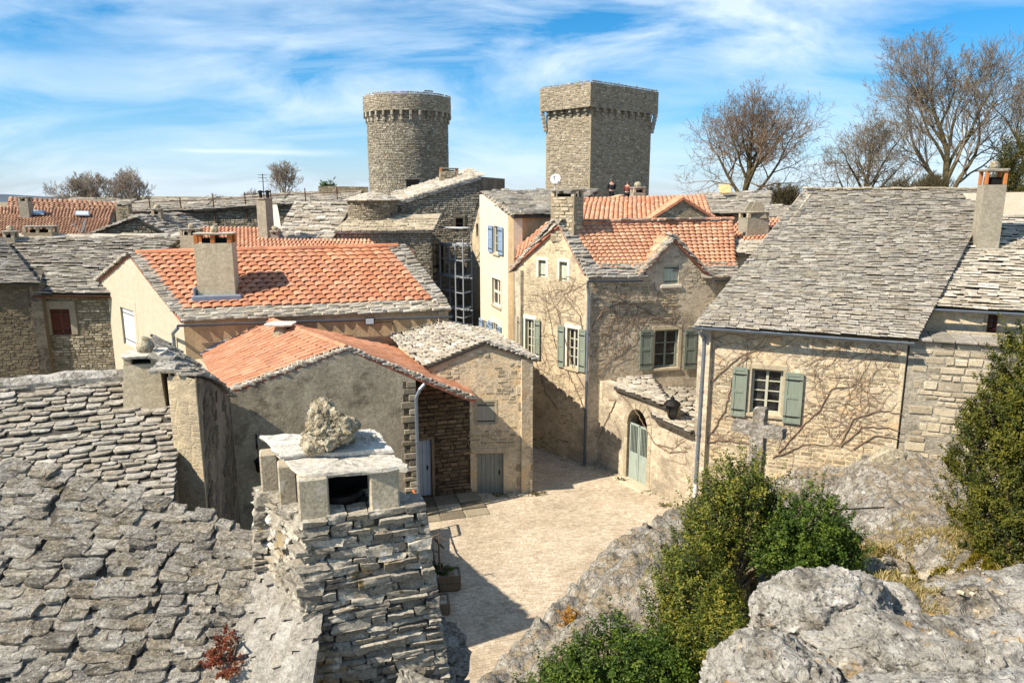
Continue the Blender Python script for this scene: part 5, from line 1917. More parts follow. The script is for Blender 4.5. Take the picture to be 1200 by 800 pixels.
for a, b, zt in (((-13, 12.4), (-11.6, 9.7), 6), ((-11.4, 9.75), (-6.0, 11.35), 4.85)):
    ww = Wall(a, b)
    ww.build(hF, MAT['wall_dark'], [(0, -.3), (ww.L, -.3), (ww.L, 4.85), (0, zt)])
# stub chimney: tapered plaster
cF = at(171, 432, 13.6)
ch = chimney(hF, (cF.x, cF.y), 5.4, 6.86, .62, .55, rad(12), MAT['chim_render'], .12, .06, .1, 4, taper=.35, lump=True, slab_mat=MAT['lz_cap'])
# thick end wall: lit end and shaded flank put into pale and dark render, arched top falling away from the viewer
k0, k1 = V(-6.02, 12.42, 0), V(-5.52, 12.3, 0)
k2 = V(-7.95, 19.75, 0)
k3 = V(-9.6, 19.3, 0)
def ztop(s): return 6.86 - 2.05 * s - .45 * s * s
rows = []
NS = 14
for i in range(NS + 1):
    s_ = i / NS
    e = s_ ** 1.15
    pr, pl = k1.lerp(k2, e), k0.lerp(k3, e)
    zt = ztop(e)
    sag = .25 * math.sin(math.pi * min(1, e * 1.5)) if e < .67 else 0
    zl_ = 6.88 if pl.y < 15.4 else 6.88 - (pl.y - 15.4) * .52
    rows.append([V(pr.x, pr.y, -.3), V(pr.x, pr.y, zt), pr.lerp(pl, .45) + V(0, 0, zt * .4 + zl_ * .6), V(pl.x, pl.y, zl_), V(pl.x, pl.y, -.3)])
mb = MB()
vs = [p for r_ in rows for p in r_]
fs = []
for i in range(NS):
    for j in range(4):
        a = i * 5 + j
        fs.append((a, a + 1, a + 6, a + 5))
fs.append((4, 3, 2, 1, 0))
fs.append(tuple(NS * 5 + j for j in range(5)))
mb.add(vs, fs)
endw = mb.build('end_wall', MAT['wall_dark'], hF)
wFl = Wall(k1, k2)
masonry(wFl, endw, MAT['st_dark'], course=(.14, .3), length=(.25, .6), proud=(.01, .04), region=[(.05, 2), (wFl.L, 2), (wFl.L, 4.2), (wFl.L * .5, 5.55), (.05, 6.6)], seed=113, patchy=-.05, gap=.04)
PC = [rows[0][1] + V(.06, -.05, .0), rows[9][1] + V(.06, 0, 0), rows[9][3], rows[0][3] + V(0, -.05, 0)]
mats = []
for i in range(NS):
    q = [rows[i][1] + V(.08, 0, .01), rows[i + 1][1] + V(.08, 0, .01), rows[i + 1][3] + V(0, 0, .02), rows[i][3] + V(0, 0, .02)]
    mats += slab_rows(q, .26, (.3, .5), .05, seed=110 + i, wave=0, jit=.2, over=.05 if i else .1)
lay(endw, 'fine', mats, MAT['lz_mid'], 'coping_slab', 60)
wFe = Wall(k0, k1)
mb = MB()
ft = []
for i in range(9):
    for j in range(2):
        pass
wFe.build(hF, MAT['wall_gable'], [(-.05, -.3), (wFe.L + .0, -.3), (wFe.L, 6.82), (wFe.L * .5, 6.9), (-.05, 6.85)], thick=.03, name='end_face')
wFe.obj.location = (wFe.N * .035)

# ------------------------------------------------------------------ J: two old slab-roofed houses at the left edge
hJ = thing('house', 'old grey stone house with brown shuttered window beside the yellow gable', 'house', (-19.5, 33, 0), 'village houses')
ja, jb = at(40, 343, 31.0), at(135, 344, 31.3)
wJ = Wall(ja, jb)
jw = wJ.rect(59.5, 362, 83, 392)
wJ.build(hJ, MAT['bed_dark'], [(0, -.3), (wJ.L, -.3), (wJ.L, jb.z), (0, ja.z)], [jw])
masonry(wJ, hJ, MAT['st_grey'], course=(.07, .15), length=(.12, .4), proud=(.005, .035), holes=[[(jw[0] - .3, jw[1] - .02), (jw[2] + .3, jw[1] - .02), (jw[2] + .3, jw[3] + .4), (jw[0] - .3, jw[3] + .4)]], seed=121)
surround(wJ, hJ, jw, MAT['st_grey'], .26, .04, .36)
W_ = (jw[2] - jw[0]) / 2
shutter(wJ, hJ, jw[0], jw[1], jw[0] + W_ - .01, jw[3], MAT['brown_wood'], -.12)
shutter(wJ, hJ, jw[0] + W_ + .01, jw[1], jw[2], jw[3], MAT['brown_wood'], -.12)
RJ = [ja + V(-1.0, 0, .02) + wJ.N * .3, jb + V(0, 0, .02) + wJ.N * .3, at(216, 278, 37.5), at(8, 280, 36)]
rfJ = deck(hJ, RJ, MAT['lz_joint'], .12)
lay(rfJ, 'rect', slab_rows(RJ, .2, (.3, .75), .045, gap=.9, seed=122, over=.1, wave=.03), MAT['lz_left'], 'roof_slab', 220)
lay(rfJ, 'rect', slab_rows([bil(RJ, 0, .97), bil(RJ, 1, .97), bil(RJ, 1, 1.03), bil(RJ, 0, 1.03)], .4, (.7, 1.4), .09, seed=128, wave=0), MAT['lz_pale'], 'ridge_slab', 30)
gutter(hJ, [ja + wJ.N * .4 - V(0, 0, .06), jb + wJ.N * .4 - V(0, 0, .06)], .08, MAT['rust'])
wJr = Wall(jb, (jb.x + 2, jb.y + 6))
wJr.build(hJ, MAT['wall_rough'], [(0, -.3), (wJr.L, -.3), (wJr.L, 7.5), (0, jb.z)])
hJ2 = thing('house', 'blackened stone house with slab roof cut by the left edge of the view', 'house', (-22, 31, 0), 'village houses')
j2a, j2b = at(-60, 330, 30.2), at(46.5, 332, 30.7)
wJ2 = Wall(j2a, j2b)
wJ2.build(hJ2, MAT['bed_dark'], [(0, -.3), (wJ2.L, -.3), (wJ2.L, j2b.z), (0, j2a.z)])
masonry(wJ2, hJ2, MAT['st_dark'], course=(.07, .14), length=(.12, .36), proud=(.005, .035), seed=123)
RJ2 = [j2a + wJ2.N * .3, j2b + wJ2.N * .3 + V(.1, 0, 0), at(4, 281, 35), at(-75, 276, 34)]
rfJ2 = deck(hJ2, RJ2, MAT['lz_joint'], .12)
lay(rfJ2, 'rect', slab_rows(RJ2, .2, (.3, .75), .045, gap=.9, seed=124, over=.1, wave=.03), MAT['lz_left'], 'roof_slab', 120)
wJ2r = Wall(j2b, (j2b.x - 3.2, j2b.y + 6))
wJ2r.build(hJ2, MAT['wall_dark'], [(0, -.3), (wJ2r.L, -.3), (wJ2r.L, 7.3), (0, j2b.z)])
# ------------------------------------------------------------------ G: white house in the gap
hG = thing('house', 'narrow tall white house with pale blue shutters behind the scaffold', 'house', (0, 34, 0), 'village houses')
G1 = at(602, 300, 32.0)
G0 = at(562.5, 300, 37.5)
wGg = Wall(G0, G1)
zg0, zg1 = wGg.px(563, 228)[1], wGg.px(602, 253)[1]
r1 = wGg.rect(578.5, 265, 585, 297)
r2 = wGg.rect(577, 327, 587, 358)
r3 = wGg.rect(567, 376, 571.5, 399)
r4 = wGg.rect(578.5, 379, 584, 404)
wGg.build(hG, MAT['wall_white'], [(0, -.3), (wGg.L, -.3), (wGg.L, zg1), (0, zg0)], [r1, r2, r3, r4])
window(wGg, hG, r1, MAT['frame_wood'], 2, 3, sill=True)
sw = (r1[2] - r1[0]) * .8
shutter(wGg, hG, r1[0] - sw, r1[1], r1[0] - .02, r1[3], MAT['shutter_blue'], .04)
shutter(wGg, hG, r1[2] + .02, r1[1], r1[2] + sw, r1[3], MAT['shutter_blue'], .04)
window(wGg, hG, r2, MAT['surround'], 2, 2, glass=MAT['glass'], mull=.14, bar=.12)
surround(wGg, hG, r2, MAT['surround'], .14, .03, .16)
for r_ in (r3, r4):
    window(wGg, hG, r_, MAT['frame_wood'], 1, 2, sill=False)
    sw = (r_[2] - r_[0]) * .9
    shutter(wGg, hG, r_[0] - sw, r_[1], r_[0] - .02, r_[3], MAT['shutter_blue'], .04)
    shutter(wGg, hG, r_[2] + .02, r_[1], r_[2] + sw * .8, r_[3], MAT['shutter_blue'], .04)
surround(wGg, hG, r4, MAT['surround'], .5, .02, .25)
G2 = at(650, 300, 33.5)
wGf = Wall(G1, G2)
wGf.build(hG, MAT['wall_tan'], [(0, -.3), (wGf.L, -.3), (wGf.L, zg1), (0, zg1)])
RG = [wGf.p(-.2, zg1 + .02, .25), wGf.p(wGf.L + .5, zg1 + .02, .25), V(4.6, 39.5, zg0 + .2), V(-1.6, 38, zg0 + .08)]
rfG = deck(hG, RG, MAT['lz_joint'], .12)
lay(rfG, 'rect', slab_rows(RG, .28, (.4, .9), .08, seed=131, over=.1, wave=.05, jit=.3, yaw=.1), MAT['lz_left'], 'roof_slab', 120)
wGb = Wall(G2, (6.0, 39.5))
wGb.build(hG, MAT['wall_tan'], [(0, -.3), (wGb.L, -.3), (wGb.L, zg0), (0, zg1)])
# small red lean-to between the white house and the dormer house
q = [at(601, 302, 30.2), at(630, 290, 29.6), at(645, 262, 32), at(607, 292, 32.5)]
lean = thing('house', 'sliver of low house with red lean-to roof squeezed beside the white house', 'house', (1, 31, 0), 'village houses')
PL = [at(603, 305, 29.8), at(628, 292, 28.9), at(643, 260, 32.0), at(606, 291, 32.2)]
dL = deck(lean, PL, MAT['clay_light'], .1)
lay(dL, 'barrel', tile_rows(PL, 7, 8, .08, seed=132), MAT['clay_light'], 'roof_tile', 40)
wl = Wall(PL[0], PL[1])
wl.build(lean, MAT['wall_pale'], [(0, -.3), (wl.L, -.3), (wl.L, PL[1].z - .1), (0, PL[0].z - .1)])

# ------------------------------------------------------------------ towers
def ring_pts(c, r):
    return lambda t, z, d=0.0: V(c[0] + (r + d) * math.sin(t / r), c[1] - (r + d) * math.cos(t / r), z)


rt = thing('round_tower', 'round medieval stone tower with a ring of corbels under its parapet', 'tower', (-8.5, 60, 0))
ct, rb_ = (-8.3, 60.0), 3.18
mb = MB()
mb.lathe(ct, [(rb_ + .1, 0), (rb_, 6), (rb_ - .03, 17.0)], 48)
mb.build('tower_wall', MAT['bed_pale'], rt)
fnr = ring_pts(ct, rb_)
Lh = math.pi * rb_
slot = [(1.55, 14.5), (1.85, 14.5), (1.85, 15.2), (1.55, 15.2)]
slot = [(rb_ * 1.02, 14.35), (rb_ * 1.02 + .34, 14.35), (rb_ * 1.02 + .34, 14.95), (rb_ * 1.02, 14.95)]
masonry(None, rt, MAT['st_tower'], course=(.09, .16), length=(.12, .34), proud=(.005, .04), region=[(-Lh, 8.5), (Lh, 5.5), (Lh, 16.2), (-Lh, 16.2)], fn=fnr, seed=141, holes=[slot])
mb = MB()
a_ = 1.02 + .17 / rb_
mb.box(fnr(slot[0][0], 14.35, -.06), fnr(slot[1][0], 14.35, -.06) - fnr(slot[0][0], 14.35, -.06), V(0, .02, 0), V(0, 0, .6))
mb.build('arrow_slit', MAT['soot_and_shade'], rt)
mb = MB()
rp = 3.42
mb.lathe(ct, [(rb_ - .1, 16.2), (rp, 16.22), (rp, 17.4), (rp - .45, 17.4), (rp - .45, 16.25), (0, 16.25)], 48)
mb.build('parapet', MAT['bed_pale'], rt)
fnp = ring_pts(ct, rp)
Lp = math.pi * rp
top = [(-Lp, 16.2), (Lp, 16.2)] + [(Lp - 2 * Lp * i / 60, 17.55 + R.uniform(-.08, .12)) for i in range(61)]
masonry(None, rt, MAT['st_tower'], course=(.09, .15), length=(.12, .32), proud=(.005, .035), region=top, fn=fnp, seed=142)
nC = 30
for i in range(nC):
    a = 2 * math.pi * i / nC
    S, Cc = math.sin(a), math.cos(a)
    rd, tg = V(S, -Cc, 0), V(Cc, S, 0)
    o = V(ct[0], ct[1], 0) + rd * rb_
    mb = MB()
    w_ = .2
    mb.bev(o - rd * .05 - tg * w_ / 2 + V(0, 0, 15.85), rd * .33, tg * w_, V(0, 0, .35), .03)
    mb.bev(o - rd * .05 - tg * w_ / 2 + V(0, 0, 15.5), rd * .19, tg * w_, V(0, 0, .345), .03)
    mb.build('corbel', MAT['st_tower'], rt)
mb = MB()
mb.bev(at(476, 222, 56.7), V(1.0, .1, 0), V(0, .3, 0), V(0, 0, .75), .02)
mb.build('doorway', MAT['soot_and_shade'], rt)

sq = thing('square_tower', 'tall square medieval stone tower with corbelled parapet, one edge towards us', 'tower', (6, 54, 0))
T0, T1, T2 = V(5.45, 52, 0), V(2.5, 55, 0), V(10.45, 56.6, 0)
T3 = T1 + T2 - T0
mb = MB()
mb.prism([T0, T2, T3, T1], V(0, 0, 16.2))
mb.build('tower_wall', MAT['bed_pale'], sq)
cen = (T0 + T3) / 2
def out(p, k):
    return p + (p - cen).normalized() * k
P0, P1, P2, P3 = (out(p, .5) for p in (T0, T1, T2, T3))
mb = MB()
mb.prism([P0 + V(0, 0, 15.9), P2 + V(0, 0, 15.9), P3 + V(0, 0, 15.9), P1 + V(0, 0, 15.9)], V(0, 0, 1.55))
mb.build('parapet', MAT['bed_pale'], sq)
for k, (a, b, c, d) in enumerate(((T1, T0, P1, P0), (T0, T2, P0, P2), (T2, T3, P2, P3))):
    ww, wp = Wall(a, b), Wall(c, d)
    masonry(ww, sq, MAT['st_tower'], course=(.08, .15), length=(.12, .36), proud=(.005, .04), region=[(0, 8.5), (ww.L, 5), (ww.L, 15.9), (0, 15.9)], seed=150 + k)
    tp = [(0, 15.85), (wp.L, 15.85)] + [(wp.L - wp.L * i / 24, 17.62 + R.uniform(-.06, .06)) for i in range(25)]
    masonry(wp, sq, MAT['st_tower'], course=(.08, .14), length=(.12, .34), proud=(.005, .035), region=tp, seed=160 + k)
    n = 6 if k == 0 else 9
    for i in range(n):
        x = ww.L * (i + .5) / n
        for (z_, h_, d_) in ((15.62, .27, .29), (15.40, .21, .15)):
            mb = MB()
            mb.bev(ww.p(x - .11, z_, -.05), ww.U * .22, ww.N * (d_ + .05), V(0, 0, h_), .03)
            mb.build('corbel', MAT['st_tower'], sq)
# flared corners under the parapet on the right
for p, q_ in ((T2, P2), (T1, P1)):
    mb = MB()
    for k in range(5):
        f = (k + 1) / 5
        c_ = p.lerp(q_, f * .6)
        mb.bev(c_ + V(-.15, -.15, 14.5 + k * .28), V(.3, 0, 0), V(0, .3, 0), V(0, 0, .275), .04)
    mb.build('corner_corbel', MAT['st_tower'], sq)

# ------------------------------------------------------------------ keep building with sloping roof, right of the round tower
hH = thing('house', 'tall dark stone building with a one-way sloping roof below the round tower', 'house', (-4, 46, 0), 'castle buildings')
Ha, Hb = at(466, 240, 43.5), at(561.5, 240, 44.7)
wH = Wall(Ha, Hb)
zha, zhb = wH.px(466, 239)[1], wH.px(559, 207)[1]
h1, h2, h3 = wH.rect(507, 286, 519.5, 321), wH.rect(534, 255.5, 543, 269), wH.rect(494, 255.5, 500, 259.5)
tk = wH.L - .02
wH.build(hH, MAT['bed_dark'], [(0, -.3), (wH.L, -.3), (wH.L, zhb), (tk, zhb), (0, zha)], [h1, h2, h3])
hp = [[(a - .1, b - .1), (c - -.1, b - .1), (c + .1, d + .12), (a - .1, d + .12)] for a, b, c, d in (h1, h2, h3)]
masonry(wH, hH, MAT['st_tower'], course=(.07, .14), length=(.1, .32), proud=(.005, .035), region=[(0, 2), (wH.L, 2), (wH.L, zhb), (tk, zhb), (0, zha)], holes=hp, seed=171)
for r_ in (h1, h2, h3):
    window(wH, hH, r_, MAT['old_wood'], 1, 2, sill=False, depth=.25)
    surround(wH, hH, r_, MAT['st_grey'], .12, .05, .16)
RH = [Ha.xyz, Ha.xyz, Ha.xyz, Ha.xyz]
hr0, hr1 = wH.p(-.2, zha + .05, .15), wH.p(tk + .1, zhb + .05, .15)
bkv = V(-1.1, 5.5, .55)
RH = [hr0, hr0 + bkv, hr1 + bkv, hr1]
RH = [hr0 + bkv, hr0, hr1, hr1 + bkv]
dH = deck(hH, RH, MAT['lz_mortar'], .2)
lay(dH, 'rect', slab_rows(RH, .3, (.35, .7), .05, seed=172, wave=.02), MAT['lz_pale'], 'roof_slab', 120)
cH = at(526, 212, 47.5)
chimney(hH, (cH.x, cH.y), 9.6, 11.45, 1.15, .8, rad(10), MAT['bed_pale'], .14, .06, .08, 4, stones=MAT['st_grey'], post_mat=MAT['clay_pot'], post_w=.12)
wHr = Wall(Hb, (Hb.x + 1.5, Hb.y + 6))
wHr.build(hH, MAT['wall_dark'], [(0, -.3), (wHr.L, -.3), (wHr.L, zhb), (0, zhb)])
# sunlit ruined return wall between keep and white house
hX = thing('ruined_wall', 'sunlit leaning strip of old wall between the dark keep and the white house', 'wall', at(553, 390, 43))
xa, xb = at(545, 300, 44.3), at(566, 300, 42.2)
wX = Wall(xa, xb)
pr_ = [wX.px(*p) for p in ((545, 420), (565.5, 420), (565.5, 262), (563, 240), (561, 244), (555, 268), (549, 292), (545, 330))]
wX.build(hX, MAT['wall_gable'], pr_, [wX.rect(558, 262, 560.5, 277)])
# round turret with a flat slab cone
tu = thing('turret', 'squat round stone turret with a shallow slab roof in front of the round tower', 'turret', (-8, 42, 0))
tc_, tr_ = (-8.05, 42.6), 1.4
mb = MB()
mb.lathe(tc_, [(tr_, 0), (tr_, 9.7)], 40)
mb.build('turret_wall', MAT['bed_dark'], tu)
masonry(None, tu, MAT['st_grey'], course=(.07, .13), length=(.1, .3), proud=(.005, .035), region=[(-4.3, 6.5), (4.3, 6.5), (4.3, 9.72), (-4.3, 9.72)], fn=ring_pts(tc_, tr_), seed=173)
mb = MB()
mb.lathe(tc_, [(tr_ + .16, 9.66), (tr_ + .18, 9.73), (.8, 10.0), (.2, 10.14), (0, 10.16)], 26)
tro = mb.build('turret_roof', MAT['lz_pale'], tu)
for rg, zz in ((1.3, 9.76), (.95, 9.92), (.55, 10.05)):
    n = int(rg * 11)
    for i in range(n):
        a = 2 * math.pi * (i + R.random() * .3) / n
        rd, tg = V(math.cos(a), math.sin(a), 0), V(-math.sin(a), math.cos(a), 0)
        mb = MB()
        o = V(tc_[0], tc_[1], zz) + rd * (rg - .16)
        mb.bev(o - tg * .26, tg * .52, rd * .5 + V(0, 0, -.1), V(0, 0, .05), .015)
        mb.build('roof_slab', MAT['lz_pale'], tro)
# low roof under the turret
lo_ = thing('house', 'long low stone outbuilding with single-pitch roof under the turret', 'house', (-6.5, 40, 0), 'castle buildings')
la, lb_ = at(396, 275, 39.5), at(506, 275, 40.4)
wLo = Wall(la, lb_)
zt_ = wLo.px(440, 271)[1]
wLo.build(lo_, MAT['bed_dark'], [(0, -.3), (wLo.L, -.3), (wLo.L, zt_), (0, zt_)])
masonry(wLo, lo_, MAT['st_tower'], course=(.07, .13), length=(.1, .3), proud=(.005, .035), region=[(0, 3), (wLo.L, 3), (wLo.L, zt_), (0, zt_)], seed=174)
RL = [wLo.p(-.2, zt_, .2), wLo.p(wLo.L + .1, zt_, .2), V(lb_.x + .3, 42.6, zt_ + .75), V(la.x + .2, 42.0, zt_ + .72)]
dLo = deck(lo_, RL, MAT['lz_mortar'], .1)
lay(dLo, 'rect', slab_rows(RL, .28, (.3, .6), .045, seed=175, wave=.02), MAT['st_quoin'], 'roof_slab', 80)
# pale barn roof facing us left of the turret
ba = thing('house', 'old barn with a big pale slab roof and white plastered gable left of the turret', 'house', (-12, 43, 0), 'castle buildings')
RP = [at(320, 284, 41.0), at(389, 284, 41.2), at(413, 240, 45.6), at(346, 237, 45.4)]
dBa = deck(ba, RP, MAT['lz_joint'], .12)
lay(dBa, 'rect', slab_rows(RP, .26, (.35, .75), .07, seed=176, over=.1, wave=.12, yaw=.12), MAT['lz_pale'], 'roof_slab', 250)
wBa = Wall(RP[0] + V(.2, .2, 0), RP[1] + V(-.1, .2, 0))
wBa.build(ba, MAT['wall_pale'], [(0, -.3), (wBa.L, -.3), (wBa.L, RP[1].z - .1), (0, RP[0].z - .1)])
wBg = Wall(at(318, 262, 45.6), RP[0] + V(.1, .1, 0))
wBg.build(ba, MAT['wall_white'], [(0, -.3), (wBg.L, -.3), (wBg.L, RP[0].z + .1), (wBg.L * .4, at(330, 250, 43)[2]), (0, at(322, 240, 45)[2])])
wBr2 = Wall(RP[1] + V(-.1, .2, 0), RP[2] + V(-.1, 0, 0))
wBr2.build(ba, MAT['wall_pale'], [(0, -.3), (wBr2.L, -.3), (wBr2.L, RP[2].z - .1), (0, RP[1].z - .1)])
# tall thin chimney with an aerial
tcx = at(312, 270, 40.5)
ct_ = thing('chimney_stack', 'tall thin rendered chimney with two pots and an aerial above the red roofs', 'chimney', (tcx.x, tcx.y, 6.5))
chimney(ct_, (tcx.x, tcx.y), 5.5, 9.75, .6, .6, rad(-20), MAT['chim_grey'], .0, .07, .1, name='shaft')
for k in (-.18, .2):
    MB().lathe((tcx.x + k, tcx.y), [(.09, 9.8), (.09, 10.1), (.16, 10.1), (.16, 10.18), (0, 10.24)], 10).build('chimney_pot', MAT['iron'], ct_)
mb = MB()
mb.tube([V(tcx.x, tcx.y, 9.8), V(tcx.x, tcx.y, 11.1)], .025, 6)
for z_ in (10.7, 10.9, 11.05): mb.tube([V(tcx.x - .25, tcx.y, z_), V(tcx.x + .25, tcx.y, z_)], .012, 5)
mb.build('aerial', MAT['iron'], ct_)

# ------------------------------------------------------------------ rampart with walkway
rp_ = thing('rampart', 'long stone rampart with a slab-covered walkway and iron railing posts', 'town wall', (-22, 58, 0))
ra, rb2 = at(60, 262, 57), at(420, 262, 58.5)
wP = Wall(ra, rb2)
tz = [wP.px(x, y) for x, y in ((60, 246), (140, 250), (240, 246), (330, 240), (420, 236))]
prof = [(0, -.3), (wP.L, -.3)] + [(min(wP.L, t), z) for t, z in tz[::-1]]
wP.build(rp_, MAT['bed_dark'], prof)
masonry(wP, rp_, MAT['st_grey'], course=(.1, .18), length=(.15, .5), proud=(.01, .05), region=[(0, 6)] + [(wP.L, 5)] + prof[2:], seed=181)
for i in range(len(tz) - 1):
    (t0, z0), (t1, z1) = tz[i], tz[i + 1]
    q = [wP.p(t0, z0 + .02, .35), wP.p(t1, z1 + .02, .35), wP.p(t1, z1 + .95, -3.0), wP.p(t0, z0 + .85, -3.0)]
    dk = deck(rp_, q, MAT['lz_joint'], .15, 'walkway_roof')
    lay(dk, 'rect', slab_rows(q, .34, (.5, 1.1), .07, seed=182 + i, wave=.04, jit=.25), MAT['lz_big'], 'roof_slab', 60)
for px_, py_ in ((178, 250), (214, 249), (252, 246), (289, 243), (319, 240), (359, 238), (396, 236)):
    t_, z_ = wP.px(px_, py_)
    mb = MB()
    mb.tube([wP.p(t_, z_ - .9, .1), wP.p(t_, z_ + 1.15, .3)], .045, 6)
    mb.build('rail_post', MAT['rust'], rp_)
mb = MB()
for i in range(1, len(tz) - 1):
    (t0, z0), (t1, z1) = tz[i], tz[i + 1]
    mb.tube([wP.p(t0, z0 + .75, .28), wP.p(t1, z1 + .75, .28)], .03, 5)
mb.build('handrail', MAT['rust'], rp_)
# upper parapet block on the rampart
mb = MB()
b0 = at(375, 220, 61)
pk = thing('parapet_block', 'raised stone block on the rampart left of the round tower', 'town wall', b0)
wK = Wall(at(374, 240, 60.5), at(432, 240, 61))
wK.build(pk, MAT['wall_small'], [(0, 5), (wK.L, 5), (wK.L, wK.px(430, 219)[1]), (0, wK.px(376, 218)[1])])

# ------------------------------------------------------------------ left skyline: old tile roofs
def slope_house(label, P, wallmat, kind, mats, mat, piece, parts, base=None, group='village houses', under=None, depth=5.0, heap='roof_covering'):
    h = thing('house', label, 'house', (P[0] + P[1]) / 2 * 1.0 - V(0, 0, ((P[0] + P[1]) / 2).z), group)
    dk = deck(h, P, under or MAT['clay_under'], .12)
    lay(dk, kind, mats, mat, piece, parts, heap)
    ww = Wall(P[0] + V(.1, .25, 0), P[1] + V(-.1, .25, 0))
    ww.build(h, wallmat, [(0, -.3), (ww.L, -.3), (ww.L, P[1].z - .12), (0, P[0].z - .12)])
    for a, b in ((P[3], P[0]), (P[1], P[2])):
        w2 = Wall(a, b)
        w2.build(h, wallmat, [(0, -.3), (w2.L, -.3), (w2.L, b.z - .14), (0, a.z - .14)])
    P4 = [P[3], P[2], P[2] + V(0, depth, -1.6), P[3] + V(0, depth, -1.6)]
    deck(h, [P4[3], P4[2], P4[1], P4[0]], under or MAT['clay_under'], .12)
    return h, dk


PK = [at(-40, 276, 43), at(122, 276, 43.5), at(134, 246, 48), at(-40, 242, 47.5)]
hK, dK = slope_house('brown tiled house with two skylights on the left skyline', PK, MAT['wall_rough'], 'barrel', tile_rows(PK, 44, 12, .11, seed=191), MAT['clay_old'], 'roof_tile', 300)
for px_, py_ in ((44, 251), (97, 252)):
    c_ = at(px_, py_, 46.4)
    u, v, n = frame_at(PK, .5, .6)
    mb = MB()
    mb.bev(c_ - u * .45 - v * .4 + n * .05, u * .9, v * .8, n * .1, .02)
    sk = mb.build('skylight', MAT['lead'], hK)
    mb = MB()
    mb.bev(c_ - u * .36 - v * .32 + n * .152, u * .72, v * .64, n * .01, .004)
    mb.build('pane', MAT['skylight'], sk)
c_ = at(32, 255, 46)
chimney(hK, (c_.x, c_.y), 8, 9.6, .55, .55, .1, MAT['chim_grey'], .2, .06, .08, 4)
c_ = at(147, 262, 45)
chimney(hK, (c_.x, c_.y), 7, 9.3, .75, .6, .1, MAT['bed_pale'], .12, .06, .08, 4, stones=MAT['st_grey'])
PK0 = [at(8, 246, 52), at(140, 246, 52), at(138, 238, 54), at(10, 232, 54)]
h0, d0 = slope_house('farther house showing only a strip of orange tiles on the left skyline', PK0, MAT['wall_rough'], 'barrel', tile_rows(PK0, 22, 5, .12, seed=192), MAT['clay_old'], 'roof_tile', 60)
# gabled grey house in front of the rampart
hL = thing('house', 'small grey gable end under a low slab roof before the rampart', 'house', at(155, 290, 40) - V(0, 0, at(155, 290, 40).z), 'village houses')
ga, gb = at(108, 275, 40), at(203, 279, 40.5)
wL = Wall(ga, gb)
pk_ = wL.px(158, 256)
wL.build(hL, MAT['bed_dark'], [(0, -.3), (wL.L, -.3), (wL.L, wL.px(200, 277)[1]), pk_, (0, wL.px(110, 274)[1])])
masonry(wL, hL, MAT['st_grey'], course=(.08, .15), length=(.12, .36), proud=(.005, .04), seed=193, region=[(0, 5), (wL.L, 5)] + wL.prof[2:])
bk_ = V(.6, 5, 0)
for e, s_ in ((wL.p(-.2, wL.px(106, 275)[1], .15), 1), (wL.p(wL.L + .2, wL.px(204, 279)[1], .15), 2)):
    a = wL.p(pk_[0], pk_[1] + .08, .15)
    P = [e + bk_, e, a, a + bk_] if s_ == 1 else [e, e + bk_, a + bk_, a]
    dk = deck(hL, P, MAT['lz_joint'], .1)
    lay(dk, 'rect', slab_rows(P, .28, (.35, .7), .06, seed=194 + s_), MAT['lz_left'], 'roof_slab', 40)
# red roof behind the yellow house
PC2 = [at(232, 295, 38), at(330, 295, 38.4), at(326, 268, 42), at(236, 267, 41.6)]
slope_house('house with a low red tile roof peeping over the yellow house ridge', PC2, MAT['wall_tan'], 'barrel', tile_rows(PC2, 20, 9, .1, seed=196), MAT['clay_light'], 'roof_tile', 180)
PC3 = [at(300, 297, 36), at(452, 297, 36.6), at(432, 282, 38.4), at(300, 281, 38)]
slope_house('house with a narrow red ridge just behind the yellow house, under the barn', PC3, MAT['wall_tan'], 'barrel', tile_rows(PC3, 30, 5, .1, seed=197), MAT['clay_light'], 'roof_tile', 150)
for lab, px_, py_, Y_, w_, zt, m_ in (('square chimney with open slab cap, between the gable and the red roof', 226, 290, 37.0, .95, 8.0, 'chim_render'),
                                      ('short pinnacle chimney by the grey gable', 187, 275, 42, .5, 8.9, 'chim_grey'),
                                      ('wide low chimney with open slots above the old slab roof on the left', 50, 285, 36.6, 1.3, 8.15, 'bed_pale'),
                                      ('round-capped little chimney at the left edge of the slab roofs', 14, 285, 35.6, .5, 7.95, 'chim_grey'),
                                      ('tiny chimney in front of the pale barn roof', 323, 285, 39.6, .4, 7.9, 'chim_grey')):
    c_ = at(px_, py_, Y_)
    t_ = thing('chimney_stack', lab, 'chimney', (c_.x, c_.y, zt - 1.5))
    chimney(t_, (c_.x, c_.y), zt - 2.2, zt, w_, min(w_, .8), rad(8), MAT[m_], .26 if w_ > .45 else .12, .07, .1, 6 if w_ > .9 else 4, lump=w_ < 1.0, name='shaft')
dish(at(98, 277, 37.5), .42, rad(-150), 'white satellite dish edge-on beside the small grey gable', .5)

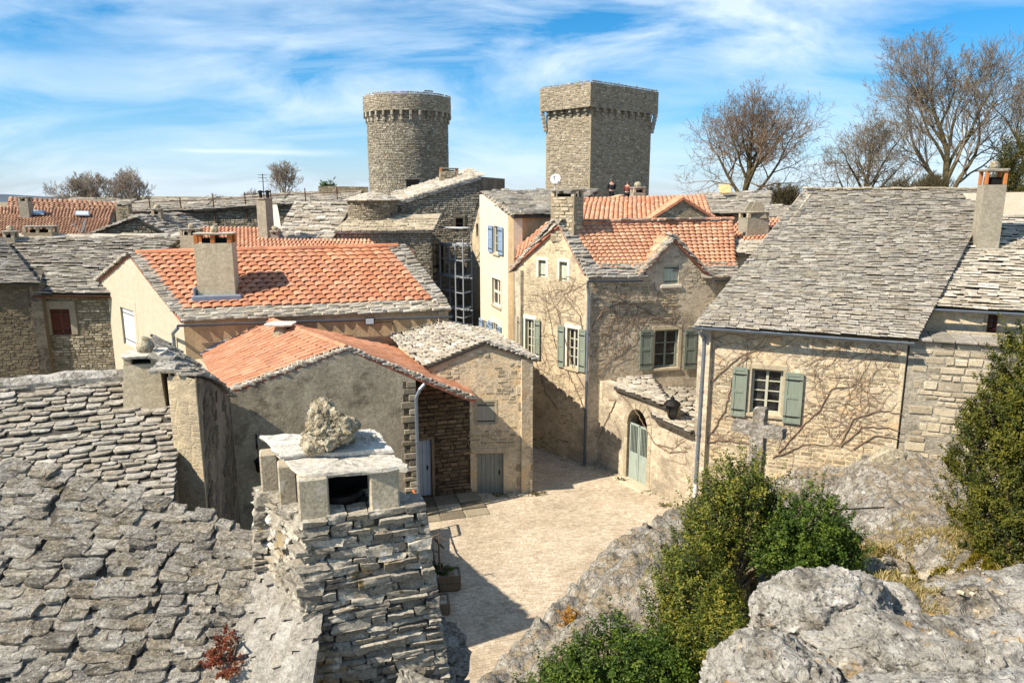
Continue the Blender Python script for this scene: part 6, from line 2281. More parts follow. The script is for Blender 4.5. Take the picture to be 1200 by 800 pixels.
# ------------------------------------------------------------------ right cluster behind the dormer house
PA2 = [at(668, 258, 33.4), at(838, 260, 33.8), at(826, 229, 37.2), at(676, 233, 36.6)]
hA2, dA2 = slope_house('house with an orange roof and small cross gable below the square tower', PA2, MAT['wall_pale'], 'barrel', tile_rows(PA2, 30, 12, .07, seed=201), MAT['clay_light'], 'roof_tile', 250)
gA = Wall(at(762, 257, 32.6), at(838, 257, 33.0))
pg = gA.px(799, 234)
gA.build(hA2, MAT['wall_small'], [(0, 6), (gA.L, 6), (gA.L, gA.px(838, 257)[1]), pg, (0, gA.px(762, 257)[1])], name='gable_wall')
bk_ = V(.5, 3.4, 0)
for e, s_ in ((gA.p(-.15, gA.px(760, 258)[1], .12), 1), (gA.p(gA.L + .15, gA.px(840, 258)[1], .12), 2)):
    a = gA.p(pg[0], pg[1] + .08, .12)
    P = [e + bk_, e, a, a + bk_] if s_ == 1 else [e, e + bk_, a + bk_, a]
    dk = deck(hA2, P, MAT['clay_under'], .08, 'gable_roof')
    lay(dk, 'barrel', tile_rows(P, 14, 7, .08, seed=202 + s_), MAT['clay_light'], 'roof_tile', 60)
mb = MB()
mb.bev(gA.p(.1, gA.px(800, 256)[1] - .12, .1), gA.U * (gA.L - .2), gA.N * .35, V(0, 0, .08), .02)
mb.build('lead_flashing', MAT['lead'], hA2)
PA3 = [at(842, 286, 29.6), at(925, 286, 28.9), at(950, 256, 32.2), at(868, 258, 32.6)]
slope_house('house with a pale orange roof tucked beside the huge slab roof', PA3, MAT['wall_pale'], 'barrel', tile_rows(PA3, 17, 9, .08, seed=205), MAT['clay_light'], 'roof_tile', 150)
PA4 = [at(848, 297, 28.4), at(900, 299, 28.0), at(905, 284, 29.2), at(850, 283, 29.5)]
slope_house('low slab-edged roof with grey gutter in the gap by the orange roofs', PA4, MAT['wall_white'], 'rect', slab_rows(PA4, .2, (.3, .6), .05, seed=206), MAT['lz_pale'], 'roof_slab', 60, under=MAT['lz_joint'])
PA5 = [at(822, 251, 39), at(900, 251, 39), at(905, 226, 43), at(815, 228, 43)]
slope_house('mossy slab roof in front of the bare trees, carrying a yellow chimney slab', PA5, MAT['wall_pale'], 'rect', slab_rows(PA5, .28, (.35, .8), .07, seed=207, wave=.08), MAT['lz_left'], 'roof_slab', 150, under=MAT['lz_joint'])
PA6 = [at(890, 260, 36), at(960, 262, 36), at(965, 243, 39), at(892, 241, 39)]
slope_house('low brown slab roof behind the ridge of the huge slab roof', PA6, MAT['wall_small'], 'rect', slab_rows(PA6, .28, (.35, .8), .07, seed=208, wave=.08), MAT['lz_big'], 'roof_slab', 80, under=MAT['lz_joint'])
for lab, px_, py_, Y_, w_, zt, m_, ln in (('stone chimney with pointed little cap before the square tower', 747, 236, 37.3, .62, 10.1, 'chim_grey', True),
                                          ('grey rendered chimney with tilted slabs on top, beside the huge roof', 883, 260, 30.5, .95, 9.05, 'chim_grey', False)):
    c_ = at(px_, py_, Y_)
    t_ = thing('chimney_stack', lab, 'chimney', (c_.x, c_.y, zt - 1.5))
    chimney(t_, (c_.x, c_.y), zt - 2.0, zt, w_, w_ * .85, rad(10), MAT[m_], .2, .07, .1, 4, lump=ln, name='shaft')
    if not ln:
        mb = MB()
        o_ = V(c_.x, c_.y, zt)
        mb.prism([o_ + V(-.45, -.4, 0), o_ + V(.42, -.4, 0), o_ + V(.2, -.35, .62), o_ + V(-.1, -.35, .66)], V(0, .08, 0))
        mb.build('leaning_slab', MAT['st_grey'], t_)
        mb = MB()
        mb.prism([o_ + V(-.45, .4, 0), o_ + V(.42, .4, 0), o_ + V(.2, .3, .62), o_ + V(-.1, .3, .66)], V(0, .08, 0))
        mb.build('leaning_slab', MAT['st_grey'], t_)
c_ = at(848, 230, 42)
t_ = thing('chimney_stack', 'short chimney capped by one round yellow-lichened slab', 'chimney', c_ - V(0, 0, .8))
chimney(t_, (c_.x, c_.y), c_.z - 1.4, c_.z - .1, .5, .5, 0, MAT['chim_grey'], 0, .0, .1, name='shaft')
v_, f_ = slab_variant(55, fine=True)
M = Matrix.Translation(V(c_.x, c_.y - .3, c_.z + .1)) @ Matrix.Rotation(rad(50), 4, 'X') @ Matrix.Diagonal((.72, .66, .1, 1))
link(bpy.data.objects.new('cap_slab', tri_mesh('cap_slab', v_, f_, plain('yellow_lichen_slab', hexc('cdb27e'), .95, var=.4))), t_, M)

# ------------------------------------------------------------------ scaffold
sc = thing('scaffold', 'galvanised tube scaffold with plank decks against the dark keep wall', 'scaffold', at(535, 392, 40))
sx = [(516, 42.4), (527, 42.0), (534, 41.0), (543, 40.5), (553, 41.5)]
zb, zt_ = .0, at(530, 282, 41.5).z
posts = []
for px_, Y_ in sx:
    p = at(px_, 330, Y_)
    posts.append(p)
    mb = MB()
    mb.tube([V(p.x, p.y, 0), V(p.x, p.y, zt_ + R.uniform(-.2, .5))], .045, 6)
    mb.build('standard', MAT['alu'], sc)
for py_ in (288, 325, 362, 390):
    z_ = at(530, py_, 41.3).z
    for a, b in ((0, 1), (1, 4), (2, 3), (0, 2), (3, 4)):
        for dz_ in (.1, 1.0):
            MB().tube([V(posts[a].x, posts[a].y, z_ + dz_), V(posts[b].x, posts[b].y, z_ + dz_)], .03, 5).build('ledger', MAT['alu'], sc)
    for k in range(3):
        mb = MB()
        f = k * .33
        a, b = posts[0].lerp(posts[2], f), posts[1].lerp(posts[3], f)
        a, b = V(a.x - .1, a.y, z_), V(b.x + .5, b.y, z_)
        d_ = (posts[2] - posts[0])
        d_ = V(d_.x, d_.y, 0) * .3
        mb.box(a, b - a, d_, V(0, 0, .06))
        mb.build('deck_plank', MAT['alu'], sc)

# ------------------------------------------------------------------ visitors on the rampart by the square tower
def person(name, label, loc, h, face, jacket, bend=0.0):
    t = thing(name, label, 'person', loc, 'visitors by the square tower')
    s_ = h / 1.72
    ca, sa = math.cos(face), math.sin(face)
    def T(x, y, z): return V(loc[0] + (x * ca - y * sa) * s_, loc[1] + (x * sa + y * ca) * s_, loc[2] + z * s_)
    def skin(nm, pts, edges, rad_, mat):
        me = bpy.data.meshes.new(nm)
        me.from_pydata([T(*p) for p in pts], edges, [])
        o = link(bpy.data.objects.new(nm, me), t)
        o.modifiers.new('skin', 'SKIN')
        for i, r in enumerate(rad_): me.skin_vertices[0].data[i].radius = (r[0] * s_, r[1] * s_) if isinstance(r, tuple) else (r * s_, r * s_)
        me.skin_vertices[0].data[0].use_root = True
        ss = o.modifiers.new('sub', 'SUBSURF')
        ss.levels = ss.render_levels = 1
        me.materials.append(mat)
        return o
    b = bend
    pts = [(0, 0, .93), (0, -b * .3, 1.18), (0, -b * .6, 1.40), (0, -b * .7, 1.5), (0, -b * .8 - .01, 1.6), (0, -b * .85 - .01, 1.7),
           (-.19, -b * .6, 1.4), (-.25, -b * .6 - .03, 1.13), (-.2, -b * .6 - .22, 1.05), (-.17, -b * .6 - .31, 1.07),
           (.19, -b * .6, 1.4), (.25, -b * .6 - .03, 1.13), (.2, -b * .6 - .22, 1.05), (.17, -b * .6 - .31, 1.07),
           (-.1, 0, .86), (-.11, -.02, .48), (-.11, .03, .08), (-.11, -.13, .03), (.1, 0, .86), (.11, -.02, .48), (.11, .03, .08), (.11, -.13, .03)]
    ed = [(0, 1), (1, 2), (2, 3), (3, 4), (4, 5), (2, 6), (6, 7), (7, 8), (8, 9), (2, 10), (10, 11), (11, 12), (12, 13), (0, 14), (14, 15), (15, 16), (16, 17), (0, 18), (18, 19), (19, 20), (20, 21)]
    rd_ = [(.15, .11), (.14, .1), (.15, .1), .055, (.08, .095), (.07, .085), .06, .045, .035, .04, .06, .045, .035, .04, .085, .06, .045, .035, .085, .06, .045, .035]
    skin('body', pts, ed, rd_, MAT['skin'])
    j = [0, 1, 2, 6, 7, 8, 10, 11, 12]
    idx = {v: i for i, v in enumerate(j)}
    skin('jacket', [pts[i] for i in j], [(idx[a], idx[c]) for a, c in ed if a in idx and c in idx], [(.18, .14), (.17, .13), (.17, .12), .085, .07, .055, .085, .07, .055], jacket)
    j = [0, 14, 15, 16, 18, 19, 20]
    idx = {v: i for i, v in enumerate(j)}
    skin('trousers', [pts[i] for i in j], [(idx[a], idx[c]) for a, c in ed if a in idx and c in idx], [(.165, .125), .1, .075, .06, .1, .075, .06], MAT['cloth_dark'])
    mb = MB()
    c_ = T(0, -b * .83 + .02, 1.66)
    vs, fs = [], []
    for i in range(5):
        for k in range(10):
            a, e = 2 * math.pi * k / 10, -.25 + 1.7 * i / 4
            r = .115 * s_
            vs.append(c_ + V(math.cos(a) * math.cos(e) * r, math.sin(a) * math.cos(e) * r, math.sin(e) * r))
    for i in range(4):
        for k in range(10):
            fs.append((i * 10 + k, i * 10 + (k + 1) % 10, i * 10 + 10 + (k + 1) % 10, i * 10 + 10 + k))
    mb.add(vs, fs)
    mb.build('hair', MAT['hair'], t, smooth=True)


pf = at(717, 210, 50.5)
person('person', 'visitor in a dark jacket standing at the foot of the square tower', (pf.x, pf.y, pf.z - 1.72), 1.72, rad(180), MAT['cloth_dark'], .05)
pf = at(735, 214, 50.8)
person('person', 'visitor in a reddish jacket leaning forward beside the one in dark clothes', (pf.x, pf.y, pf.z - 1.5), 1.55, rad(160), MAT['cloth_red'], .25)
mb = MB()
ta = at(690, 226, 49)
ter = thing('terrace_wall', 'low rubble terrace at the foot of the square tower where visitors stand', 'wall', (6, 50, 0))
wT = Wall(at(668, 228, 49.3), at(800, 228, 50.3))
wT.build(ter, MAT['wall_small'], [(0, -.3), (wT.L, -.3), (wT.L, 9.3), (0, 9.3)], thick=2.5)
# ------------------------------------------------------------------ foreground house: slab roof and big stone chimney
hN = thing('house', 'foreground house with thick grey lichened stone-slab roof and massive dry-stone chimney', 'house', (-3, 6.5, 3), 'village houses')
o_ = V(-2.69, 7.0, 6.4)
du, dv = V(.97, .25, 0), V(-.25 * .906, .97 * .906, .4226)
du = (du - V(0, 0, 0)).normalized()
pt = lambda a, b: o_ + du * a + dv * b
RN = [pt(-4.6, -2.1), pt(-.1, -2.1), pt(.05, .05), pt(-4.6, 2.45)]
rfN = deck(hN, RN, MAT['lz_joint'], .14)
lay(rfN, 'fine', slab_cols(RN, .108, (.17, .3), .034, seed=211, yaw=.07), MAT['lz_near'], 'roof_slab', 300)
wn = Wall((-7.2, 8.2), (-2.7, 7.05))
wn.build(hN, MAT['wall_dark'], [(0, -.3), (wn.L, -.3), (wn.L, 6.25), (0, 6.25)])
RN2 = [V(-2.95, 4.3, 5.15), V(-2.75, 7.25, 6.42), V(-2.1, 7.2, 6.62), V(-1.5, 4.3, 5.55)]
rfN2 = deck(hN, RN2, MAT['lz_side'], .2, 'side_roof')
lay(rfN2, 'fine', slab_rows(RN2, .15, (.3, .6), .02, overlap=1.6, seed=212, wave=.02, tilt=.8, yaw=.04), MAT['lz_side'], 'roof_slab', 60)
RN3 = [V(-.30, 4.2, 4.5), V(-.55, 7.2, 5.2), V(-1.0, 7.2, 5.6), V(-1.0, 4.2, 5.2)]
rfN3 = deck(hN, RN3, MAT['lz_joint'], .2, 'side_roof')
lay(rfN3, 'fine', slab_rows(RN3, .2, (.3, .5), .07, seed=213, wave=.03), MAT['lz_near'], 'roof_slab', 60)
mb = MB()
mb.hexa([V(-2.8, 4.4, -.3), V(-.5, 4.4, -.3), V(-.7, 7.15, -.3), V(-2.8, 7.15, -.3), V(-2.8, 4.4, 5.0), V(-.5, 4.4, 4.4), V(-.7, 7.15, 5.1), V(-2.8, 7.15, 6.2)])
mb.build('wall', MAT['wall_dark'], hN)


def stone_variant(seed):
    """angular field stone: a box with its corners pushed about, edges worn, faces pitted"""
    rr = random.Random(seed)
    bm = bmesh.new()
    bmesh.ops.create_cube(bm, size=1)
    bmesh.ops.subdivide_edges(bm, edges=bm.edges, cuts=5, use_grid_fill=True)
    bm.verts.index_update()
    p = np.array([v.co[:] for v in bm.verts])
    l = np.linalg.norm(p * 2, axis=1)[:, None]
    m = np.max(np.abs(p * 2), axis=1)[:, None]
    q = p * (1 - .06 * (l / m - 1))
    off = np.zeros_like(p)
    for sx in (-1, 1):
        for sy in (-1, 1):
            for sz in (-1, 1):
                w_ = (.5 + sx * p[:, 0]) * (.5 + sy * p[:, 1]) * (.5 + sz * p[:, 2])
                off += w_[:, None] * np.array([rr.uniform(-.09, .09), rr.uniform(-.12, .12), rr.uniform(-.17, .17)])
    nz = np.stack([fbm(p * np.array([4, 3, 2.2]) + seed * 5 + k * 9, 5, seed + k, gain=.6) for k in range(3)], 1)
    p = q + off + nz * np.array([.018, .045, .05])
    for v, c in zip(bm.verts, p): v.co = c
    bmesh.ops.triangulate(bm, faces=bm.faces)
    bm.verts.index_update()
    v = np.array([c.co[:] for c in bm.verts]) + np.array([0, .5, 0])
    f = np.array([[c.index for c in k.verts] for k in bm.faces])
    bm.free()
    return v, f


KITS['stone'] = [stone_variant(i + 1) for i in range(16)]
FCt, FRt, BLt = V(-1.86, 6.08, 7.12), V(-.83, 6.42, 7.12), V(-2.58, 6.88, 7.12)
BRt = V(-1.55, 7.2, 7.12)
ctr = (FRt + BLt) / 2
ctr.z = 0
def batter(p, z):
    k = 1 + max(0, 7.12 - z) * .13
    return V(ctr.x + (p.x - ctr.x) * k, ctr.y + (p.y - ctr.y) * k, z)
mb = MB()
zb_ = 3.0
mb.hexa([batter(ctr.lerp(p, .9), zb_) for p in (FCt, FRt, BRt, BLt)] + [batter(ctr.lerp(V(p.x, p.y, 0), .9), 7.1) for p in (FCt, FRt, BRt, BLt)])
chN = mb.build('chimney', MAT['lz_joint'], hN)
mats, matsb = [], []
rr_ = random.Random(31)
for fi, (a, b) in enumerate(((FCt, FRt), (BLt, FCt), (FRt, BRt), (BRt, BLt))):
    z = 5.2 if fi < 2 else 5.6
    while z < 7.08:
        h = min(rr_.choice((.05, .055, .065, .075, .085, .1)) * rr_.uniform(.9, 1.1), 7.14 - z)
        if h < .04: h = .05
        pa_, pb2 = batter(a, z), batter(b, z)
        L = (pb2 - pa_).length
        u = (pb2 - pa_).normalized()
        n = V(u.y, -u.x, 0)
        t = -rr_.uniform(0, .1) if fi < 2 else .2
        while t < L - .05:
            l = min(rr_.uniform(.12, .36), L + .01 - t)
            if L + .01 - t - l < .1: l = L + .01 - t
            d = rr_.uniform(.22, .3)
            sag = rr_.uniform(-.04, .04)
            q = Matrix.Rotation(sag, 3, n) @ Matrix.Rotation(rr_.uniform(-.06, .06), 3, 'Z') @ Matrix.Rotation(rr_.uniform(-.05, .08), 3, u)
            uu, nn, zz = q @ u, q @ (-n), q @ V(0, 0, 1)
            p = pa_ + u * (t + l / 2) + n * rr_.uniform(-.02, .016) + V(0, 0, h / 2 + rr_.uniform(-.008, .008))
            s1, s2, s3 = l * rr_.uniform(.94, 1.02), d, h * rr_.uniform(.86, 1.1)
            if rr_.random() < .5: uu = -uu
            M = Matrix(((uu.x * s1, nn.x * s2, zz.x * s3, p.x), (uu.y * s1, nn.y * s2, zz.y * s3, p.y), (uu.z * s1, nn.z * s2, zz.z * s3, p.z), (0, 0, 0, 1)))
            (mats if fi < 2 else matsb).append(M)
            t += l + rr_.uniform(0, .012)
        z += h
lay(chN, 'stone', mats, MAT['st_chim'], 'stone', 300, 'stonework')
lay(chN, 'stone', matsb, MAT['st_chim'], 'stone', 0, 'far_stonework')
# posts of the smoke opening
uF, uL = (FRt - FCt).normalized(), (BLt - FCt).normalized()
LF_, LL_ = (FRt - FCt).length, (BLt - FCt).length
for a, b in ((.13, .13), (.72, .13), (.1, .55), (.1, .93), (.72, .95)):
    p = FCt + uF * (LF_ * a) + uL * (LL_ * b)
    mb = MB()
    w_ = .27 if b < .2 else .17
    ux, uy = uF * w_, V(-uF.y, uF.x, 0) * .19
    mb.bev(p - ux / 2 - uy / 2 - V(0, 0, .02), ux, uy, V(0, 0, .40), .015)
    mb.build('cap_post', MAT['st_quoin'], chN)
mb = MB()
p = FCt + uF * LF_ * .5 + uL * LL_ * .45
mb.lathe((p.x, p.y), [(.2, 7.08), (.22, 7.16), (.21, 7.2), (.16, 7.2), (.15, 7.1), (0, 7.09)], 18)
mb.build('flue_pot', MAT['iron'], chN)
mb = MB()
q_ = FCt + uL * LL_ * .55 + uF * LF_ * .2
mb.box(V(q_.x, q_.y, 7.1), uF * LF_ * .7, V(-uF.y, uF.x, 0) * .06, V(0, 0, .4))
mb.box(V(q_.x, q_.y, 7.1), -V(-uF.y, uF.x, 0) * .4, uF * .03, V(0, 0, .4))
mb.build('dark_back', MAT['soot_and_shade'], chN)  # black sheets added to paint the dark inside of the smoke opening


def big_slab(poly, z0, th, seed, mat, parent, name='cap_slab', tilt=V(0, 0, 0)):
    """rough edged flagstone from an outline, with uneven top"""
    rr = random.Random(seed)
    n = 9
    ring = []
    for i in range(len(poly)):
        a, b = Vector(poly[i]), Vector(poly[(i + 1) % len(poly)])
        for k in range(n):
            q = a.lerp(b, k / n)
            d = (b - a).normalized()
            q = q + V(d.y, -d.x, 0) * rr.uniform(-.03, .012)
            ring.append(q)
    c = sum((q for q in ring), V(0, 0, 0)) / len(ring)
    g = lambda q, k, dz: V(c.x + (q.x - c.x) * k, c.y + (q.y - c.y) * k, z0 + dz + tilt.x * (q.x - c.x) * k + tilt.y * (q.y - c.y) * k)
    mb = MB()
    m = len(ring)
    vs = [g(q, .97, 0) for q in ring] + [g(q, 1.0, th * .5 + rr.uniform(-.01, .01)) for q in ring] + [g(q, .98, th + rr.uniform(-.008, .006)) for q in ring]
    for kk in (.8, .55, .28): vs += [g(q, kk, th + rr.uniform(-.008, .01)) for q in ring]
    vs += [g(c, 1, th), g(c, 1, 0)]
    fs = []
    for l in range(5):
        for i in range(m):
            fs.append((l * m + i, l * m + (i + 1) % m, (l + 1) * m + (i + 1) % m, (l + 1) * m + i))
    for i in range(m):
        fs.append((5 * m + i, 5 * m + (i + 1) % m, 6 * m))
        fs.append(((i + 1) % m, i, 6 * m + 1))
    mb.add(vs, fs)
    return mb.build(name, mat, parent)


zc = 7.5
s1 = [atz(350, 560, zc), atz(482, 551, zc), atz(452, 527, zc), atz(318, 532, zc)]
big_slab(s1, zc - .01, .05, 1, MAT['lz_cap'], chN, tilt=V(.0, .04, 0))
s2 = [atz(328, 538, zc + .05), atz(463, 532, zc + .05), atz(440, 508, zc + .05), atz(303, 516, zc + .05)]
big_slab(s2, zc + .055, .045, 2, MAT['lz_cap'], chN, tilt=V(0, .02, 0))
s3 = [atz(385, 519, zc + .1), atz(442, 517, zc + .1), atz(434, 508, zc + .1), atz(395, 509, zc + .1)]
big_slab(s3, zc + .105, .05, 3, MAT['lz_cap'], chN)
rc = atz(382, 522, zc + .13)
rk = rock('boulder', 'pitted yellow-lichened lump of limestone weighing down the chimney slabs', 'rock', (rc.x + .01, rc.y + .05, zc + .29), (.25, .18, .225), MAT['rock_cap'], seed=14, sub=6, amp=.5, freq=1.3, ridge=.16, fine=.06, planes=8, block=.95)

# red sedum in the valley of the roofs
sd = atz(258, 762, 6.05)
bush('sedum_patch', 'patch of red sedum growing in the roof valley beside the big chimney', 'plant', (sd.x, sd.y, 5.9),
     [((sd.x, sd.y, 6.02), (.13, .17, .05)), ((sd.x + .1, sd.y - .12, 5.98), (.12, .12, .05)), ((sd.x - .02, sd.y + .2, 6.06), (.1, .09, .05))], 2600, .010, MAT['leaf_red'], 5, clump=.03, stems=1, per=40, aspect=.7, flatten=True, up=0)

# ------------------------------------------------------------------ rocky slope under the viewpoint
CP = np.array([(3.9, 6, 6.35), (6.0, 8, 5.8), (4.3, 8.5, 5.5), (3.4, 9.7, 5.2), (6.2, 10, 4.85), (9.5, 17, 3.3), (11, 19.6, 2.7), (14, 17, 3.6), (8.0, 13.5, 3.9),
               (4.7, 16.6, 2.35), (5.3, 17.6, 1.9), (1.5, 10.8, 3.1), (2.8, 12.2, 3.1), (5.5, 15.5, 2.7), (7, 18.5, 2.2),
               (1.1, 7.4, 4.4), (.2, 7, 3.6), (2, 7.5, 5.0), (2.6, 8.2, 5.4), (2, 4.2, 6.1), (1, 3.4, 5.8), (3.5, 3.4, 6.7), (0, 4.5, 4.4), (5, 4, 6.7), (8, 6, 6.4), (10, 10, 5.4), (14, 12, 4.6),
               (4.2, 17.6, -1.2), (5.6, 18.8, -.9), (5.4, 20.6, -1), (3, 19, -1.2), (4.5, 20, -1.2), (0, 14.5, -1.2), (-2.0, 8.5, -.6), (-1.6, 6, -.4), (-1.6, 3, 0), (-.6, 7, 1.8), (-.5, 4, 3), (6.5, 20.4, .8), (8.8, 19.6, 2.0),
               (2, 1, 7.6), (5, 1, 8.0), (9, 2, 7.5), (14, 6, 6), (18, 14, 4.5), (18, 20, 4), (-1, 1, 1)])
crest = [(-.75, 9.2), (-.3, 10.1), (.5, 11.5), (1.45, 13.2), (2.4, 14.7), (3.7, 15.9), (4.6, 16.6)]
ridge_pts = []
for (xa_, ya_), (xb_, yb_) in zip(crest, crest[1:]):
    L_ = math.hypot(xb_ - xa_, yb_ - ya_)
    nx_, ny_ = -(yb_ - ya_) / L_, (xb_ - xa_) / L_
    for k in range(4):
        x, y = xa_ + (xb_ - xa_) * k / 4, ya_ + (yb_ - ya_) * k / 4
        ridge_pts += [(x, y, 2.75), (x + nx_ * .75, y + ny_ * .75, -1.1), (x - nx_ * .9, y - ny_ * .9, 3.0)]
CP = np.concatenate([CP, np.array(ridge_pts)])
nx, ny = 300, 300
gx, gy = np.meshgrid(np.linspace(-1.7, 17, nx), np.linspace(.6, 21.2, ny))
G = np.stack([gx.ravel(), gy.ravel()], 1)


def hill_z(G, rough=True):
    z = np.zeros(len(G))
    wsum = np.zeros(len(G))
    for x, y, h in CP:
        d2 = (G[:, 0] - x) ** 2 + (G[:, 1] - y) ** 2 + .03
        w_ = np.exp(-d2 / 22) / d2 ** 1.6
        z += w_ * h
        wsum += w_
    z /= wsum
    if rough:
        P = np.stack([G[:, 0], G[:, 1], z * .6], 1)
        q = np.stack([(G[:, 0] + G[:, 1]) * .5, (G[:, 1] - G[:, 0]) * 1.1, z], 1)
        z = z + .12 * fbm(P * .8, 5, 3) + .09 * (fbm(q * 1.1, 5, 8, ridge=True) - .5) + .07 * fbm(P * 3.1, 5, 5) + .04 * fbm(P * 9, 4, 12, ridge=True)
        z = z + .05 * vnoise(np.floor(P * 1.7 + .5 * fbm(P, 3, 41)[:, None]) + .5, 19)
    cxr = np.interp(G[:, 1], [c[1] for c in crest] + [18.2, 20.5], [c[0] for c in crest] + [5.4, 5.9])      # the rock stops short of the square
    z = z - 7 * np.clip(cxr - .55 - G[:, 0], 0, 1) * (G[:, 1] > 8)
    return z


gz = hill_z(G)
i, j = np.meshgrid(np.arange(nx - 1), np.arange(ny - 1))
a = (j * nx + i).ravel()
me = tri_mesh('hillside', np.stack([G[:, 0], G[:, 1], gz], 1), np.stack([a, a + 1, a + nx + 1, a + nx], 1), MAT['rock'], smooth=rad(60))
hill = struct(link(bpy.data.objects.new('hillside', me)))


def gz_at(x, y): return float(hill_z(np.array([[x, y]]))[0])


rock('rock_outcrop', 'rounded pale boulder above the bushes, lower edge in shade', 'rock', (2.36, 5.0, 6.86), (.62, .45, .36), MAT['rock_white'], 3, 6, .2, 1.3, .2, .03)
rock('rock_outcrop', 'blocky whitish boulder at the bottom edge next to the dark green bush', 'rock', (1.62, 3.95, 6.92), (.5, .5, .42), MAT['rock_white'], 5, 6, .18, 1.2, .1, .03)
rock('rock_outcrop', 'long broken ridge of boulder running to the right edge', 'rock', (2.85, 4.1, 7.0), (.95, .42, .36), MAT['rock_white'], 18, 6, .22, 1.5, -.12, .03)
rock('rock_outcrop', 'nearest boulder, orange lichened, in the bottom right corner', 'rock', (2.2, 2.95, 7.45), (.7, .34, .32), MAT['rock_white'], 8, 6, .2, 1.4, -.1, .03)
rock('rock_outcrop', 'small dark-cracked rock wedged behind the rounded pale boulder', 'rock', (2.98, 5.35, 6.62), (.32, .3, .26), MAT['rock_white'], 19, 5, .24, 1.5, .5, .03)
rock('rock_outcrop', 'long low slab of rock beneath the yew bush', 'rock', (4.7, 6.3, 6.1), (1.2, .55, .32), MAT['rock_white'], 12, 6, .2, 1.3, .25, .04)
rock('rock_outcrop', 'grey rock hump at the foot of the cream house wall', 'rock', (9.4, 15.6, 2.3), (1.45, 1.8, 1.2), MAT['rock'], 15, 6, .2, 1.4, .3, .03)
rock('rock_outcrop', 'small mossy block of stone at the wall foot under the cream house', 'rock', (10.2, 18.6, 3.0), (.55, .4, .3), MAT['rock_cap'], 16, 4, .16, 1.2, .3)


# ------------------------------------------------------------------ ground plants
def tufts(name, boxes, n, h, mat, seed, wide=.006, cat=None):
    rng = np.random.default_rng(seed)
    V_, r_ = [], []
    for (x0, y0, x1, y1), k in boxes:
        xy = np.stack([rng.uniform(x0, x1, k), rng.uniform(y0, y1, k)], 1)
        keep = fbm(np.c_[xy * 2.2, np.zeros(k)], 4, seed) > -.15
        xy = xy[keep]
        z = hill_z(xy) - .01
        m = len(xy)
        d = rng.normal(size=(m, 2)) * .5
        hh = h * rng.uniform(.4, 1.3, m)
        wv = rng.normal(size=(m, 2))
        wv /= np.linalg.norm(wv, axis=1)[:, None]
        q = np.empty((m, 4, 3))
        q[:, 0] = np.c_[xy - wv * wide, z]
        q[:, 1] = np.c_[xy + wv * wide, z]
        q[:, 2] = np.c_[xy + d * hh[:, None] + wv * wide * .4, z + hh]
        q[:, 3] = np.c_[xy + d * hh[:, None] - wv * wide * .4, z + hh * .97]
        V_.append(q.reshape(-1, 3))
        r_.append(np.repeat(rng.random(m), 4))
    v = np.concatenate(V_)
    me = tri_mesh(name, v, np.arange(len(v)).reshape(-1, 4), mat, np.concatenate(r_))
    o = link(bpy.data.objects.new(name, me))
    o['kind'] = 'stuff'
    o['label'] = cat or ''
    return o


tufts('dry_grass', [((2.4, 4.4, 7.0, 9.2), 130000), ((6, 9, 9, 13), 14000)], 0, .065, MAT['dry_grass'], 3, .006, 'dry grass and dead stalks on the stony slope')
tufts('moss', [((3.4, 7.7, 4.7, 8.9), 60000), ((4.5, 7.4, 5.7, 8.3), 50000), ((2.9, 6.4, 4.4, 7.0), 8000)], 0, .03, MAT['moss'], 4, .012, 'yellow green moss cushions on the rocks')


def scatter_stones(name, box, n, seed, mat, smin=.02, smax=.09):
    rng = np.random.default_rng(seed)
    rr = random.Random(seed)
    xy = np.stack([rng.uniform(box[0], box[2], n), rng.uniform(box[1], box[3], n)], 1)
    z = hill_z(xy)
    vs, fs, rn, b = [], [], [], 0
    for (x, y), zz in zip(xy, z):
        v, f = KITS['stone'][rr.randrange(16)]
        s_ = rr.uniform(smin, smax) * rr.uniform(.4, 1)
        M = np.array((Matrix.Rotation(rr.uniform(0, 6), 3, 'Z') @ Matrix.Rotation(rr.uniform(-.4, .4), 3, 'X') @ Matrix.Diagonal((s_ * 1.3, s_, s_ * .7)).to_3x3()))
        vs.append((v - [0, .5, 0]) @ M.T + [x, y, zz + s_ * .15])
        fs.append(f + b)
        rn.append(np.full(len(v), rr.random()))
        b += len(v)
    o = link(bpy.data.objects.new(name, tri_mesh(name, np.concatenate(vs), np.concatenate(fs), mat, np.concatenate(rn))))
    o['kind'] = 'stuff'
    o['label'] = 'loose stones lying on the dry slope'


scatter_stones('rubble', (2.4, 4.6, 6.6, 9.0), 420, 77, MAT['st_quoin'])
scatter_stones('gravel', (2.2, 4.2, 6.8, 9.2), 1500, 78, MAT['st_chim'], .008, .03)

BX = 'box bushes below the stone cross'
bush('box_bush', 'airy yellow-green box bush in front of the stone cross', 'shrub', (2.6, 7.9, gz_at(2.6, 7.9) - .05),
     [((2.45, 8.0, 6.2), (.42, .4, .55)), ((2.75, 8.0, 6.55), (.4, .38, .4)), ((2.15, 7.8, 5.75), (.4, .4, .45)), ((2.95, 7.9, 6.1), (.3, .3, .4))], 42000, .017, MAT['leaf_box'], 21, BX, clump=.1, per=60, stems=34, shell=.2, up=.8, stem_mat=MAT['twig_grey'])
bush('box_bush', 'dense deep-green rounded bush right of the stone cross', 'shrub', (3.35, 7.6, gz_at(3.35, 7.6) - .05),
     [((3.38, 7.6, 6.25), (.46, .42, .5)), ((3.62, 7.6, 5.95), (.36, .36, .38)), ((3.1, 7.6, 6.05), (.32, .36, .36))], 40000, .016, MAT['leaf_deep'], 22, BX, clump=.085, per=70, stems=16)
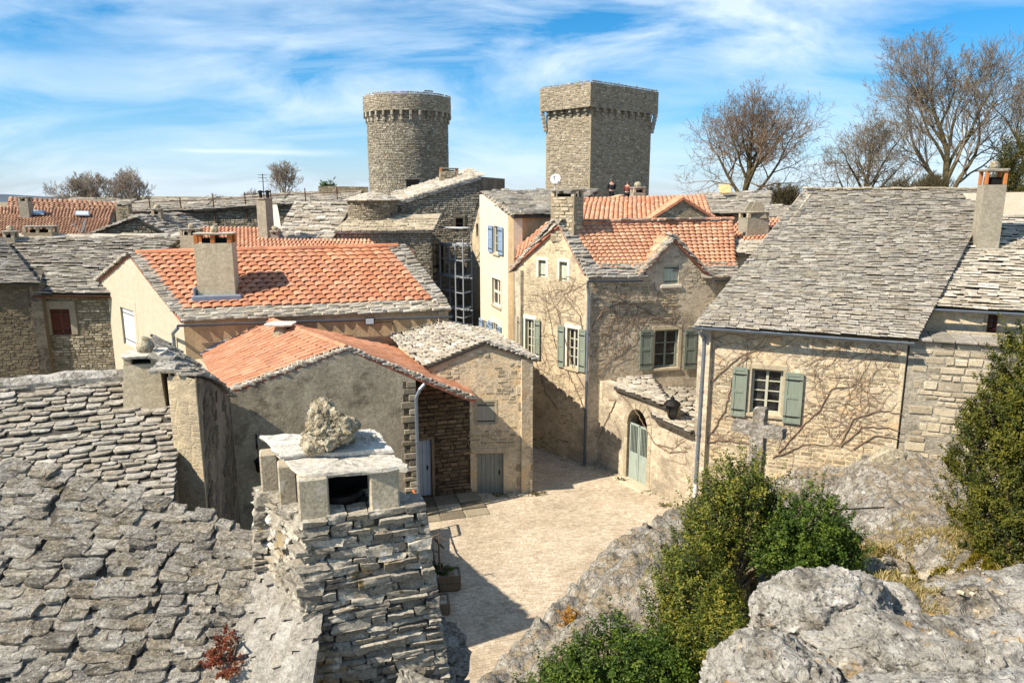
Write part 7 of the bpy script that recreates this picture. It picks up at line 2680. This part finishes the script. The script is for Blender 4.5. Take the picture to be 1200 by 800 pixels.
bush('box_bush', 'sprawling olive-green bush spilling down the rocks', 'shrub', (1.9, 7.0, gz_at(1.9, 7.0) - .05),
     [((1.95, 7.1, 5.75), (.46, .42, .5)), ((1.8, 6.7, 5.35), (.38, .38, .4)), ((2.05, 6.4, 5.65), (.32, .36, .42))], 46000, .016, MAT['leaf_box'], 23, BX, clump=.1, per=60, stems=30, shell=.25, up=.7, stem_mat=MAT['twig_grey'])
bush('box_bush', 'dark green bush at the bottom edge below the grey rock face', 'shrub', (1.0, 6.4, gz_at(1.0, 6.4) - .05),
     [((1.05, 6.5, 5.25), (.55, .45, .5)), ((.62, 6.4, 5.05), (.45, .4, .42)), ((1.42, 6.3, 5.3), (.45, .4, .45)), ((.25, 6.2, 4.8), (.35, .3, .35))], 60000, .017, MAT['leaf_deep'], 24, BX, clump=.1, per=60, stems=22)
bush('yew_bush', 'tall clipped yew bush filling the right edge', 'shrub', (6.1, 8.1, gz_at(6.1, 8.1) - .05),
     [((6.22, 8.1, 6.75), (.9, .85, 1.2)), ((6.5, 8.2, 7.6), (.85, .8, 1.1)), ((6.95, 8.3, 7.2), (.9, .85, 1.4)), ((6.1, 7.9, 6.15), (.75, .6, .5))], 230000, .018, MAT['leaf_yew'], 25, None, clump=.085, per=90, stems=20, aspect=.45, shell=.75, up=.8)
p = at(668, 690, 11.6)
bush('small_shrub', 'little rusty-orange shrub sprouting from the rock edge by the square', 'shrub', (p.x, p.y, gz_at(p.x, p.y)),
     [((p.x, p.y, gz_at(p.x, p.y) + .2), (.16, .14, .22))], 900, .018, MAT['bush_orange'], 26, clump=.06, per=30, stems=8)

# loose stones and earth gathered along the foot of the walls
rng_ = np.random.default_rng(5)
vs_, fs_, rn_, b_ = [], [], [], 0
for (x0, y0), (x1, y1), n_ in (((3.2, 25.9), (5.7, 21.6), 60), ((.9, 28.2), (3.0, 25.6), 90), ((-1.6, 22.9), (.7, 23.15), 40), ((5.6, 21.4), (6.3, 20.3), 30), ((-1.6, 15.5), (-2.4, 20.0), 50)):
    for _ in range(n_):
        f_ = rng_.random()
        x, y = x0 + (x1 - x0) * f_ + rng_.normal() * .09, y0 + (y1 - y0) * f_ + rng_.normal() * .09 - .1
        v, f = KITS['stone'][int(rng_.integers(16))]
        s_ = float(rng_.uniform(.04, .15))
        M = np.array((Matrix.Rotation(float(rng_.uniform(0, 6)), 3, 'Z') @ Matrix.Diagonal((s_ * 1.3, s_, s_ * .6)).to_3x3()))
        vs_.append((v - [0, .5, 0]) @ M.T + [x, y, s_ * .1])
        fs_.append(f + b_)
        rn_.append(np.full(len(v), rng_.random()))
        b_ += len(v)
o = link(bpy.data.objects.new('rubble', tri_mesh('rubble', np.concatenate(vs_), np.concatenate(fs_), MAT['st_quoin'], np.concatenate(rn_))))
o['kind'] = 'stuff'
o['label'] = 'loose stones along the foot of the walls round the square'

# ------------------------------------------------------------------ stone cross
cx_, cy_ = 3.42, 9.6
cz = 5.0
cr = thing('stone_cross', 'weathered stone wayside cross rising behind the box bushes', 'cross', (cx_, cy_, cz))


def rough_bar(c, h, mat, seed, name, parent, rot=0.0, flare=.0):
    bm = bmesh.new()
    bmesh.ops.create_cube(bm, size=2)
    bmesh.ops.subdivide_edges(bm, edges=bm.edges, cuts=9, use_grid_fill=True)
    bm.verts.index_update()
    p = np.array([v.co[:] for v in bm.verts])
    f = np.array([[v.index for v in k.verts] for k in bm.faces])
    bm.free()
    l = np.linalg.norm(p, axis=1)[:, None]
    p = p * (1 - .07 * np.clip(l - 1, 0, 1))
    p = p * np.array(h)
    p = p + np.stack([fbm(p * 7 + seed + k * 3, 4, seed + k) for k in range(3)], 1) * .014
    cs, sn = math.cos(rot), math.sin(rot)
    p = np.stack([p[:, 0] * cs - p[:, 1] * sn, p[:, 0] * sn + p[:, 1] * cs, p[:, 2]], 1) + np.array(c)
    me = tri_mesh(name, p, f, mat)
    return link(bpy.data.objects.new(name, me), parent)


ang = rad(-38)
rough_bar((cx_, cy_, 5.85), (.095, .085, .95), MAT['rock_cross'], 3, 'shaft', cr, ang)
rough_bar((cx_, cy_, 6.93), (.085, .075, .2), MAT['rock_cross'], 5, 'head', cr, ang)
rough_bar((cx_, cy_, 6.82), (.36, .085, .08), MAT['rock_cross'], 4, 'arms', cr, ang)

p0_, p1_ = at(978, 594, 12.2), at(1036, 596, 12.4)
mb = MB()
mb.tube([p0_ + V(0, 0, -.05), p1_ + V(0, 0, .03)], .014, 6)
mb.tube([p0_ + V(.03, 0, -.05), V(p0_.x + .03, p0_.y, p0_.z - .8)], .014, 6)
tag(mb.build('iron_bar', MAT['iron']), 'thin black iron bar jutting over the grey rock right of the bushes', 'bar')

# ------------------------------------------------------------------ things in the square
for (x_, y_), lab, sz in (((-1.72, 17.2), 'weathered wooden planter box with a thin plant beside the big chimney', (.72, .46, .42)),
                          ((-1.95, 16.1), 'lower wooden planter box half hidden by the big chimney', (.8, .5, .3))):
    t_ = thing('planter', lab, 'planter', (x_, y_, 0), 'planters in the square')
    U_, W_ = V(math.cos(.15), math.sin(.15), 0), V(-math.sin(.15), math.cos(.15), 0)
    for s_ in (-1, 1):
        for k in range(2):
            hh = sz[2] / 2
            mb = MB()
            mb.bev(V(x_, y_, .04 + hh * k) - U_ * sz[0] / 2 + W_ * (s_ * sz[1] / 2 - .02), U_ * sz[0], W_ * .04, V(0, 0, hh - .008), .006)
            mb.build('board', MAT['old_wood'], t_)
            mb = MB()
            mb.bev(V(x_, y_, .04 + hh * k) + U_ * (s_ * sz[0] / 2 - .02) - W_ * (sz[1] / 2 - .025), U_ * .04, W_ * (sz[1] - .05), V(0, 0, hh - .008), .006)
            mb.build('board', MAT['old_wood'], t_)
    mb = MB()
    mb.box(V(x_, y_, .05) - U_ * (sz[0] / 2 - .03) - W_ * (sz[1] / 2 - .03), U_ * (sz[0] - .06), W_ * (sz[1] - .06), V(0, 0, sz[2] - .06))
    mb.build('soil', MAT['soil'], t_)
p_ = (-1.75, 17.2)
bush('potted_plant', 'thin leggy plant growing in the wooden planter', 'plant', (p_[0], p_[1], .38), [((p_[0], p_[1], .5), (.25, .16, .07))], 500, .03, MAT['leaf_deep'], 31, clump=.05, per=25, stems=10)
mb = MB()
mb.tube([V(p_[0] - .1, p_[1], .4), V(p_[0] - .12, p_[1] + .02, 1.0), V(p_[0] - .12, p_[1], 1.65)], [.02, .015, .01], 6)
mb.tube([V(p_[0] - .12, p_[1], 1.45), V(p_[0] + .2, p_[1], 1.25), V(p_[0] + .35, p_[1] + .05, 1.0)], [.01, .008, .006], 5)
mb.tube([V(p_[0] - .12, p_[1], 1.5), V(p_[0] - .4, p_[1], 1.4), V(p_[0] - .6, p_[1] - .05, 1.3)], [.01, .008, .006], 5)
o = mb.build('bare_sapling', MAT['vine'])
tag(o, 'bare thin sapling standing in the wooden planter', 'sapling')
hr = thing('handrail', 'iron handrail with an orange top beside the steps behind the big chimney', 'handrail', (-2.7, 20, 0))
q0, q1 = at(484, 574, 20.2), at(494, 592, 19.6)
for q in (q0, q1):
    mb = MB()
    mb.tube([V(q.x, q.y, 0), q], .025, 7)
    mb.build('post', MAT['rust'], hr)
mb = MB()
mb.tube([q0, q1], .035, 7)
mb.tube([q0 - V(0, 0, .3), q1 - V(0, 0, .3)], .03, 7)
mb.tube([q1, q1 - V(0, 0, .32)], .032, 7)
mb.build('top_rail', MAT['orange'], hr)
mb = MB()
mb.tube([q1 - V(0, 0, .3), at(500, 622, 18.6), at(520, 642, 17.6)], .022, 6)
mb.tube([at(514, 634, 17.9), V(at(514, 634, 17.9).x, at(514, 634, 17.9).y, 0)], .02, 6)
mb.build('lower_rail', MAT['rust'], hr)
lw = thing('low_wall', 'low mossy stone wall stepping down behind the big chimney', 'wall', (-2.4, 19, 0))
wl_ = Wall((-2.9, 20.2), (-2.15, 16.6))
wl_.build(lw, MAT['wall_black'], [(0, -.2), (wl_.L, -.2), (wl_.L, .25), (0, .75)], thick=.35)
masonry(wl_, lw, MAT['st_dark'], course=(.1, .16), length=(.18, .4), seed=301)
for x_, y_, s_ in ((5.0, 22.2, 1), (3.9, 24.3, 2), (-.4, 23.0, 3), (.9, 23.1, 4), (2.9, 26.0, 5)):
    bush('weed', ('weed tuft at the foot of the wing wall near the white pipe', 'weed tuft beside the arched gate step', 'weed tuft at the foot of the grey door', 'weed tuft at the right corner of the little slab-roofed house', 'weed tuft where the drainpipe meets the square')[s_ - 1],
         'plant', (x_, y_, 0), [((x_, y_, .07), (.28, .1, .07))], 260, .02, MAT['leaf_box'], 40 + s_, 'weeds along the walls', clump=.05, per=20, stems=3)


# ------------------------------------------------------------------ climbing vines, leafless
def vine(w, label, mains, region, n, seed, d=.02, r=.02, twig_len=(.8, 2.6), drift=(0, .5), holes=()):
    rr = random.Random(seed)
    pts0 = [w.px(*p) for p in mains[0]]
    b = w.p(pts0[0][0], pts0[0][1], d)
    t = thing('climbing_vine', label, 'vine', b, 'bare climbing vines')
    seeds = []
    for mn in mains:
        q = [w.px(*p) for p in mn]
        path = []
        for i in range(len(q) - 1):
            m = max(2, int(math.hypot(q[i + 1][0] - q[i][0], q[i + 1][1] - q[i][1]) / .12))
            for k in range(m):
                f = k / m
                path.append((q[i][0] + (q[i + 1][0] - q[i][0]) * f + rr.uniform(-.025, .025), q[i][1] + (q[i + 1][1] - q[i][1]) * f + rr.uniform(-.025, .025)))
        path.append(q[-1])
        mb = MB()
        mb.tube([w.p(x, z, d + rr.uniform(0, .02)) for x, z in path], [r * (1 - .65 * i / len(path)) for i in range(len(path))], 5)
        mb.build('stem', MAT['vine'], t)
        seeds += path
    ts, zs = [p[0] for p in region], [p[1] for p in region]
    mb = MB()
    cnt = 0
    tries = 0
    while cnt < n and tries < n * 12:
        tries += 1
        if rr.random() < .28: x, z = seeds[rr.randrange(len(seeds))]
        else: x, z = rr.uniform(min(ts), max(ts)), rr.uniform(min(zs), max(zs))
        if not inpoly(x, z, region): continue
        a = rr.uniform(.1, math.pi - .1) if rr.random() < .8 else rr.uniform(0, 2 * math.pi)
        L = rr.uniform(*twig_len)
        k = int(L / .09)
        path = [(x, z)]
        for _ in range(k):
            a += rr.gauss(0, .27)
            x, z = x + .09 * math.cos(a) + drift[0] * .01, z + .09 * math.sin(a)
            if not inpoly(x, z, region) or any(inpoly(x, z, h) for h in holes): break
            path.append((x, z))
        if len(path) < 3: continue
        cnt += 1
        r0 = rr.uniform(.005, .0095)
        mb.tube([w.p(u_, z_, d + rr.uniform(-.008, .02)) for u_, z_ in path], [r0 * (1 - .6 * i / len(path)) for i in range(len(path))], 3, caps=False)
    tw = mb.build('twigs', MAT['vine'], t)
    tw['kind'] = 'stuff'
    return t


def hole(r, e=.15): return [(r[0] - e, r[1] - e), (r[2] + e, r[1] - e), (r[2] + e, r[3] + e), (r[0] - e, r[3] + e)]


vine(wG, 'bare vine fanned over the sunlit gable below the tall chimney', [[(686, 480), (668, 440), (650, 400), (640, 350)], [(688, 460), (672, 430), (652, 360), (628, 345)], [(690, 420), (680, 370), (660, 345), (690, 330)], [(655, 480), (640, 460), (628, 420)]],
     [(.2, 2.4), (LG - .1, 2.2), (LG - .1, 7.0), (LG * .6, 7.2), (.3, 5.6)], 90, 51, holes=[hole(w1), hole(w2)])
up_ = [(0.1, 3.6), (LF * .62, 3.6), (LF * .62, 6.9), (0.1, 6.9)]
vine(wF, 'bare vine arching across the front wall under the dormer', [[(693, 382), (705, 365), (725, 355), (745, 357), (770, 372), (800, 385)], [(695, 340), (720, 345), (740, 358)], [(700, 440), (715, 420), (735, 405), (750, 410)]], up_, 100, 52, holes=[hole(uw), hole(dw)])
vine(wW, 'bare vine hanging around the arched gate', [[(722, 470), (710, 495), (700, 520)], [(728, 462), (745, 480), (757, 500), (768, 520), (790, 525), (806, 512)], [(770, 520), (785, 530), (806, 528)]],
     [(.1, 1.2), (LW - .05, 1.2), (LW - .05, 2.7), (tB, 3.2), (.1, 3.2)], 40, 53, holes=[arch], twig_len=(.3, .9))
vine(wB, 'bare vine spreading over the whole cream front of the big house', [[(818, 530), (835, 505), (850, 480), (862, 430), (880, 415)], [(818, 520), (850, 515), (880, 520), (900, 500)], [(912, 530), (940, 500), (960, 480), (975, 455), (1005, 450), (1030, 470)],
     [(985, 520), (1000, 490), (1030, 480), (1058, 485)], [(985, 522), (1010, 500), (1040, 500), (1058, 505)], [(905, 535), (945, 520), (985, 522)], [(822, 460), (840, 440), (870, 415), (900, 405)], [(1000, 525), (1025, 510), (1058, 515)]],
     [(.25, .8), (wB.L - .1, 2.7), (wB.L - .1, 6.1), (.25, 6.1)], 190, 54, holes=[hole(ow, .05)], twig_len=(.7, 2.4), r=.022)

# ------------------------------------------------------------------ trees beyond the walls
def tr(px_, Y, ytop, ybase=232, **k):
    b = at(px_, ybase, Y)
    top = at(px_, ytop, Y)
    return (b.x, b.y, b.z - 2.5), (top.z - b.z + 2.5) * .93


GT = 'bare trees behind the village'
b, h = tr(873, 62, 72)
tree('oak_tree', 'big rounded bare tree with reddish twigs right of the square tower', b, h, 7, .95, .42, 6, MAT['bark_moss'], MAT['twig'], group=GT, kids=(9, 5, 4, 3, 2, 2), ratio=.7, up=.12, low=.3, flat=.1)
b, h = tr(918, 52, 185)
tree('shrubby_tree', 'short many-stemmed bare tree just above the ridge of the huge roof', b, h, 12, .55, .14, 5, MAT['bark_moss'], MAT['bark_moss'], stems=5, group=GT, kids=(4, 4, 3, 3, 2), ratio=.6)
b, h = tr(1012, 60, 118)
h *= 1.05
tree('oak_tree', 'medium bare tree with drooping side branches between two taller ones', b, h, 23, 1.0, .26, 5, MAT['bark_moss'], MAT['twig_grey'], group=GT, kids=(9, 5, 4, 4, 3), ratio=.7, low=.2, up=.1, flat=.1)
b, h = tr(1112, 58, -8)
h *= 1.17
tree('oak_tree', 'tallest bare tree with open crown above the huge slab roof', b, h, 31, .58, .4, 6, MAT['bark_moss'], MAT['twig_grey'], group=GT, kids=(10, 5, 4, 3, 2, 2), ratio=.52, low=.22, up=.12)
b, h = tr(1205, 56, 30)
h *= 1.12
tree('oak_tree', 'bare tree cut by the right edge of the view', b, h, 44, .7, .3, 5, MAT['bark_moss'], MAT['twig_grey'], group=GT, kids=(8, 5, 4, 4, 3), ratio=.62, low=.2, up=.12)
for k, (px_, yt, lab) in enumerate(((1062, 180, 'low bare thicket tree left of the tallest tree trunk'), (1085, 172, 'low bare thicket tree against the tallest tree trunk'), (985, 205, 'small bare sapling left of the medium tree'))):
    b, h = tr(px_, 54, yt)
    tree('thicket_tree', lab, b, h, 60 + k, .6, .1, 5, MAT['bark_moss'], MAT['bark_moss'], stems=4, group=GT, kids=(4, 4, 3, 3, 2), ratio=.62)
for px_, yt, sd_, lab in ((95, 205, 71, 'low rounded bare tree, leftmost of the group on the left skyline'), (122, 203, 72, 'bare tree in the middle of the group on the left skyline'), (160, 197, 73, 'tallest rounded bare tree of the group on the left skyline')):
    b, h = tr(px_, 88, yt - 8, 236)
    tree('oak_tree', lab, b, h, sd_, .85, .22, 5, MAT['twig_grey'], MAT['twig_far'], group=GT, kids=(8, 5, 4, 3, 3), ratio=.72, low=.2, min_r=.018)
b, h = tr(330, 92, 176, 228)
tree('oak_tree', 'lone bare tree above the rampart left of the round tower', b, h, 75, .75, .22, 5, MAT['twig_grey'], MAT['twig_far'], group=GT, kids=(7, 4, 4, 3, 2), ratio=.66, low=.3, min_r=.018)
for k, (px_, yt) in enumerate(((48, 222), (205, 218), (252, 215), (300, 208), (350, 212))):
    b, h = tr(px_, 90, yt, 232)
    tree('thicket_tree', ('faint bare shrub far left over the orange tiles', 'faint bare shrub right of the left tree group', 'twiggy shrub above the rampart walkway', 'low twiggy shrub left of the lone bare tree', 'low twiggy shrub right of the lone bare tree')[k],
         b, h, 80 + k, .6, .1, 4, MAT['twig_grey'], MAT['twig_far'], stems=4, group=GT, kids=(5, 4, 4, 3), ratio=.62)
p = at(385, 222, 75)
bush('small_shrub', 'small dark evergreen tuft on the rampart block', 'shrub', (p.x, p.y, p.z - 1), [((p.x, p.y, p.z), (.9, .8, .7))], 1600, .09, MAT['leaf_deep'], 91, clump=.25, per=30, stems=5)
for k, (px_, yt, w_) in enumerate(((1172, 165, .8), (1190, 155, 1.1))):
    p0, p1 = at(px_, 235, 48), at(px_, yt, 48)
    hh = (p1.z - p0.z) / 2
    bush('cypress', ('dark evergreen cypress behind the right-hand chimney', 'taller dark evergreen at the right edge behind the roof')[k], 'tree', (p0.x, p0.y, p0.z - 1.5),
         [((p0.x, p0.y, p0.z + hh * .3), (w_, w_, hh * .9)), ((p0.x, p0.y, p0.z + hh * 1.3), (w_ * .6, w_ * .6, hh * .75))], 14000, .05, MAT['leaf_cyp'], 95 + k, 'evergreens behind the roof', clump=.3, per=50, stems=8, up=1.2)

# ------------------------------------------------------------------ far land
mb = MB()
for cx0, cy0, rx, ry, hh in ((-950, 1150, 400, 200, 15), (-350, 1500, 500, 200, 9), (500, 1600, 700, 200, 8)):
    n = 40
    vs, fs = [(cx0, cy0, hh)], []
    for ring in range(1, 6):
        for j in range(n):
            a = 2 * math.pi * j / n
            k = ring / 5
            vs.append((cx0 + rx * k * math.cos(a), cy0 + ry * k * math.sin(a), hh * math.cos(k * math.pi / 2) ** 2 + R.uniform(-.6, .6) * (k < 1) - .1))
    for j in range(n): fs.append((0, 1 + j, 1 + (j + 1) % n))
    for ring in range(4):
        for j in range(n):
            fs.append((1 + ring * n + j, 1 + (ring + 1) * n + j, 1 + (ring + 1) * n + (j + 1) % n, 1 + ring * n + (j + 1) % n))
    mb.add(vs, fs)
struct(mb.build('hills', MAT['hill']))
